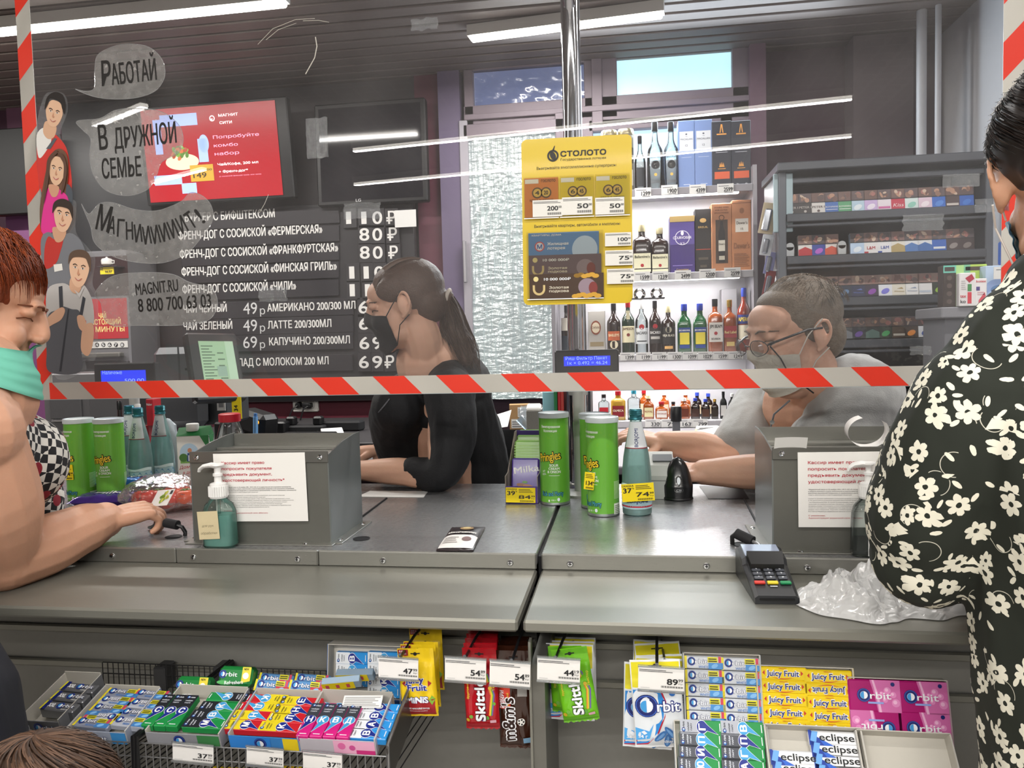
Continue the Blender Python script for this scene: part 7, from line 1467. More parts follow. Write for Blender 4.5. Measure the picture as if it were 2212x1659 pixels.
white_tag('white price tag reading 54 before the red candy bags', 959, 1421, 1052, 1474, 1.185, '54', '89', 2)
hook('display hook holding the brown candy bags', 1132, 1354, 1106, 1430, 1.20)
for k, Y in enumerate((1.41, 1.36, 1.31, 1.26)):
    s_ = 1.26/Y; pouch('sweet_bag', 'dark brown candy bag, %s from the panel on its hook' % ORD[k], 1111+(3-k)*2-38*s_, 1400-(3-k)*10, 1111+(3-k)*2+38*s_, 1400-(3-k)*10+220*s_, Y, -1, BRB, p_mm, 'dark brown candy bags', seed=k+21, crimp=1)
white_tag('white price tag reading 54 before the dark brown candy bags', 1056, 1428, 1147, 1484, 1.185, '54', '89', 2.5)
hook('display hook holding the green candy bag', 1229, 1357, 1200, 1424, 1.20)
for k, (dx, dy, Y) in enumerate(((8, -14, 1.40), (4, -6, 1.35), (0, 0, 1.31))):
    s_ = 1.31/Y; pouch('sweet_bag', 'white and yellow gum bag, %s from the panel behind the green candy bag' % ORD[k], 1232+dx-52*s_, 1387+dy, 1232+dx+52*s_, 1387+dy+172*s_, Y, 0, WHB, p_ob, 'white and yellow gum bags', seed=k+31)
pouch('sweet_bag', 'bright green candy bag hanging askew over white gum bags', 1190, 1396, 1270, 1562, 1.25, -9, GRB, p_grn, None, seed=41, crimp=1)
pouch('sweet_bag', 'second green candy bag just behind the askew green one', 1184, 1392, 1258, 1540, 1.28, -3, GRB, p_grn, None, seed=42, crimp=1)
white_tag('white price tag reading 44 before the green candy bag', 1159, 1421, 1254, 1474, 1.185, '44', '19', 2)
hook('display hook holding the stack of white gum bags', 1419, 1361, 1419, 1440, 1.17)
for k, (dx, dy, Y, r) in enumerate(((2, -40, 1.40, 2), (4, -36, 1.36, -6), (10, -10, 1.32, -4), (10, -4, 1.29, 2), (-12, 8, 1.25, 2), (0, 0, 1.22, -3))):
    s_ = 1.22/Y; pouch('sweet_bag', 'white and blue gum bag, %s' % ('furthest back on its hook', 'second from the panel', 'third from the panel', 'fourth from the panel', 'last but one, sticking out toward the brown bags', 'foremost under the price tag reading 89')[k], 1415+dx-55*s_, 1420+dy, 1415+dx+55*s_, 1420+dy+198*s_, Y, r, WHB, p_ob, 'white and blue gum bags', seed=k+51)
white_tag('white price tag reading 89 before the white and blue gum bags', 1378, 1440, 1478, 1494, 1.155, '89', '99', 1.5)
q = MB(); q.lathe([(.007, 0), (.007, .003), (.003, .004), (0, .003)], m('#8a8a86', .3, .8), 16, (0, 0, 0), Matrix.Rotation(math.pi/2, 3, 'X')); p = P(1195, 1624, PANY); tag(q.build('panel_bolt', None, p), 'round bolt in the grey panel below the green candy bag', 'bolt')
def grid2(F_, pa, pb, nc, nr): pass
tray(FR1, 'upright carton of white gum packs beside the hanging white bags', (1480, 1566), (1636, 1412), .02, '#b9c4cc', None)
for r in range(5):
    for c in range(2): gum(FR1, (1518, 1597)[c]+r*1.5, 1428+r*29.5+c*4, 0, 'white gum pack, %s row from the top, column %s' % (ORD[r], ('by the hanging bags', 'by the yellow packs')[c]), 'white gum packs', 'stick', '#d3d7de', '#4a8ccc', 'WHITE', lift=.006, s=(.95, 1))
tray(FR1, 'upright carton of yellow gum packs', (1638, 1590), (1834, 1440), .02, '#c9b98a', None)
for r in range(5):
    for c in range(2): gum(FR1, (1686, 1782)[c]+r*2.2, 1452+r*28+c*7, 180 if (r == 1 and c == 1) else 0, 'yellow gum pack, %s row from the top, column %s' % (ORD[r], ('by the white packs', 'by the pink packs')[c]) + (', upside down' if (r == 1 and c == 1) else ''), 'yellow gum packs in the upright carton', 'juicy', lift=.006)
tray(FR1, 'upright carton of large pink gum packs beside the floral dress', (1836, 1610), (2034, 1466), .02, '#c99ab4', None)
for r in range(2):
    for c in range(2): gum(FR1, (1880, 1980)[c]+r*6, 1498+r*66+c*4, 180 if (r == 1 and c == 0) else 0, 'large pink gum pack, %s row, %s' % (('upper', 'lower')[r], ('beside the yellow packs', 'beside the floral dress')[c]), 'large pink gum packs', 'bubble', lift=.006)
tray(FR2, 'carton of green and grey letter gum below the white packs', (1462, 1700), (1652, 1572), .016, '#a9adb0', None)
for r in range(5):
    for c in range(2):
        ch = ('ГПИЮА', 'ВПГАК')[c][r]; gum(FR2, (1513, 1601)[c]-r*1+c*r*2, 1578+r*27+c*3, 90, 'green and grey gum pack lettered %s, %s row, column %s' % (ch, ORD[r], ('by the hanging bags', 'by the white and black packs')[c]), 'green and grey gum packs', 'letter', '#a9adb8' if r == 0 else '#4a4d56', DRK if (r+c) % 2 == 0 else LBL_, GB, ch, lift=.006, s=(1, .86))
tray(FR2, 'half empty carton of white and black gum packs', (1662, 1700), (1850, 1584), .025, '#c4c2bd', None)
for k, (px, py) in enumerate(((1794, 1602), (1800, 1627), (1806, 1651), (1712, 1644), (1718, 1668), (1812, 1675))): gum(FR2, px, py, 0, 'white and black gum pack, %s' % ('uppermost of the stepped four', 'second of the stepped four', 'third of the stepped four', 'upper one in the nearly empty half', 'lower one in the nearly empty half', 'lowest of the stepped four')[k], 'white and black gum packs', 'eclipse', lift=.005, s=(.9, 1))
tray(FR2, 'empty open carton beside the floral dress', (1862, 1700), (2040, 1596), .025, '#c4c2bd', None)
GY = 1.70
xl_, xr_ = P(86, 845, GY).x, P(2207, 300, GY).x
zb_, zt_ = P(1200, 845, GY).z, 2.62
gd = thing('clear_guard', 'clear acrylic guard edged with red and white tape above the counters', 'guard', ((xl_+xr_)/2, GY, zb_)); I = Matrix.Translation(-gd.location)
PANE = film('acrylic_pane', '#f1f1f2', ior=1.42, gain=1.0, dust=.085, dustcol='#b9b4b2')
q = MB(I); q.add([(xl_, GY, zb_), (xr_, GY, zb_), (xr_, GY, zt_), (xl_, GY, zt_)], [(0, 1, 2, 3)], PANE); q.build('pane', gd)
q = MB(I); EM = m('#c9d2d4', .2)
for a, b_ in (((xl_, zb_), (xr_, zb_)), ((xl_, zb_), (xl_, zt_)), ((xr_, zb_), (xr_, zt_))):
    q.box(((a[0]+b_[0])/2, GY+.0022, (a[1]+b_[1])/2), (max(.003, b_[0]-a[0]), .004, max(.003, b_[1]-a[1])), EM)
q.build('pane_edge', gd)
TR, TW = m('#d8331f', .35, coat=.3), m('#d3cfc6', .4, coat=.2)
TH, PER = .0405, .148
def clip(poly, ax, lim, keep_gt):
    out = []
    for i in range(len(poly)):
        a, b_ = poly[i], poly[(i+1) % len(poly)]; ia = (a[ax] > lim) == keep_gt; ib = (b_[ax] > lim) == keep_gt
        if ia: out.append(a)
        if ia != ib:
            t = (lim-a[ax])/(b_[ax]-a[ax]); out.append(tuple(a[k]+(b_[k]-a[k])*t for k in (0, 1)))
    return out
def tape(name, x0, x1, z0, z1, vert, phase):
    q = MB(I @ T(0, GY-.0012, 0) @ FRONT); q.rect(x0, z0, x1, z1, TW, 0)
    L0, L1 = (x0, x1) if not vert else (z0, z1); k = -3
    while True:
        s = L0+phase+k*PER; k += 1
        if s > L1+.2: break
        if not vert: poly = [(s, z1), (s+PER*.5, z1), (s+PER*.5+TH, z0), (s+TH, z0)]; poly = clip(clip(poly, 0, x0, True), 0, x1, False) if poly else poly
        else: poly = [(x0, s), (x1, s+TH), (x1, s+TH+PER*.5), (x0, s+PER*.5)]; poly = clip(clip(poly, 1, z0, True), 1, z1, False)
        if len(poly) > 2: q.poly(poly, TR, 1)
    q.M = I; q.box(((x0+x1)/2, GY-.0007, (z0+z1)/2), (x1-x0, .0010, z1-z0), TW); q.build(name, gd)
ph = (P(1225, 804, GY).x-(xl_+.045)) % PER
tape('warning_tape', xl_+.028, xr_, zb_, zb_+TH, False, (P(1225, 804, GY).x-(xl_+.028)) % PER)
zr = P(70, 310, GY).z
tape('warning_tape', xl_-.002, xl_+.036, zb_, zt_, True, (zr-zb_) % PER)
tape('warning_tape', xr_-.036, xr_+.002, zb_, zt_, True, (P(2190, 140, GY).z-zb_-.03) % PER)
for k, pts in enumerate((((556, 96), (590, 62), (640, 42), (680, 40)), ((574, 86), (600, 64), (640, 50)), ((682, 80), (684, 100), (680, 125), (660, 160)), ((655, 45), (690, 44), (710, 48)), ((560, 460), (572, 440), (580, 420)))):
    q = MB(I); pp = [P(a + (3*noise.noise((a*.1, b_*.1, k))), b_, GY-.0015) for a, b_ in pts]; q.tube(pp, .0006 if k != 2 else .0012, m('#cfcac0', .7), 4); q.build('scratch', gd)
TPM = film('sticky_tape', '#dfe2e4', ior=1.5, gain=1.6, dust=.16, rough=.15, crinkle=.4, cscale=90)
for k, (x0, y0, x1, y1, nm) in enumerate(((660, 256, 710, 340, 'dark crinkled tape scrap beside the red advert'), (742, 440, 822, 470, 'strip of clear tape over the top price of the menu'), (2036, 378, 2116, 402, 'clear tape at the top end of the cigarette cabinet, upper scrap'), (2106, 430, 2180, 456, 'clear tape scrap beside the dark-haired customer'), (1950, 465, 2038, 496, 'crinkled clear tape scrap over the second row of cigarette packs'), (1966, 748, 2012, 766, 'torn clear tape scrap just above the striped edge'), (888, 42, 946, 62, 'whitish tape scrap near the slatted ceiling'), (558, 622, 620, 650, 'pale tape scrap over the chili hot dog line'))):
    q = MB(); a, b_ = P(x0, y0, GY-.003), P(x1, y1, GY-.003); w, h = b_.x-a.x, a.z-b_.z
    q.grid(12, 8, lambda u, v: (a.x+w*u+.004*noise.noise((v*4, k, 1)), GY-.0026-.0012*abs(noise.noise((u*5, v*5, k))), b_.z+h*v+.004*noise.noise((u*4, k, 2))), TPM); tag(q.build('tape_scrap'), nm, 'tape')
def bubble_mat():
    M = bpy.data.materials.new('frosted_sticker'); M.use_nodes = True; nt = M.node_tree; nt.nodes.clear(); N = nt.nodes.new; L = nt.links.new
    out = N('ShaderNodeOutputMaterial'); tr = N('ShaderNodeBsdfTransparent'); tr.inputs[0].default_value = (.82, .82, .82, 1); df = N('ShaderNodeBsdfDiffuse'); df.inputs[0].default_value = lin('#c4c1bc'); tl = N('ShaderNodeBsdfTranslucent'); tl.inputs[0].default_value = lin('#c4c1bc')
    gl = N('ShaderNodeBsdfGlossy'); gl.inputs['Roughness'].default_value = .35; a = N('ShaderNodeMixShader'); a.inputs[0].default_value = .5; L(df.outputs[0], a.inputs[1]); L(tl.outputs[0], a.inputs[2])
    b2 = N('ShaderNodeMixShader'); b2.inputs[0].default_value = .10; L(a.outputs[0], b2.inputs[1]); L(gl.outputs[0], b2.inputs[2])
    nz = N('ShaderNodeTexNoise'); nz.inputs['Scale'].default_value = 55; nz.inputs['Detail'].default_value = 6; tc = N('ShaderNodeTexCoord'); L(tc.outputs['Object'], nz.inputs[0])
    mr = N('ShaderNodeMapRange'); mr.inputs[1].default_value = .35; mr.inputs[2].default_value = .66; mr.inputs[3].default_value = .36; mr.inputs[4].default_value = .24; L(nz.outputs[0], mr.inputs[0])
    gt = N('ShaderNodeMath'); gt.operation = 'GREATER_THAN'; gt.inputs[1].default_value = .66; L(nz.outputs[0], gt.inputs[0]); ad = N('ShaderNodeMath'); ad.operation = 'MULTIPLY_ADD'; ad.inputs[1].default_value = .35; L(gt.outputs[0], ad.inputs[0]); L(mr.outputs[0], ad.inputs[2])
    ms = N('ShaderNodeMixShader'); L(ad.outputs[0], ms.inputs[0]); L(tr.outputs[0], ms.inputs[1]); L(b2.outputs[0], ms.inputs[2]); L(ms.outputs[0], out.inputs[0]); return M
BUB = bubble_mat(); BT = m('#1a1715', .5); EDG = film('sticker_edge', '#f0f0f0', dust=.4)
def smooth_closed(pts, n=6):
    out = []; N = len(pts)
    for i in range(N):
        p0, p1, p2, p3 = (Vector(pts[(i+k-1) % N]) for k in range(4))
        for j in range(n):
            t = j/n; out.append(.5*((2*p1)+(p2-p0)*t+(2*p0-5*p1+4*p2-p3)*t*t+(3*p1-p0-3*p2+p3)*t**3))
    return out
SY_ = GY-.0022
def pxpoly(pts, n=6, sm=True):
    pp = smooth_closed(pts, n) if sm else [Vector(p) for p in pts]; return [PX(p[0], p[1], SY_) for p in pp]
def bubble(label, outline, texts, curve=None):
    t = thing('speech_sticker', label, 'sticker', P(*outline[0], SY_), group=None); J = Matrix.Translation(-t.location)
    pts = pxpoly(outline); q = MB(J @ T(0, SY_, 0) @ FRONT); q.poly(pts, BUB, 0); q.build('film', t)
    q = MB(J); q.tube([Vector((x, SY_-.0004, z)) for x, z in pts], .0006, EDG, 4, closed=True); q.build('film_edge', t)
    q = MB(J @ T(0, SY_, 0) @ FRONT)
    for s, x0, y0, x1, y1, h in texts:
        a, b_ = PX(x0, y0, SY_), PX(x1, y1, SY_); L_ = math.hypot(b_[0]-a[0], b_[1]-a[1]); q.text(s, a[0], a[1], L_, h*D(x0, SY_)/FPX, BT, 2, .012, math.degrees(math.atan2(b_[1]-a[1], b_[0]-a[0])))
    if curve:
        s, fn = curve; n = len(s)
        for i, ch in enumerate(s):
            (x, y, r, h, w_) = fn(i/(n-1)); a = PX(x, y, SY_); q.text(ch, a[0], a[1], w_*D(x, SY_)/FPX, h*D(x, SY_)/FPX, BT, 2, .012, r, align='C')
    q.build('lettering', t)
bubble('small frosted speech bubble reading Работай', [(205, 150), (212, 118), (250, 99), (285, 95), (322, 102), (348, 125), (357, 155), (350, 180), (330, 200), (290, 212), (240, 214), (200, 208), (163, 193), (185, 197), (204, 190)], [('Р', 221, 186, 240, 185, 50), ('АБОТАЙ', 243, 184, 339, 172, 42)])
bubble('largest frosted speech bubble, reading В дружной семье', [(166, 262), (215, 256), (250, 238), (300, 234), (350, 242), (385, 268), (396, 300), (386, 330), (350, 350), (338, 380), (318, 410), (275, 423), (230, 412), (203, 380), (194, 340), (196, 300), (180, 282)], [('В', 216, 324, 234, 322, 50), ('ДРУЖНОЙ', 249, 322, 382, 308, 42), ('СЕМЬЕ', 222, 386, 306, 380, 40)])
def arc(t):
    x = 220+t*222; y = 498+34*math.sin(min(1, t*1.15)*math.pi*.62)-66*max(0, t-.45)**1.3*1.6; r = -16+t*52; return x, y, r, (52 if t == 0 else 36), (30 if t == 0 else 7 if t == 1 else 16)
bubble('banana-shaped frosted speech bubble reading Магнииииит', [(176, 440), (192, 462), (215, 440), (245, 438), (290, 452), (340, 455), (390, 436), (412, 416), (440, 425), (458, 448), (458, 480), (430, 520), (400, 550), (350, 568), (290, 566), (240, 552), (205, 525), (196, 490), (186, 465)], [], ('МАГНИИИИИИТ!', arc))
bubble('frosted sticker with web address and telephone number', [(206, 632), (240, 598), (300, 589), (370, 592), (410, 610), (455, 622), (470, 650), (462, 680), (440, 695), (380, 703), (300, 703), (250, 705), (226, 690), (218, 655)], [('MAGNIT.RU', 295, 638, 386, 628, 25), ('8 800 700 63 03', 300, 674, 457, 663, 28)])
t = thing('worker_sticker', 'printed cut-out sticker of four smiling shop workers on the clear guard', 'sticker', P(140, 800, SY_)); J = Matrix.Translation(-t.location)
q = MB(J @ T(0, SY_, 0) @ FRONT)
def pp(pts, col, k, sm=True): q.poly(pxpoly(pts, 5, sm), ink(col) if col else film('sticker_clear', '#f0f0f0', dust=.12), k)
def face(cx, cy, rx, ry, rot, skin, brow, k, lip='#b5705f', smile=True):
    c, s_ = math.cos(math.radians(rot)), math.sin(math.radians(rot))
    def L(u, v): return (cx+(u*c-v*s_)*rx, cy+(u*s_+v*c)*ry)
    pp([L(-.95, -.3), (L(-.5, -.95)), L(.5, -.95), L(.95, -.3), L(.85, .3), L(.5, .85), L(0, 1.05), L(-.5, .85), L(-.85, .3)], skin, k)
    for sg in (-1, 1):
        pp([L(sg*.62, -.30), L(sg*.4, -.36), L(sg*.18, -.28), L(sg*.18, -.22), L(sg*.4, -.29), L(sg*.62, -.23)], brow, k+2, False)
        pp([L(sg*.55, -.12), L(sg*.37, -.18), L(sg*.2, -.11), L(sg*.37, -.06)], '#e8e0d8', k+2); pp([L(sg*.43, -.12), L(sg*.37, -.17), L(sg*.31, -.12), L(sg*.37, -.07)], '#3a2a22', k+3)
        pp([L(sg*.57, -.14), L(sg*.37, -.205), L(sg*.17, -.13), L(sg*.37, -.175)], '#3a2a22', k+4, False)
    pp([L(-.05, -.1), L(-.16, .24), L(0, .30), L(.16, .22), L(.04, .2)], '#c08a6c', k+2, False); pp([L(-.16, .25), L(0, .31), L(.16, .24), L(0, .35)], '#a06a52', k+3, False)
    pp([L(-.36, .48), L(0, .56), L(.36, .46), L(.2, .62), L(0, .67), L(-.2, .62)], lip, k+2); 
    if smile: pp([L(-.26, .51), L(0, .575), L(.26, .50), L(0, .60)], '#f0ebe4', k+3, False)
pp([(76, 300), (92, 215), (112, 198), (140, 205), (146, 240), (130, 290), (146, 330), (152, 420), (165, 440), (164, 500), (190, 535), (206, 560), (200, 612), (212, 650), (208, 770), (185, 778), (182, 802), (112, 803), (95, 560), (86, 420)], '', 0)
pp([(80, 302), (100, 280), (130, 300), (148, 335), (152, 420), (92, 420)], '#c8342c', 2); pp([(80, 292), (98, 276), (112, 300), (98, 330), (84, 340)], '#dedcd8', 3); pp([(100, 322), (118, 298), (124, 300), (110, 322)], '#54565c', 4, False); pp([(100, 262), (122, 272), (118, 296), (104, 300), (94, 285)], '#d0a688', 4)
face(118, 246, 19, 28, 12, '#d8b092', '#2a1d18', 6); pp([(99, 238), (104, 212), (120, 200), (138, 206), (145, 228), (142, 248), (137, 236), (132, 222), (112, 214), (106, 226)], '#1f1714', 12)
pp([(88, 460), (92, 420), (104, 360), (116, 330), (132, 322), (146, 334), (150, 362), (146, 410), (134, 450), (110, 480), (92, 500)], '#6a4a38', 10); pp([(92, 500), (100, 430), (112, 400), (134, 412), (150, 430), (148, 470), (120, 500)], '#d8348c', 12); pp([(108, 400), (130, 404), (126, 424), (114, 424)], '#c89478', 13)
face(126, 370, 18, 30, 10, '#dab394', '#4a342a', 14, '#b8685e'); pp([(104, 372), (108, 344), (124, 326), (128, 332), (114, 350), (110, 385), (104, 420), (98, 440)], '#5a3e30', 20); pp([(128, 330), (142, 338), (149, 366), (144, 404), (136, 420), (141, 385), (142, 358), (136, 344)], '#5a3e30', 20); pp([(146, 400), (158, 410), (158, 440), (146, 446)], '#4a5058', 11)
pp([(92, 520), (106, 502), (130, 510), (160, 505), (185, 535), (190, 600), (100, 620), (94, 570)], '#74767c', 16); pp([(108, 512), (122, 518), (140, 516), (134, 545), (124, 570), (102, 580), (100, 540)], '#b8332c', 17); pp([(118, 492), (146, 498), (140, 520), (124, 522)], '#c89a7c', 18)
face(141, 468, 21, 33, 8, '#dbb294', '#33261f', 20); pp([(119, 462), (122, 440), (136, 431), (152, 434), (163, 448), (163, 476), (158, 462), (152, 452), (132, 447), (125, 452)], '#33261f', 26); pp([(120, 572), (138, 570), (140, 584), (122, 588)], '#e0ded8', 19, False)
pp([(108, 625), (140, 612), (165, 622), (185, 615), (204, 650), (207, 700), (190, 705), (186, 690), (120, 690), (106, 680)], '#b9b6b4', 22); pp([(106, 720), (110, 680), (128, 670), (140, 662), (160, 668), (176, 672), (182, 700), (180, 745), (178, 803), (112, 803), (106, 760)], '#57585e', 23); pp([(132, 620), (140, 618), (142, 665), (134, 668)], '#3e4046', 24, False); pp([(184, 640), (190, 645), (182, 690), (176, 684)], '#3e4046', 24, False); pp([(152, 668), (155, 668), (138, 802), (133, 802)], '#33343a', 24, False)
pp([(106, 690), (124, 672), (140, 664), (146, 672), (138, 690), (122, 700), (108, 706)], '#d0a488', 25); pp([(172, 684), (184, 682), (192, 700), (188, 716), (176, 708)], '#d0a488', 25); pp([(186, 705), (206, 700), (206, 740), (196, 768), (182, 760), (180, 738)], '#d0a488', 24); pp([(160, 600), (182, 606), (178, 630), (166, 634), (156, 622)], '#cfa386', 26)
face(177, 584, 22, 36, 6, '#dcb496', '#4a3a30', 28); pp([(155, 572), (158, 550), (172, 541), (192, 543), (203, 558), (203, 588), (197, 570), (190, 558), (168, 556), (160, 562)], '#5a4638', 34); pp([(166, 626), (176, 634), (188, 620), (178, 644)], '#c9c6c4', 27, False)
q.build('print', t)
t = thing('chrome_post', 'tall chrome post rising from the counter behind the yellow lottery board', 'post', (P(1247, 760, 2.17).x, 2.17, CT)); J = Matrix.Translation(-t.location)
px_ = t.location.x; q = MB(); q.lathe([(.026, .012), (.026, ZC-CT-.006)], CHROME, 40); q.build('tube', t)
q = MB(); q.lathe([(.034, .0005), (.034, .006), (.03, .012), (.024, .014)], m('#b9b9b6', .3, .6), 32); q.build('base_flange', t)
q = MB(); q.lathe([(.027, .26), (.0275, .262), (.0275, .30), (.027, .302)], m('#c4c4c2', .35, .4), 32); q.build('sleeve', t)
q = MB(J); 
for z in (2.3,): q.box((px_, 1.93, z), (.03, .45, .02), CHROME, .003)
q.build('clamp', t)
LY = GY-.004
cx, z0, w, h = BX(1127, 301, 1361, 654, LY); M0 = T(cx, LY, z0) @ RY(.6)
lb = thing('lottery_board', 'yellow lottery board fixed to the clear guard', 'board', M=M0)
def rr(w, h, r, n=6):
    out = []
    for (x, y, a0) in ((w/2-r, h-r, 0), (-w/2+r, h-r, 90), (-w/2+r, r, 180), (w/2-r, r, 270)):
        for i in range(n+1): a = math.radians(a0+90*i/n); out.append((x+r*math.cos(a), y+r*math.sin(a)))
    return out
LYW = m('#d2b40f', .4, coat=.1); pts = rr(w, h, .012); q = MB(); n = len(pts)
q.add([(x, 0, y) for x, y in pts]+[(x, .0025, y) for x, y in pts], [tuple(range(n))[::-1] if False else tuple(range(n)), tuple(range(2*n-1, n-1, -1))]+[(i, i+n, (i+1) % n+n, (i+1) % n) for i in range(n)], LYW); q.M = T(0, -.0004, 0) @ FRONT; K = ink('#191712')
q.ring(-w*.21, h*.895, .0085, .0125, K, 2); q.disc(-w*.21, h*.895, .006, .009, K, 2, rot=25); q.poly([(-w*.215, h*.93), (-w*.195, h*.955), (-w*.19, h*.952), (-w*.2, h*.925)], K, 2, ); q.text('СТОЛОТО', -w*.14, h*.888, w*.41, h*.03, K, 2, .05); q.text('Государственные лотереи', -w*.14, h*.862, w*.41, h*.014, K, 2, .0)
q.text('Выигрывайте многомиллионные суперпризы', 0, h*.815, w*.72, h*.017, K, 2, .0, align='C'); q.text('Выигрывайте квартиры, автомобили и миллионы', 0, h*.468, w*.78, h*.017, K, 2, .0, align='C'); q.build('board', lb)
POCK = film('pocket_film', '#f2f0e6', ior=1.4, gain=1.3, dust=.05)
for (x0, y0, x1, y1) in ((-.48, .52, -.16, .77), (-.15, .52, .16, .77), (.17, .52, .48, .77), (-.46, .03, .24, .44)):
    q = MB(T(0, -.0065, 0) @ FRONT); q.rect(x0*w, y0*h, x1*w, y1*h, POCK, 0); q.rect(x0*w, y0*h, x1*w, y0*h+.002, WHI, 1); q.build('pocket', lb)
def ticket(label, x0, y0, x1, y1, col, prints, k=0, nm='lottery_ticket'):
    tw, th = (x1-x0)*w, (y1-y0)*h; q = MB(); q.box((tw/2, 0, th/2), (tw, .0008, th), m(col, .5)); q.M = T(0, -.0006, 0) @ FRONT; prints(q, tw, th)
    o = q.build(nm); o.matrix_world = M0 @ T(x0*w, -.003-.0012*k, y0*h); return tag(o, label, 'lottery ticket' if nm == 'lottery_ticket' else 'price tag', 'lottery tickets' if nm == 'lottery_ticket' else 'price tags on the lottery board')
def t_small(ball):
    def f(q, a, b_):
        q.rect(.02*a, .86*b_, .42*a, .97*b_, ink('#eeeae2')); q.text('ГОСЛОТО', .5*a, .89*b_, .42*a, .06*b_, K, 2, .02); o1 = ink('#6a4a26')
        for j, c in enumerate(ball): q.disc(a*(.38+.26*j), b_*.62, a*.16, a*.16, ink('#5a4220'), 2, n=18); q.disc(a*(.38+.26*j), b_*.62, a*.12, a*.12, ink('#d8b04a'), 3, n=16); q.text(c, a*(.38+.26*j), b_*.57, a*.12, b_*.1, K, 4, .03, align='C')
        q.text('УДАЧА В ЧИСЛАХ!', a*.5, b_*.40, a*.7, b_*.055, K, 2, .01, align='C')
    return f
ticket('orange lottery ticket with balls 4 and 20', -.475, .53, -.165, .765, '#d8813a', t_small(('4', '20')))
ticket('yellow lottery ticket with balls 6 and 45 in the middle pocket', -.145, .53, .155, .765, '#e0c41a', t_small(('6', '45')))
ticket('yellow lottery ticket with balls 6 and 45 in the end pocket', .175, .53, .475, .765, '#e3c922', t_small(('6', '45')))
def t_house(q, a, b_): q.text('КВАРТИРЫ, ДОМА', .05*a, .88*b_, .42*a, .06*b_, WHI, 2, .02); q.disc(.16*a, .5*b_, .07*a, .07*a, ink('#d8dce8'), 2); q.ring(.16*a, .5*b_, .055*a, .07*a, ink('#c8484a'), 3); q.text('М', .16*a, .42*b_, .07*a, .15*b_, ink('#3a5aa8'), 3, .04, align='C'); q.text('Жилищная', .27*a, .54*b_, .3*a, .1*b_, WHI, 2, .02); q.text('лотерея', .27*a, .38*b_, .25*a, .1*b_, WHI, 2, .02); q.disc(.8*a, .35*b_, .18*a, .5*b_, ink('#b9cdea'), 2)
def t_shoe(q, a, b_):
    q.disc(.09*a, .80*b_, .035*a, .035*a, ink('#d8c88a'), 2, n=12); q.text('10 000 000₽', .2*a, .74*b_, .36*a, .10*b_, WHI, 2, .03); G2 = ink('#c9b27a')
    q.ring(.13*a, .4*b_, .055*a, .085*a, G2, 2, 180, 360); q.rect(.045*a, .4*b_, .075*a, .56*b_, G2, 2); q.rect(.185*a, .4*b_, .215*a, .56*b_, G2, 2); q.text('Золотая', .27*a, .40*b_, .26*a, .10*b_, ink('#e2d8c4'), 2, .02); q.text('подкова', .27*a, .26*b_, .26*a, .10*b_, ink('#e2d8c4'), 2, .02)
    for i in range(7): q.disc(a*(.62+.05*i), b_*(.08+.03*(i % 3)), .05*a, .03*a, ink('#c9982a'), 2+i, n=10)
    q.disc(.78*a, .45*b_, .12*a, .34*b_, ink('#8d7a86'), 2, n=20); q.disc(.86*a, .4*b_, .06*a, .25*b_, ink('#7a2a24'), 3, n=16)
ticket('light blue housing lottery ticket', -.445, .27, .20, .435, '#5a86c0', t_house, 0)
ticket('brown horseshoe lottery ticket behind the lowest one', -.445, .155, .22, .30, '#6a5560', t_shoe, 1)
ticket('lowest brown horseshoe lottery ticket', -.44, .035, .24, .185, '#5f4238', t_shoe, 2)
def ltag(price):
    def f(q, a, b_): q.bars(.03*a, .80*b_, .95*a, .95*b_, 2, ink('#6a6a6a'), 1, .4); q.text(price, .86*a, .36*b_, .36*a, .26*b_, ink('#1a1a1c'), 1, .04, align='R'); q.text('00', .88*a, .5*b_, .1*a, .12*b_, ink('#1a1a1c'), 1, .02); q.barcode(.5*a, .1*b_, .98*a, .24*b_, ink('#2a2a2c'), 1, 22)
    return f
for k, (lb_, x0, y0, x1, y1, s) in enumerate((('white price tag reading 200 on the lottery board', -.40, .53, -.13, .63, '200'), ('white price tag reading 50 under the middle ticket', -.13, .535, .145, .64, '50'), ('white price tag reading 50 under the end ticket', .17, .53, .43, .63, '50'), ('white price tag reading 100 at the side of the lottery board', .255, .34, .49, .42, '100'), ('upper white price tag reading 75 on the lottery board', .255, .225, .505, .315, '75'), ('lower white price tag reading 75 on the lottery board', .27, .115, .515, .205, '75'))): ticket(lb_, x0, y0, x1, y1, '#e0ded8', ltag(s), 3, 'price_tag')
t = thing('chrome_bracket', 'small chrome bracket with two rings under the lottery board', 'bracket', P(1400, 645, GY-.012))
q = MB(); q.box((0, 0, 0), (.07, .02, .003), CHROME, .001); q.build('plate', t)
for s_ in (-.018, .018):
    q = MB(); q.tube([(s_+.010*math.cos(a*math.tau/14), -.002, .010+.010*math.sin(a*math.tau/14)) for a in range(14)], .003, CHROME, 8, True); q.build('ring', t)
def J(px, py, Y): return P(px, py, Y)
def rp(n, px, Y): return n*D(px, Y)/FPX
def spline(pts, rs, n=5):
    out, ro = [], []; N = len(pts)
    for i in range(N-1):
        p0, p1, p2, p3 = pts[max(i-1, 0)], pts[i], pts[i+1], pts[min(i+2, N-1)]
        for j in range(n):
            t = j/n; out.append(.5*((2*p1)+(p2-p0)*t+(2*p0-5*p1+4*p2-p3)*t*t+(3*p1-p0-3*p2+p3)*t**3)); ro.append(rs[i]+(rs[i+1]-rs[i])*(3*t*t-2*t**3))
    return out+[pts[-1]], ro+[rs[-1]]
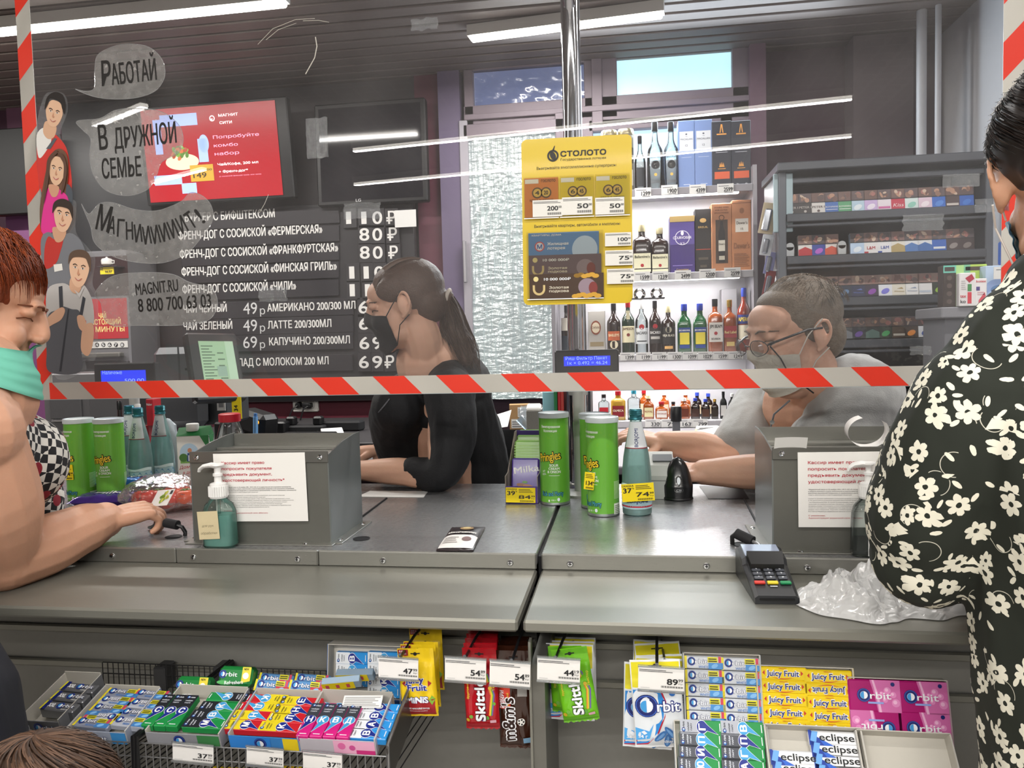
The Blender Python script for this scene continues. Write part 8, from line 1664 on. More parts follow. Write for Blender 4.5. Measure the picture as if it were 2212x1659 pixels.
def ell(q, c, r, mt, R=None, n=20):
    pr = [(max(1e-4, math.sin(math.pi*i/12)), -math.cos(math.pi*i/12)) for i in range(13)]
    vs, fs = [], []
    for (a, z) in pr:
        for i in range(n):
            t = math.tau*i/n; v = Vector((a*math.cos(t)*r[0], a*math.sin(t)*r[1], z*r[2])); vs.append((R @ v if R else v)+Vector(c))
    for k in range(12):
        for i in range(n): fs.append((k*n+i, k*n+(i+1) % n, (k+1)*n+(i+1) % n, (k+1)*n+i))
    fs += [tuple(range(n))[::-1], tuple(range(12*n, 13*n))]
    q.add(vs, fs, mt, True)
def limb(q, pts, rs, mt, n=5, seg=14, flat=1.):
    pts = [Vector(p) for p in pts]; a, b_ = spline(pts, rs, n); q.tube(a, b_, mt, seg, flat=flat)
    for p, r in ((a[0], b_[0]), (a[-1], b_[-1])): ell(q, p, (r*.99,)*3, mt, n=12)
def organic(q, name, parent, mt, voxel=.004, it=6, label=None, post=None):
    o = bpy.data.objects.new(name, q.mesh(name)); COL.objects.link(o)
    a = o.modifiers.new('r', 'REMESH'); a.mode = 'VOXEL'; a.voxel_size = voxel; a.use_smooth_shade = True
    b_ = o.modifiers.new('s', 'SMOOTH'); b_.iterations = it; b_.factor = .5
    me = bpy.data.meshes.new_from_object(o.evaluated_get(bpy.context.evaluated_depsgraph_get())); old = o.data; o.modifiers.clear(); o.data = me; bpy.data.meshes.remove(old)
    me.materials.clear(); me.materials.append(mt)
    if post:
        n = len(me.vertices); a = [0.]*(3*n); b_ = [0.]*(3*n); me.vertices.foreach_get('co', a); me.vertices.foreach_get('normal', b_)
        for i in range(0, 3*n, 3): a[i:i+3] = post(Vector(a[i:i+3]), Vector(b_[i:i+3]))
        me.vertices.foreach_set('co', a)
    me.polygons.foreach_set('use_smooth', [True]*len(me.polygons)); me.update()
    o.parent = parent
    if parent: o.matrix_parent_inverse = parent.matrix_world.inverted()
    if label: o['label'] = label
    return o
def part(q, name, parent, label=None, sharp=50):
    o = q.build(name, None, None, label, sharp); o.parent = parent; o.matrix_parent_inverse = parent.matrix_world.inverted(); return o
def person(label, loc):
    o = thing('person', label, 'person', loc); bpy.context.view_layer.update(); return o
def skin(col): return m(col, .5, spec=.35, var=.09, vscale=22, bump=.06, bscale=160, sss=.12)
def headM(c, fwd, up=(0, 0, 1), s=1.):
    f = Vector(fwd).normalized(); r = f.cross(Vector(up)).normalized(); u = r.cross(f); M = Matrix((r*s, f*s, u*s)).transposed().to_4x4(); M.translation = Vector(c); return M
def head(q, M, mt, neck=None, nr=.052, male=False):
    k = q.M; q.M = M; E = lambda c, r, R=None: ell(q, c, r, mt, R)
    E((0, -.015, .030), (.074, .094, .084)); E((0, .034, -.030), (.060, .058, .082)); E((0, .072, -.094), (.030, .024, .019)); E((0, .088, .030), (.046, .012, .010))
    E((0, .030, -.072), (.056, .058, .034)); E((0, .073, -.004), (.031, .019, .030)); E((0, .090, -.013), (.013, .016, .022)); E((0, .072, -.045), (.034, .020, .030)); E((0, .050, .045), (.060, .044, .040))
    for s_ in (-1, 1):
        E((s_*.036, .062, -.030), (.026, .028, .027)); E((s_*.012, .102, -.026), (.009, .011, .008)); E((s_*.030, .079, .015), (.0175, .0135, .009))
        E((s_*.076, -.010, -.004), (.009, .019, .031), Matrix.Rotation(s_*-.35, 3, 'Z')); limb(q, [(s_*.078, .004, .006), (s_*.087, -.006, .026), (s_*.091, -.022, .024), (s_*.090, -.027, 0), (s_*.083, -.016, -.022), (s_*.077, .002, -.034)], [.004, .0045, .0048, .0046, .005, .005], mt, 4, 8)
    limb(q, [(0, .088, .028), (0, .100, .008), (0, .109, -.016), (0, .106, -.026)], [.009, .0095, .0108, .009], mt, 4, 10)
    E((0, .088, -.052), (.022, .010, .0055)); E((0, .086, -.063), (.019, .010, .006))
    q.M = k
    if neck is not None: limb(q, [M @ Vector((0, -.012, -.045)), M @ Vector((0, -.022, -.10)), neck], [nr, nr*1.0, nr*1.12], mt)
def skin_tree(par):
    from mathutils.bvhtree import BVHTree
    me = next(o for o in par.children if o.name.startswith('body')).data; return BVHTree.FromPolygons([v.co for v in me.vertices], [p.vertices for p in me.polygons])
def eyes(par, M, lash, look=-.3, iris='#5a4a3a', deep=0.):
    bv = skin_tree(par); Mi = M.inverted(); fd = (M.to_3x3() @ Vector((0, -1, 0))).normalized()
    def on(x, z, off):
        h = bv.ray_cast(M @ Vector((x, .3, z)), fd, .5)[0]; return Vector((x, (Mi @ h).y+off if h else .08, z))
    for s_ in (-1, 1):
        q = MB(M); c = on(s_*.029, .002, -.0092-deep); ell(q, c, (.0100,)*3, m('#c4b8b0', .25), n=14); ell(q, c+Vector((0, .0058, look*.006)), (.0052, .0047, .0052), m(iris, .15), n=12); ell(q, c+Vector((0, .0088, look*.008)), (.0026, .0019, .0026), BLACK, n=10); ey = part(q, 'eye', par)
        q = MB(M); q.tube([on(s_*x, z, .0008) for x, z in ((.017, .003), (.025, .0065), (.035, .006), (.043, .001))], .0011, m(lash, .7), 5); q.build('eyelashes', ey)
        q = MB(M); q.tube([on(s_*x, z, .0012) for x, z in ((.013, .026), (.025, .031), (.037, .030), (.047, .024))], [.0028, .0034, .003, .0014], m(lash, .8), 6, flat=.6); part(q, 'eyebrow', par)
def strands(q, fn, n, seg, r, cols, seed, flat=.5):
    rnd = random.Random(seed)
    for i in range(n):
        u, v = rnd.random(), rnd.random(); pts = [fn(u, v, j/seg, rnd.random() if j else .5) for j in range(seg+1)]
        q.tube(pts, [r*(1-.75*(j/seg)**2) for j in range(seg+1)], rnd.choice(cols), 4, flat=flat)
def hand(q, Wp, Fv, Uv, Sv, mt, curl=(35, 45, 35), s=1., thumb=(.75, .55, -.35), spread=.0):
    Fv, Uv, Sv = Vector(Fv).normalized(), Vector(Uv).normalized(), Vector(Sv).normalized()
    for o in (-.030, -.010, .010, .030): limb(q, [Wp+Sv*o*.6*s, Wp+Fv*.045*s+Sv*o*.85*s, Wp+Fv*.088*s+Sv*o*s], [.017*s, .0150*s, .0105*s], mt, 3, 10)
    for k, (o, L_) in enumerate(((.031, .070), (.0105, .079), (-.0105, .074), (-.030, .058))):
        p = Wp+Fv*(.088-.004*abs(k-1))*s+Sv*o*s; a = 0; pts = [p]
        for j, f in enumerate((.45, .31, .24)):
            a += math.radians(curl[j]*(1+.12*k)); d = Fv*math.cos(a)-Uv*math.sin(a)+Sv*spread*(1.5-k)*.3; p = p+d.normalized()*L_*f*s; pts.append(p)
        limb(q, pts, [.0098*s, .0088*s, .0080*s, .0066*s], mt, 4, 10)
    b_ = Wp+Fv*.022*s+Sv*.026*s-Uv*.006*s; d1 = (Sv*thumb[0]+Fv*thumb[1]+Uv*thumb[2]).normalized(); d2 = (d1*.5+Fv*.8-Uv*.25-Sv*.15).normalized(); d3 = (d2+Fv*.3-Uv*.1-Sv*.35).normalized()
    limb(q, [b_, b_+d1*.040*s, b_+d1*.040*s+d2*.032*s, b_+d1*.040*s+d2*.032*s+d3*.024*s], [.015*s, .0125*s, .0105*s, .0080*s], mt, 4, 10)
def folds(amp, sc, seed):
    def f(co, no):
        n_ = noise.noise((co.x*sc+seed, co.y*sc, co.z*sc*.55))+.5*abs(noise.noise((co.x*sc*2.3, co.y*sc*2.3+seed, co.z*sc*1.1))); return co+no*amp*(n_-.1)
    return f
def dirs(a, b_): return (Vector(b_)-Vector(a)).normalized()
def legs(q, hip, mt, r=.085, knee=.35, fwd=(0, -1, 0)):
    f = Vector(fwd)
    for s_ in (-.1, .1):
        side = Vector((-f.y, f.x, 0))*s_; h = hip+side; k = h+f*knee+Vector((0, 0, -.02)); limb(q, [h, (h+k)/2, k], [r, r*.9, r*.65], mt); limb(q, [k, Vector((k.x, k.y, k.z*.5)), Vector((k.x-f.x*.05, k.y-f.y*.05, .09))], [r*.65, r*.6, r*.42], mt)
def shoes(par, hip, knee, fwd, r=.1):
    f = Vector(fwd)
    for s_ in (-.1, .1):
        p = hip+Vector((-f.y, f.x, 0))*s_+f*(knee-.02); q = MB(T(p.x, p.y, 0) @ RZ(math.degrees(math.atan2(f.y, f.x)))); ell(q, (.02, 0, .042), (.12, .045, .042), m('#1a1a1c', .5)); part(q, 'shoe', par)
FW = Vector((-.94, -.10, -.22))
HC = J(876, 660, 2.20); pw = person('seated woman in black with brown ponytail and black mask, looking down at the till', (HC.x+.06, 2.42, 0))
SK1 = skin('#d9ab92'); Mh = headM(HC, FW, (0, 0, 1), 1.08)
nb = J(925, 785, 2.27); sh = J(968, 848, 2.15); shf = J(872, 850, 2.52); el_ = J(948, 1020, 2.10); wr = J(775, 1016, 2.16)
hip = Vector((nb.x+.07, 2.53, .60))
q = MB(); head(q, Mh, SK1, nb+Vector((0, 0, -.03)), .056); limb(q, [nb, (nb+hip)/2, hip], [.10, .14, .15], SK1, flat=.8)
limb(q, [sh, (sh+el_)/2, el_, (el_+wr)/2, wr], [.05, .046, .042, .040, .029], SK1); hand(q, wr, dirs(el_, wr), (0, -.2, 1), (0, 1, 0), SK1, (15, 25, 20))
el2 = J(845, 1015, 2.46); wr2 = Vector((wr.x-.02, 2.42, CT+.07)); limb(q, [shf, el2, wr2], [.05, .042, .029], SK1); hand(q, wr2, (-1, -.1, 0), (0, 0, 1), (0, -1, 0), SK1, (15, 25, 20))
organic(q, 'body', pw, SK1, .0035, 5)
BK = m('#111114', .75, var=.1, bump=.12, bscale=200)
q = MB(); cz = Vector((nb.x+.035, 2.34, nb.z-.13)); limb(q, [J(862, 880, 2.24), J(880, 960, 2.36), hip], [.085, .10, .15], BK); limb(q, [Vector((nb.x+.03, 2.29, nb.z-.06)), cz, (cz+hip)/2+Vector((0, 0, .06)), hip], [.095, .15, .168, .175], BK, flat=.82); limb(q, [nb+Vector((.05, .02, .0)), sh+Vector((0, .02, .0))], [.036, .078], BK); limb(q, [nb+Vector((.03, .02, -.04)), shf], [.05, .07], BK); limb(q, [nb+Vector((.06, .03, .03)), cz+Vector((.03, 0, .05))], [.03, .12], BK)
limb(q, [sh, (sh+el_)/2+Vector((.03, -.01, 0)), el_+Vector((.01, 0, .0)), el_+(wr-el_)*.30], [.072, .068, .052, .044], BK); limb(q, [shf, el2, el2+(wr2-el2)*.35], [.07, .06, .05], BK)
organic(q, 'black_top', pw, BK, .006, 5, None, folds(.005, 17, 3))
q = MB(); legs(q, hip, BK, .085, .35, (-.8, -.05, 0)); ell(q, hip, (.16, .15, .12), BK); organic(q, 'trousers', pw, BK, .012, 3); shoes(pw, hip, .35, (-1, 0, 0))
q = MB(); q.tube([J(842, 862, 2.10), J(828, 880, 2.09), J(818, 892, 2.09)], .003, m('#3a3a3e', .4, .5), 6); part(q, 'zip_pull', pw)
HR = m('#57443a', .5, var=.25, vscale=120, bump=.3, bscale=220, aniso=(1, 1, 1)); HR2, HR3 = m('#6b5446', .5), m('#463529', .5)
q = MB(Mh); ell(q, (0, -.026, .040), (.083, .094, .084), HR); ell(q, (0, .008, .078), (.068, .060, .037), HR); ell(q, (0, -.062, .0), (.066, .055, .066), HR)
for s_ in (-1, 1): ell(q, (s_*.062, .006, .046), (.019, .052, .035), HR)
tie = Mh @ Vector((0, -.118, -.005)); q.M = Matrix(); e1, e2 = J(985, 712, 2.26), J(1006, 775, 2.26)
limb(q, [tie, J(968, 672, 2.24), e1, e2], [.018, .027, .034, .022], HR); organic(q, 'hair', pw, HR, .004, 3)
q = MB()
def capst(u, v, t, r):
    s_ = (u-.5)*2; a = -.15+2.35*t; y = math.cos(a)*.10-.022; z = math.sin(a)*.10+.032; x = s_*.082*(.55+.45*math.sin(min(1, t*1.1)*math.pi)**.5)*(1-.5*max(0, t-.6)); k = 1.0+.02*(r-.5)
    p = Vector((x, y, z)); d = p-Vector((0, -.02, .03)); d = Vector((d.x/.085, d.y/.099, d.z/.087)); d = d.normalized()*(1.035+.02*v); return Mh @ (Vector((d.x*.085, d.y*.099-.02, d.z*.087+.034)))
strands(q, capst, 420, 10, .0014, (HR, HR2, HR3), 4)
def tailst(u, v, t, r):
    c = tie.lerp(e1, t*2) if t < .5 else e1.lerp(e2+Vector((.01*u, 0, -.05*v)), t*2-1); w_ = .012+.030*math.sin(min(1, t*1.1)*math.pi*.75); return c+Vector(((u-.5)*2*w_+.004*math.sin(t*9+u*20), (v-.5)*2*w_, .006*math.sin(t*14+v*30)*t))
strands(q, tailst, 320, 10, .0015, (HR, HR2, HR3), 5); part(q, 'hair_strands', pw)
q = MB(); q.tube([tie+Vector((.014*math.cos(a*math.tau/12)*.4, .018*math.sin(a*math.tau/12), .018*math.cos(a*math.tau/12))) for a in range(12)], .006, m('#c9bfb6', .7), 8, True); part(q, 'hair_tie', pw, 'pale grey hair tie')
eyes(pw, Mh, '#4a382e', -.9, deep=.004)
def mask(par, M, mt, label, h0=-.012, h1=-.112, wd=1.2, loopc='#1c1c1e', pleat=0., nu=30, nv=22):
    bv = skin_tree(par); ax = .015; R = [[0.]*(nu+1) for _ in range(nv+1)]
    zz = lambda j, t: h1+(h0-h1)*(j/nv)*(1-.30*t*t)+.018*t*t+(.014*math.exp(-(t/.25)**2)*(j/nv)**3)
    for j in range(nv+1):
        for i in range(nu+1):
            t = i/nu*2-1; th = t*wd; z = zz(j, t); d = Vector((math.sin(th), math.cos(th), 0)); o = M @ (Vector((0, ax, z))+d*.3); h = bv.ray_cast(o, (M.to_3x3() @ -d).normalized(), .34)
            R[j][i] = ((M.inverted() @ h[0])-Vector((0, ax, z))).length if h[0] else .06
            if R[j][i] < .05: R[j][i] = .055
    for it in range(14):
        S = [r[:] for r in R]
        for j in range(nv+1):
            for i in range(nu+1):
                nb_ = [S[a_][b_] for a_, b_ in ((j-1, i), (j+1, i), (j, i-1), (j, i+1)) if 0 <= a_ <= nv and 0 <= b_ <= nu]; R[j][i] = max(S[j][i], sum(nb_)/len(nb_))
    def f(a, b_, off=.0045):
        i, j = round(a*nu), round(b_*nv); t = a*2-1; r = R[j][i]+off+pleat*math.sin(b_*26)+.0012*noise.noise((a*9, b_*9, wd)); th = t*wd; return (math.sin(th)*r, ax+math.cos(th)*r, zz(j, t))
    q = MB(M); q.grid(nu, nv, f, mt); q.grid(nu, nv, lambda a, b_: f(1-a, b_, .0022), mt); fm = part(q, 'face_mask', par, label)
    for s_ in (0, 1):
        q = MB(M); lp = m(loopc, .7); sg = s_*2-1; q.tube([f(s_, 1), (sg*.080, .02, .004), (sg*.092, -.012, .032)], .0014, lp, 6); q.tube([f(s_, 0), (sg*.082, .014, -.052), (sg*.088, -.018, -.032)], .0014, lp, 6); o = q.build('ear_loop', fm)
mask(pw, Mh, m('#141416', .8), 'black cloth face mask', -.004, -.118, 1.15)
FM = Vector((-.90, -.36, -.22)); HC = J(1716, 722, 2.06); pm = person('seated man in light grey polo shirt with glasses and white mask', (HC.x+.1, 2.45, 0))
SK2 = skin('#d8aa92'); Mm = headM(HC, FM, (.06, 0, 1), 1.16); nb = J(1752, 842, 2.16)
sA, eA, wA = J(1652, 862, 2.36), J(1590, 978, 2.20), J(1432, 956, 2.21); sB, eB, wB = J(1855, 868, 2.08), J(1752, 1018, 2.02), J(1520, 1020, 2.07); hip = Vector((nb.x+.08, 2.66, .58))
q = MB(); head(q, Mm, SK2, nb, .068, True); limb(q, [nb+Vector((0, .05, -.05)), (nb+hip)/2, hip], [.12, .17, .17], SK2, flat=.8); ell(q, Mm @ Vector((0, .03, -.105)), (.06, .05, .04), SK2)
limb(q, [sA, eA, (eA+wA)/2, wA], [.06, .052, .047, .034], SK2); hand(q, wA, dirs(eA, wA)+Vector((0, 0, .12)), (0, -.3, 1), (.2, -1, -.2), SK2, (20, 30, 20), 1.05)
limb(q, [sB, (sB+eB)/2, eB, (eB+wB)/2, wB], [.066, .060, .052, .047, .034], SK2); hand(q, wB, dirs(eB, wB), (0, -.5, 1), (0, 1, .3), SK2, (25, 35, 25), 1.05)
organic(q, 'body', pm, SK2, .004, 5)
GRY = m('#a9a9a8', .85, var=.05, bump=.15, bscale=300, sheen=.2)
q = MB(); tc_ = Vector((nb.x+.02, 2.36, nb.z-.19)); limb(q, [nb+Vector((.0, .07, -.04)), tc_, tc_+Vector((.03, .09, -.2)), hip], [.115, .205, .215, .20], GRY, flat=.85)
limb(q, [nb+Vector((-.03, .06, -.055)), sA+Vector((.02, 0, 0)), eA+(sA-eA)*.12], [.075, .092, .080], GRY); limb(q, [nb+Vector((.06, .05, .02)), tc_], [.05, .16], GRY); limb(q, [nb+Vector((.06, .03, -.02)), sB+Vector((.0, .02, .01)), (sB+eB)/2+Vector((.02, 0, .0)), eB+(sB-eB)*.3], [.07, .118, .112, .10], GRY)
organic(q, 'polo_shirt', pm, GRY, .006, 5, None, folds(.006, 15, 8))
q = MB(); cs_ = nb+Vector((.0, .0, -.012))
limb(q, [cs_+Vector((.064*math.cos(a), .064*math.sin(a)+.012, .028-.03*(math.sin(a) < -.3)*abs(math.sin(a)))) for a in [math.radians(-60+300*i/12+30-60) for i in range(13)]], [.013]*13, GRY, 3, 8); organic(q, 'collar', pm, GRY, .004, 3)
pk_ = J(1700, 905, 2.03); q = MB(); q.tube([J(1706, 865, 2.06), J(1672, 895, 2.05), J(1660, 940, 2.06)], .0025, m('#86868a', .8), 6); q.cyl(J(1668, 912, 2.05), J(1668, 912, 2.046), .006, m('#d8d8d6', .4), 12); part(q, 'placket', pm)
q = MB(); TRS = m('#2c2e34', .8); legs(q, hip, TRS, .1, .35, (-.6, -.3, 0)); ell(q, hip, (.2, .17, .14), TRS); organic(q, 'trousers', pm, TRS, .014, 3); shoes(pm, hip, .33, (-.8, -.4, 0))
HG = m('#6f6254', .6, var=.3, vscale=160, bump=.35, bscale=260, aniso=(1, 1, 1)); HG2, HG3 = m('#8a7c6c', .6), m('#5a4d40', .6)
q = MB(Mm); ell(q, (0, -.024, .042), (.081, .094, .082), HG); ell(q, (0, .008, .078), (.062, .060, .032), HG); ell(q, (0, -.064, -.012), (.066, .046, .064), HG)
for s_ in (-1, 1): ell(q, (s_*.064, -.018, .028), (.018, .040, .050), HG)
organic(q, 'hair', pm, HG, .004, 3)
q = MB()
def shortst(u, v, t, r):
    a = u*math.tau; b_ = .12+v*1.25; d = Vector((math.sin(b_)*math.cos(a), math.sin(b_)*math.sin(a)-.18*v, math.cos(b_))); 
    return Mm @ Vector((d.x*.083, d.y*.096-.020+.010*t*(.9 if d.y > -.2 else -.5), d.z*.083+.044+.008*t*(1-t)-.018*t*v))
strands(q, shortst, 900, 4, .0012, (HG, HG2, HG3), 9); part(q, 'hair_strands', pm)
eyes(pm, Mm, '#6a5a4c', -.5, '#5a7080')
mask(pm, Mm, m('#cfc9bd', .85, var=.04, bump=.3, bscale=90), 'off-white cloth face mask', -.020, -.122, 1.2, '#d8d2c8')
q = MB(Mm); GF = m('#191a1e', .35)
for s_ in (-1, 1):
    ov = [(s_*.034+.025*math.cos(a*math.tau/20), .116-.012*abs(math.cos(a*math.tau/20)*(1 if math.cos(a*math.tau/20)*s_ > 0 else 0)), -.002+.017*math.sin(a*math.tau/20)) for a in range(20)]; q.tube(ov, .0011, GF, 6, True)
    q.tube([(s_*.059, .104, .004), (s_*.076, .075, .010), (s_*.083, .02, .016), (s_*.086, -.012, .012)], .0026, GF, 6)
q.tube([(-.009, .118, .002), (0, .121, .004), (.009, .118, .002)], .0015, GF, 6); gf = part(q, 'glasses_frame', pm)
for s_ in (-1, 1):
    q = MB(Mm); q.add([(s_*.034+.024*math.cos(a*math.tau/20), .114, -.002+.016*math.sin(a*math.tau/20)) for a in range(20)], [tuple(range(20))], film('spectacle_lens', '#fbfbfb', ior=1.3, gain=.5)); q.build('lens', gf)
q = MB(Mm); q.tube([(-.06, .10, .0), (-.066, .085, -.03), (-.062, .07, -.07), (-.075, .03, -.12)], .0016, GF, 5); part(q, 'glasses_cord', pm)
FR = Vector((.82, .52, -.30)); HC = J(-52, 668, 1.34); pr_ = person('red-haired customer in teal mask and cherry check dress reaching over the counter', (HC.x-.1, 1.02, 0))
SK3 = skin('#cb9a7f'); Mr = headM(HC, FR, (.1, .1, 1), 1.12); nb = J(-70, 850, 1.27)
s0, e0, w0 = J(-62, 935, 1.20), J(8, 1208, 1.30), J(226, 1124, 1.52); sL = Vector((nb.x-.12, 1.46, nb.z-.08)); hip = Vector((nb.x-.17, .95, .92))
q = MB(); head(q, Mr, SK3, nb+Vector((0, 0, -.02)), .058); limb(q, [nb, (nb+hip)/2, hip], [.12, .15, .16], SK3)
limb(q, [s0+Vector((-.02, 0, .035)), (s0+e0)/2+Vector((.005, 0, 0)), e0], [.085, .084, .060], SK3); limb(q, [e0, e0+(w0-e0)*.35+Vector((0, 0, -.004)), e0+(w0-e0)*.75, w0], [.062, .062, .053, .040], SK3); limb(q, [nb, s0], [.07, .085], SK3); ell(q, e0+Vector((-.012, -.01, -.006)), (.05, .05, .045), SK3)
fw_ = dirs(w0, J(335, 1096, 1.60)); up_ = Vector((-.25, -.55, .8)); up_ = (up_-fw_*up_.dot(fw_)).normalized(); sd_ = up_.cross(fw_)*1
if sd_.y < 0: sd_ = -sd_
hand(q, w0, fw_, up_, sd_, SK3, (30, 46, 34), 1.02, (.40, .9, .05)); eL = Vector((-1.46, 1.60, 1.07)); wL = Vector((-1.62, 1.74, CT+.075)); limb(q, [sL, eL, wL], [.07, .052, .032], SK3); hand(q, wL, (-.8, .5, 0), (0, 0, 1), (.5, -.8, 0), SK3, (20, 30, 25))
organic(q, 'body', pr_, SK3, .0032, 5)
def cherry():
    M = bpy.data.materials.new('cherry_check_cloth'); M.use_nodes = True; nt = M.node_tree; b_ = nt.nodes['Principled BSDF']; b_.inputs['Roughness'].default_value = .8; N, L = nt.nodes.new, nt.links.new
    tc = N('ShaderNodeTexCoord'); ck = N('ShaderNodeTexChecker'); ck.inputs['Scale'].default_value = 62; ck.inputs[1].default_value = lin('#17161a'); ck.inputs[2].default_value = lin('#dcd8d0'); mp = N('ShaderNodeMapping'); mp.inputs['Rotation'].default_value = (.3, .25, .5); L(tc.outputs['Object'], mp.inputs[0]); L(mp.outputs[0], ck.inputs[0])
    vo = N('ShaderNodeTexVoronoi'); vo.inputs['Scale'].default_value = 22; L(tc.outputs['Object'], vo.inputs['Vector']); lt = N('ShaderNodeMath'); lt.operation = 'LESS_THAN'; lt.inputs[1].default_value = .34; L(vo.outputs['Distance'], lt.inputs[0]); mx = N('ShaderNodeMix'); mx.data_type = 'RGBA'; L(lt.outputs[0], mx.inputs[0]); L(ck.outputs[0], mx.inputs[6]); mx.inputs[7].default_value = lin('#8a1c2c'); L(mx.outputs[2], b_.inputs['Base Color']); return M
CH = cherry(); q = MB(); bu = J(72, 1085, 1.56); limb(q, [nb+Vector((-.03, .0, -.11)), (nb+hip)/2+Vector((0, .03, .0)), hip+Vector((0, 0, -.05))], [.14, .185, .20], CH); limb(q, [nb+Vector((0, .1, -.14)), J(35, 1050, 1.56), bu, J(118, 1138, 1.58)], [.10, .078, .070, .03], CH)
organic(q, 'check_dress', pr_, CH, .006, 5, None, folds(.006, 16, 2))
q = MB(); SKT = m('#14151f', .85, var=.1); lo = Vector((-1.015, .88, .12)); limb(q, [hip, Vector((-1.02, .90, .93)), Vector((-1.015, .89, .66)), lo], [.17, .15, .16, .16], SKT); organic(q, 'dark_skirt', pr_, SKT, .012, 3, None, folds(.012, 9, 5)); shoes(pr_, Vector((-1.015, .86, 0)), .1, (0, 1, 0))
RHb, RH2, RH3 = m('#7a3416', .5, var=.3, vscale=120, bump=.4, bscale=200, aniso=(1, 1, 1)), m('#96451e', .5), m('#5e2710', .5)
q = MB(Mr); ell(q, (0, -.030, .052), (.096, .104, .092), RHb); ell(q, (0, .016, .078), (.074, .066, .042), RHb); ell(q, (0, -.068, .0), (.080, .056, .075), RHb); 
for s_ in (-1, 1): ell(q, (s_*.070, -.002, .036), (.026, .048, .045), RHb)
organic(q, 'hair', pr_, RHb, .004, 3, None, folds(.004, 40, 3)); q = MB()
def redst(u, v, t, r):
    a = u*math.tau; b_ = .1+v*1.75*(1 if math.sin(a) < .3 else .72); b2 = b_+.46*t; d2 = Vector((math.sin(b2)*math.cos(a+.25*t), math.sin(b2)*math.sin(a+.25*t), math.cos(b2)))
    return Mr @ Vector((d2.x*.097, d2.y*.106-.014, d2.z*.095+.05+.012*math.sin(t*3.1)*(.5+r*.3)))
strands(q, redst, 1500, 6, .0014, (RHb, RH2, RH3), 12); part(q, 'hair_strands', pr_)
eyes(pr_, Mr, '#6a3a22', -.9, deep=.006); mask(pr_, Mr, m('#6fbfa8', .8, var=.05), 'teal surgical mask', -.048, -.128, 1.25, '#e2dcd2', .0012)
cd = w0+fw_*.128+up_*.012+sd_*.015; q = MB(T(*cd) @ RZ(-12) @ RX(50) @ RY(-12)); q.box((0, 0, 0), (.062, .042, .0008), PAPER)
for i in range(12): q.disc(.004+.018*math.cos(i*2.4)*(i % 3)/2.2, .001+.012*math.sin(i*2.4)*(i % 4)/3, .006, .004, ink(('#a8b83a', '#7fa02a', '#c9c84a')[i % 3]), 2+i % 3, rot=i*40, n=10)
q.rect(.02, .008, .029, .018, ink('#2a2a2c'), 2); tag(q.build('loyalty_card'), 'white card with yellow-green leaves held in the red-haired customer\'s fingers', 'card')
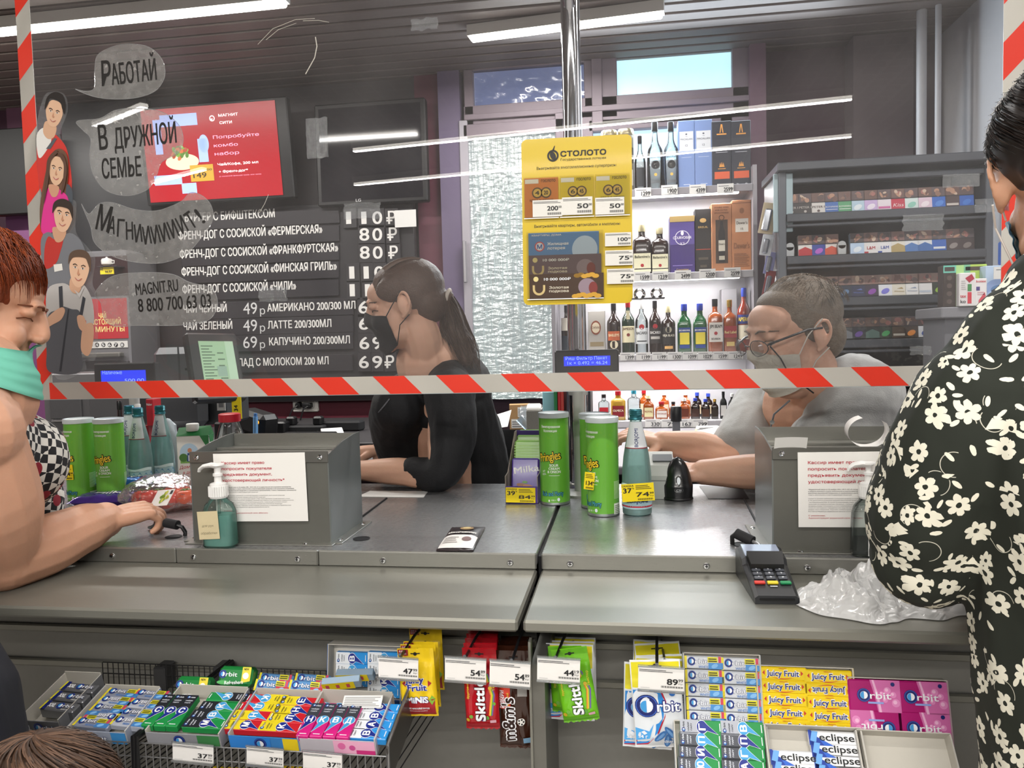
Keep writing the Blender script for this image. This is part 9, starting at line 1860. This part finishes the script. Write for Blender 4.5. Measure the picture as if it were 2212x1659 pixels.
def floral():
    M = bpy.data.materials.new('floral_cloth'); M.use_nodes = True; nt = M.node_tree; b_ = nt.nodes['Principled BSDF']; b_.inputs['Roughness'].default_value = .85; N, L = nt.nodes.new, nt.links.new
    tc = N('ShaderNodeTexCoord'); ge = N('ShaderNodeNewGeometry')
    def VM(op, a, b2=None, v=None):
        n_ = N('ShaderNodeVectorMath'); n_.operation = op; L(a, n_.inputs[0])
        if b2 is not None: L(b2, n_.inputs[1])
        if v is not None: n_.inputs[1].default_value = v
        return n_.outputs['Value'] if op in ('DOT_PRODUCT', 'LENGTH') else n_.outputs[0]
    def MA(op, a, b2=None, c=None):
        n_ = N('ShaderNodeMath'); n_.operation = op
        for i, x in enumerate((a, b2, c)):
            if x is None: continue
            if isinstance(x, (int, float)): n_.inputs[i].default_value = x
            else: L(x, n_.inputs[i])
        return n_.outputs[0]
    p, nr = tc.outputs['Object'], ge.outputs['Normal']
    t1 = VM('NORMALIZE', VM('CROSS_PRODUCT', nr, None, (.12, .05, 1))); t2 = VM('CROSS_PRODUCT', nr, t1)
    def motif(scale, seed, rnd):
        mp = N('ShaderNodeMapping'); mp.inputs['Location'].default_value = (seed, seed*.7, seed*1.3); L(p, mp.inputs[0]); vo = N('ShaderNodeTexVoronoi'); vo.inputs['Scale'].default_value = scale; vo.inputs['Randomness'].default_value = rnd; L(mp.outputs[0], vo.inputs['Vector'])
        d = VM('SUBTRACT', mp.outputs[0], vo.outputs['Position']); sp = N('ShaderNodeSeparateColor'); L(vo.outputs['Color'], sp.inputs[0]); u, v = VM('DOT_PRODUCT', d, t1), VM('DOT_PRODUCT', d, t2); nn = MA('ABSOLUTE', VM('DOT_PRODUCT', d, nr)); r = MA('SQRT', MA('ADD', MA('MULTIPLY', u, u), MA('MULTIPLY', v, v))); a = MA('ADD', MA('ARCTAN2', v, u), MA('MULTIPLY', sp.outputs[0], 6.28)); return u, v, nn, r, a, sp
    u, v, nn, r, a, sp = motif(23, 3.1, .8); nz = N('ShaderNodeTexNoise'); nz.inputs['Scale'].default_value = 130; L(p, nz.inputs[0])
    rad = MA('MULTIPLY', MA('ADD', .55, MA('MULTIPLY', MA('POWER', MA('ABSOLUTE', MA('SINE', MA('MULTIPLY', a, 3.0))), .6), .5)), MA('ADD', .0098, MA('MULTIPLY', nz.outputs[0], .0066))); fl = MA('MULTIPLY', MA('LESS_THAN', r, rad), MA('LESS_THAN', nn, .026)); dot = MA('LESS_THAN', r, MA('ADD', .0012, MA('MULTIPLY', nz.outputs[0], .004)))
    fl = MA('MULTIPLY', fl, MA('SUBTRACT', 1, dot))
    u, v, nn, r, a, sp = motif(40, 9.7, 1.); el = MA('ADD', MA('POWER', MA('DIVIDE', MA('MULTIPLY', r, MA('COSINE', a)), .0068), 2), MA('POWER', MA('DIVIDE', MA('MULTIPLY', r, MA('SINE', a)), .0030), 2)); lf = MA('MULTIPLY', MA('MULTIPLY', MA('LESS_THAN', el, MA('ADD', .4, nz.outputs[0])), MA('LESS_THAN', nn, .012)), MA('GREATER_THAN', sp.outputs[1], .25))
    u, v, nn, r, a, sp = motif(21, 5.3, 1.); cv = MA('ABSOLUTE', MA('SUBTRACT', r, MA('ADD', .014, MA('MULTIPLY', MA('SINE', a), .005)))); st = MA('MULTIPLY', MA('MULTIPLY', MA('LESS_THAN', cv, .0005), MA('GREATER_THAN', MA('SINE', a), .1)), MA('LESS_THAN', nn, .012))
    al = MA('MAXIMUM', MA('MAXIMUM', fl, lf), MA('MULTIPLY', st, .7)); mx = N('ShaderNodeMix'); mx.data_type = 'RGBA'; L(al, mx.inputs[0]); mx.inputs[6].default_value = lin('#1a1f16'); mx.inputs[7].default_value = lin('#e0dccb'); L(mx.outputs[2], b_.inputs['Base Color']); return M
FLO = floral(); FC = Vector((.30, .94, -.2)); HC = J(2322, 384, 1.07); pf = person('dark-haired customer in black and white floral dress seen from behind', (HC.x, .98, 0))
SK4 = skin('#d3a184'); Mf = headM(HC, FC, (0, 0, 1), 1.02); nb = J(2312, 640, 1.03)
s4, e4, w4 = J(2128, 850, 1.02), J(1990, 1192, 1.06), J(2125, 1225, 1.26); hip = Vector((nb.x+.02, 1.0, .78))
q = MB(); head(q, Mf, SK4, nb, .056); limb(q, [nb+Vector((0, 0, -.06)), (nb+hip)/2, hip], [.07, .09, .10], SK4); limb(q, [s4, e4, w4], [.055, .044, .030], SK4); hand(q, w4, (.3, .9, -.25), (-.3, .2, .9), (.9, .1, .2), SK4, (30, 40, 30)); s5 = nb+Vector((.22, 0, -.1)); e5 = s5+Vector((.12, .05, -.3)); w5 = e5+Vector((-.15, .22, .03)); limb(q, [s5, e5, w5], [.055, .044, .03], SK4); hand(q, w5, (-.6, .7, -.2), (0, 0, 1), (-.6, -.5, 0), SK4, (30, 40, 30)); organic(q, 'body', pf, SK4, .004, 5)
q = MB(); limb(q, [nb+Vector((.0, 0, -.0)), nb+Vector((.01, 0, -.17)), (nb+hip)/2+Vector((.03, 0, -.04)), hip+Vector((.02, 0, .04))], [.075, .165, .160, .14], FLO, flat=.95); limb(q, [nb+Vector((0, 0, -.01)), J(2205, 765, 1.02), s4+Vector((.01, 0, -.02))], [.07, .075, .078], FLO)
limb(q, [s4+Vector((0, 0, -.01)), J(2068, 975, 1.03), J(2005, 1115, 1.05), e4+Vector((.01, 0, .02)), J(2010, 1225, 1.10)], [.080, .083, .080, .072, .055], FLO); limb(q, [J(1985, 1205, 1.06), J(2050, 1235, 1.14), w4], [.062, .046, .036], FLO); limb(q, [nb+Vector((0, 0, -.07)), s5, e5, w5], [.07, .08, .07, .04], FLO)
limb(q, [hip+Vector((.03, 0, .10)), hip+Vector((.0, 0, -.15)), Vector((hip.x, .95, .35)), Vector((hip.x, .93, .1))], [.125, .16, .19, .20], FLO)
organic(q, 'floral_dress', pf, FLO, .006, 4, None, folds(.007, 12, 6)); shoes(pf, Vector((hip.x, .98, 0)), .1, (0, 1, 0))
DH, DH2, DH3 = m('#1d1512', .45, var=.3, vscale=120), m('#2b1f19', .45), m('#14100e', .45)
q = MB(Mf); ell(q, (0, -.030, .048), (.090, .100, .090), DH); ell(q, (0, .030, .085), (.070, .060, .040), DH); ell(q, (0, -.060, .008), (.070, .046, .054), DH); organic(q, 'hair', pf, DH, .004, 3); q = MB()
def darkst(u, v, t, r):
    a = u*math.tau; b_ = .1+v*1.5; b2 = b_+.45*t; d = Vector((math.sin(b2)*math.cos(a+.5*t), math.sin(b2)*math.sin(a+.5*t), math.cos(b2))); k = 1+.10*t*t*(.3+r*.5); return Mf @ Vector((d.x*.092*k, d.y*.103*k-.022, d.z*.093*k+.046))
strands(q, darkst, 1400, 6, .0015, (DH, DH2, DH3), 15); part(q, 'hair_strands', pf); eyes(pf, Mf, '#2a1f1a', -.3); mask(pf, Mf, m('#a9cfe2', .8, var=.04), 'pale blue surgical mask', -.024, -.125, 1.3, '#dcd6d0', .0012)
HC = J(85, 1858, .70); pc = person('small child with tousled brown hair standing before the gum basket', (HC.x, .70, 0)); Mc = headM(HC, (-.3, .9, -.2), (0, 0, 1), .95); SK5 = skin('#d3a288'); nb = HC+Vector((0, -.01, -.14)); hp = Vector((HC.x, .68, max(.25, HC.z-.42)))
q = MB(); head(q, Mc, SK5, nb, .045); limb(q, [nb, hp], [.08, .1], SK5)
for s_ in (-1, 1): limb(q, [nb+Vector((s_*.1, 0, -.05)), nb+Vector((s_*.15, 0, -.2)), nb+Vector((s_*.14, .08, -.32))], [.035, .03, .02], SK5); hand(q, nb+Vector((s_*.14, .08, -.32)), (0, .5, -.8), (s_, 0, 0), (0, .8, .4), SK5, (25, 30, 25), .65)
organic(q, 'body', pc, SK5, .006, 4); q = MB(); TC = m('#3a3f55', .8); limb(q, [nb+Vector((0, 0, -.05)), hp], [.10, .12], TC)
for s_ in (-1, 1): limb(q, [nb+Vector((s_*.09, 0, -.05)), nb+Vector((s_*.15, 0, -.19))], [.05, .045], TC); limb(q, [hp+Vector((s_*.05, 0, 0)), Vector((hp.x+s_*.06, hp.y, .06))], [.07, .05], TC)
organic(q, 'clothes', pc, TC, .01, 3); CHh, CH2, CH3 = m('#4a3426', .6, var=.3, vscale=90), m('#5e4433', .6), m('#38271c', .6)
q = MB(Mc); ell(q, (0, -.026, .046), (.088, .098, .088), CHh); ell(q, (0, .03, .08), (.07, .06, .04), CHh); organic(q, 'hair', pc, CHh, .005, 3); q = MB()
def childst(u, v, t, r):
    a = u*math.tau; b_ = v*1.4; b2 = b_+.5*t; d = Vector((math.sin(b2)*math.cos(a+.4*t), math.sin(b2)*math.sin(a+.4*t), math.cos(b2))); k = 1.01+.10*t*(.4+r*.4); return Mc @ Vector((d.x*.09*k, d.y*.10*k-.02, d.z*.09*k+.046))
strands(q, childst, 800, 5, .0014, (CHh, CH2, CH3), 21); part(q, 'hair_strands', pc); eyes(pc, Mc, '#3a2a20')
shoes(pc, Vector((hp.x, hp.y, 0)), .04, (0, 1, 0))
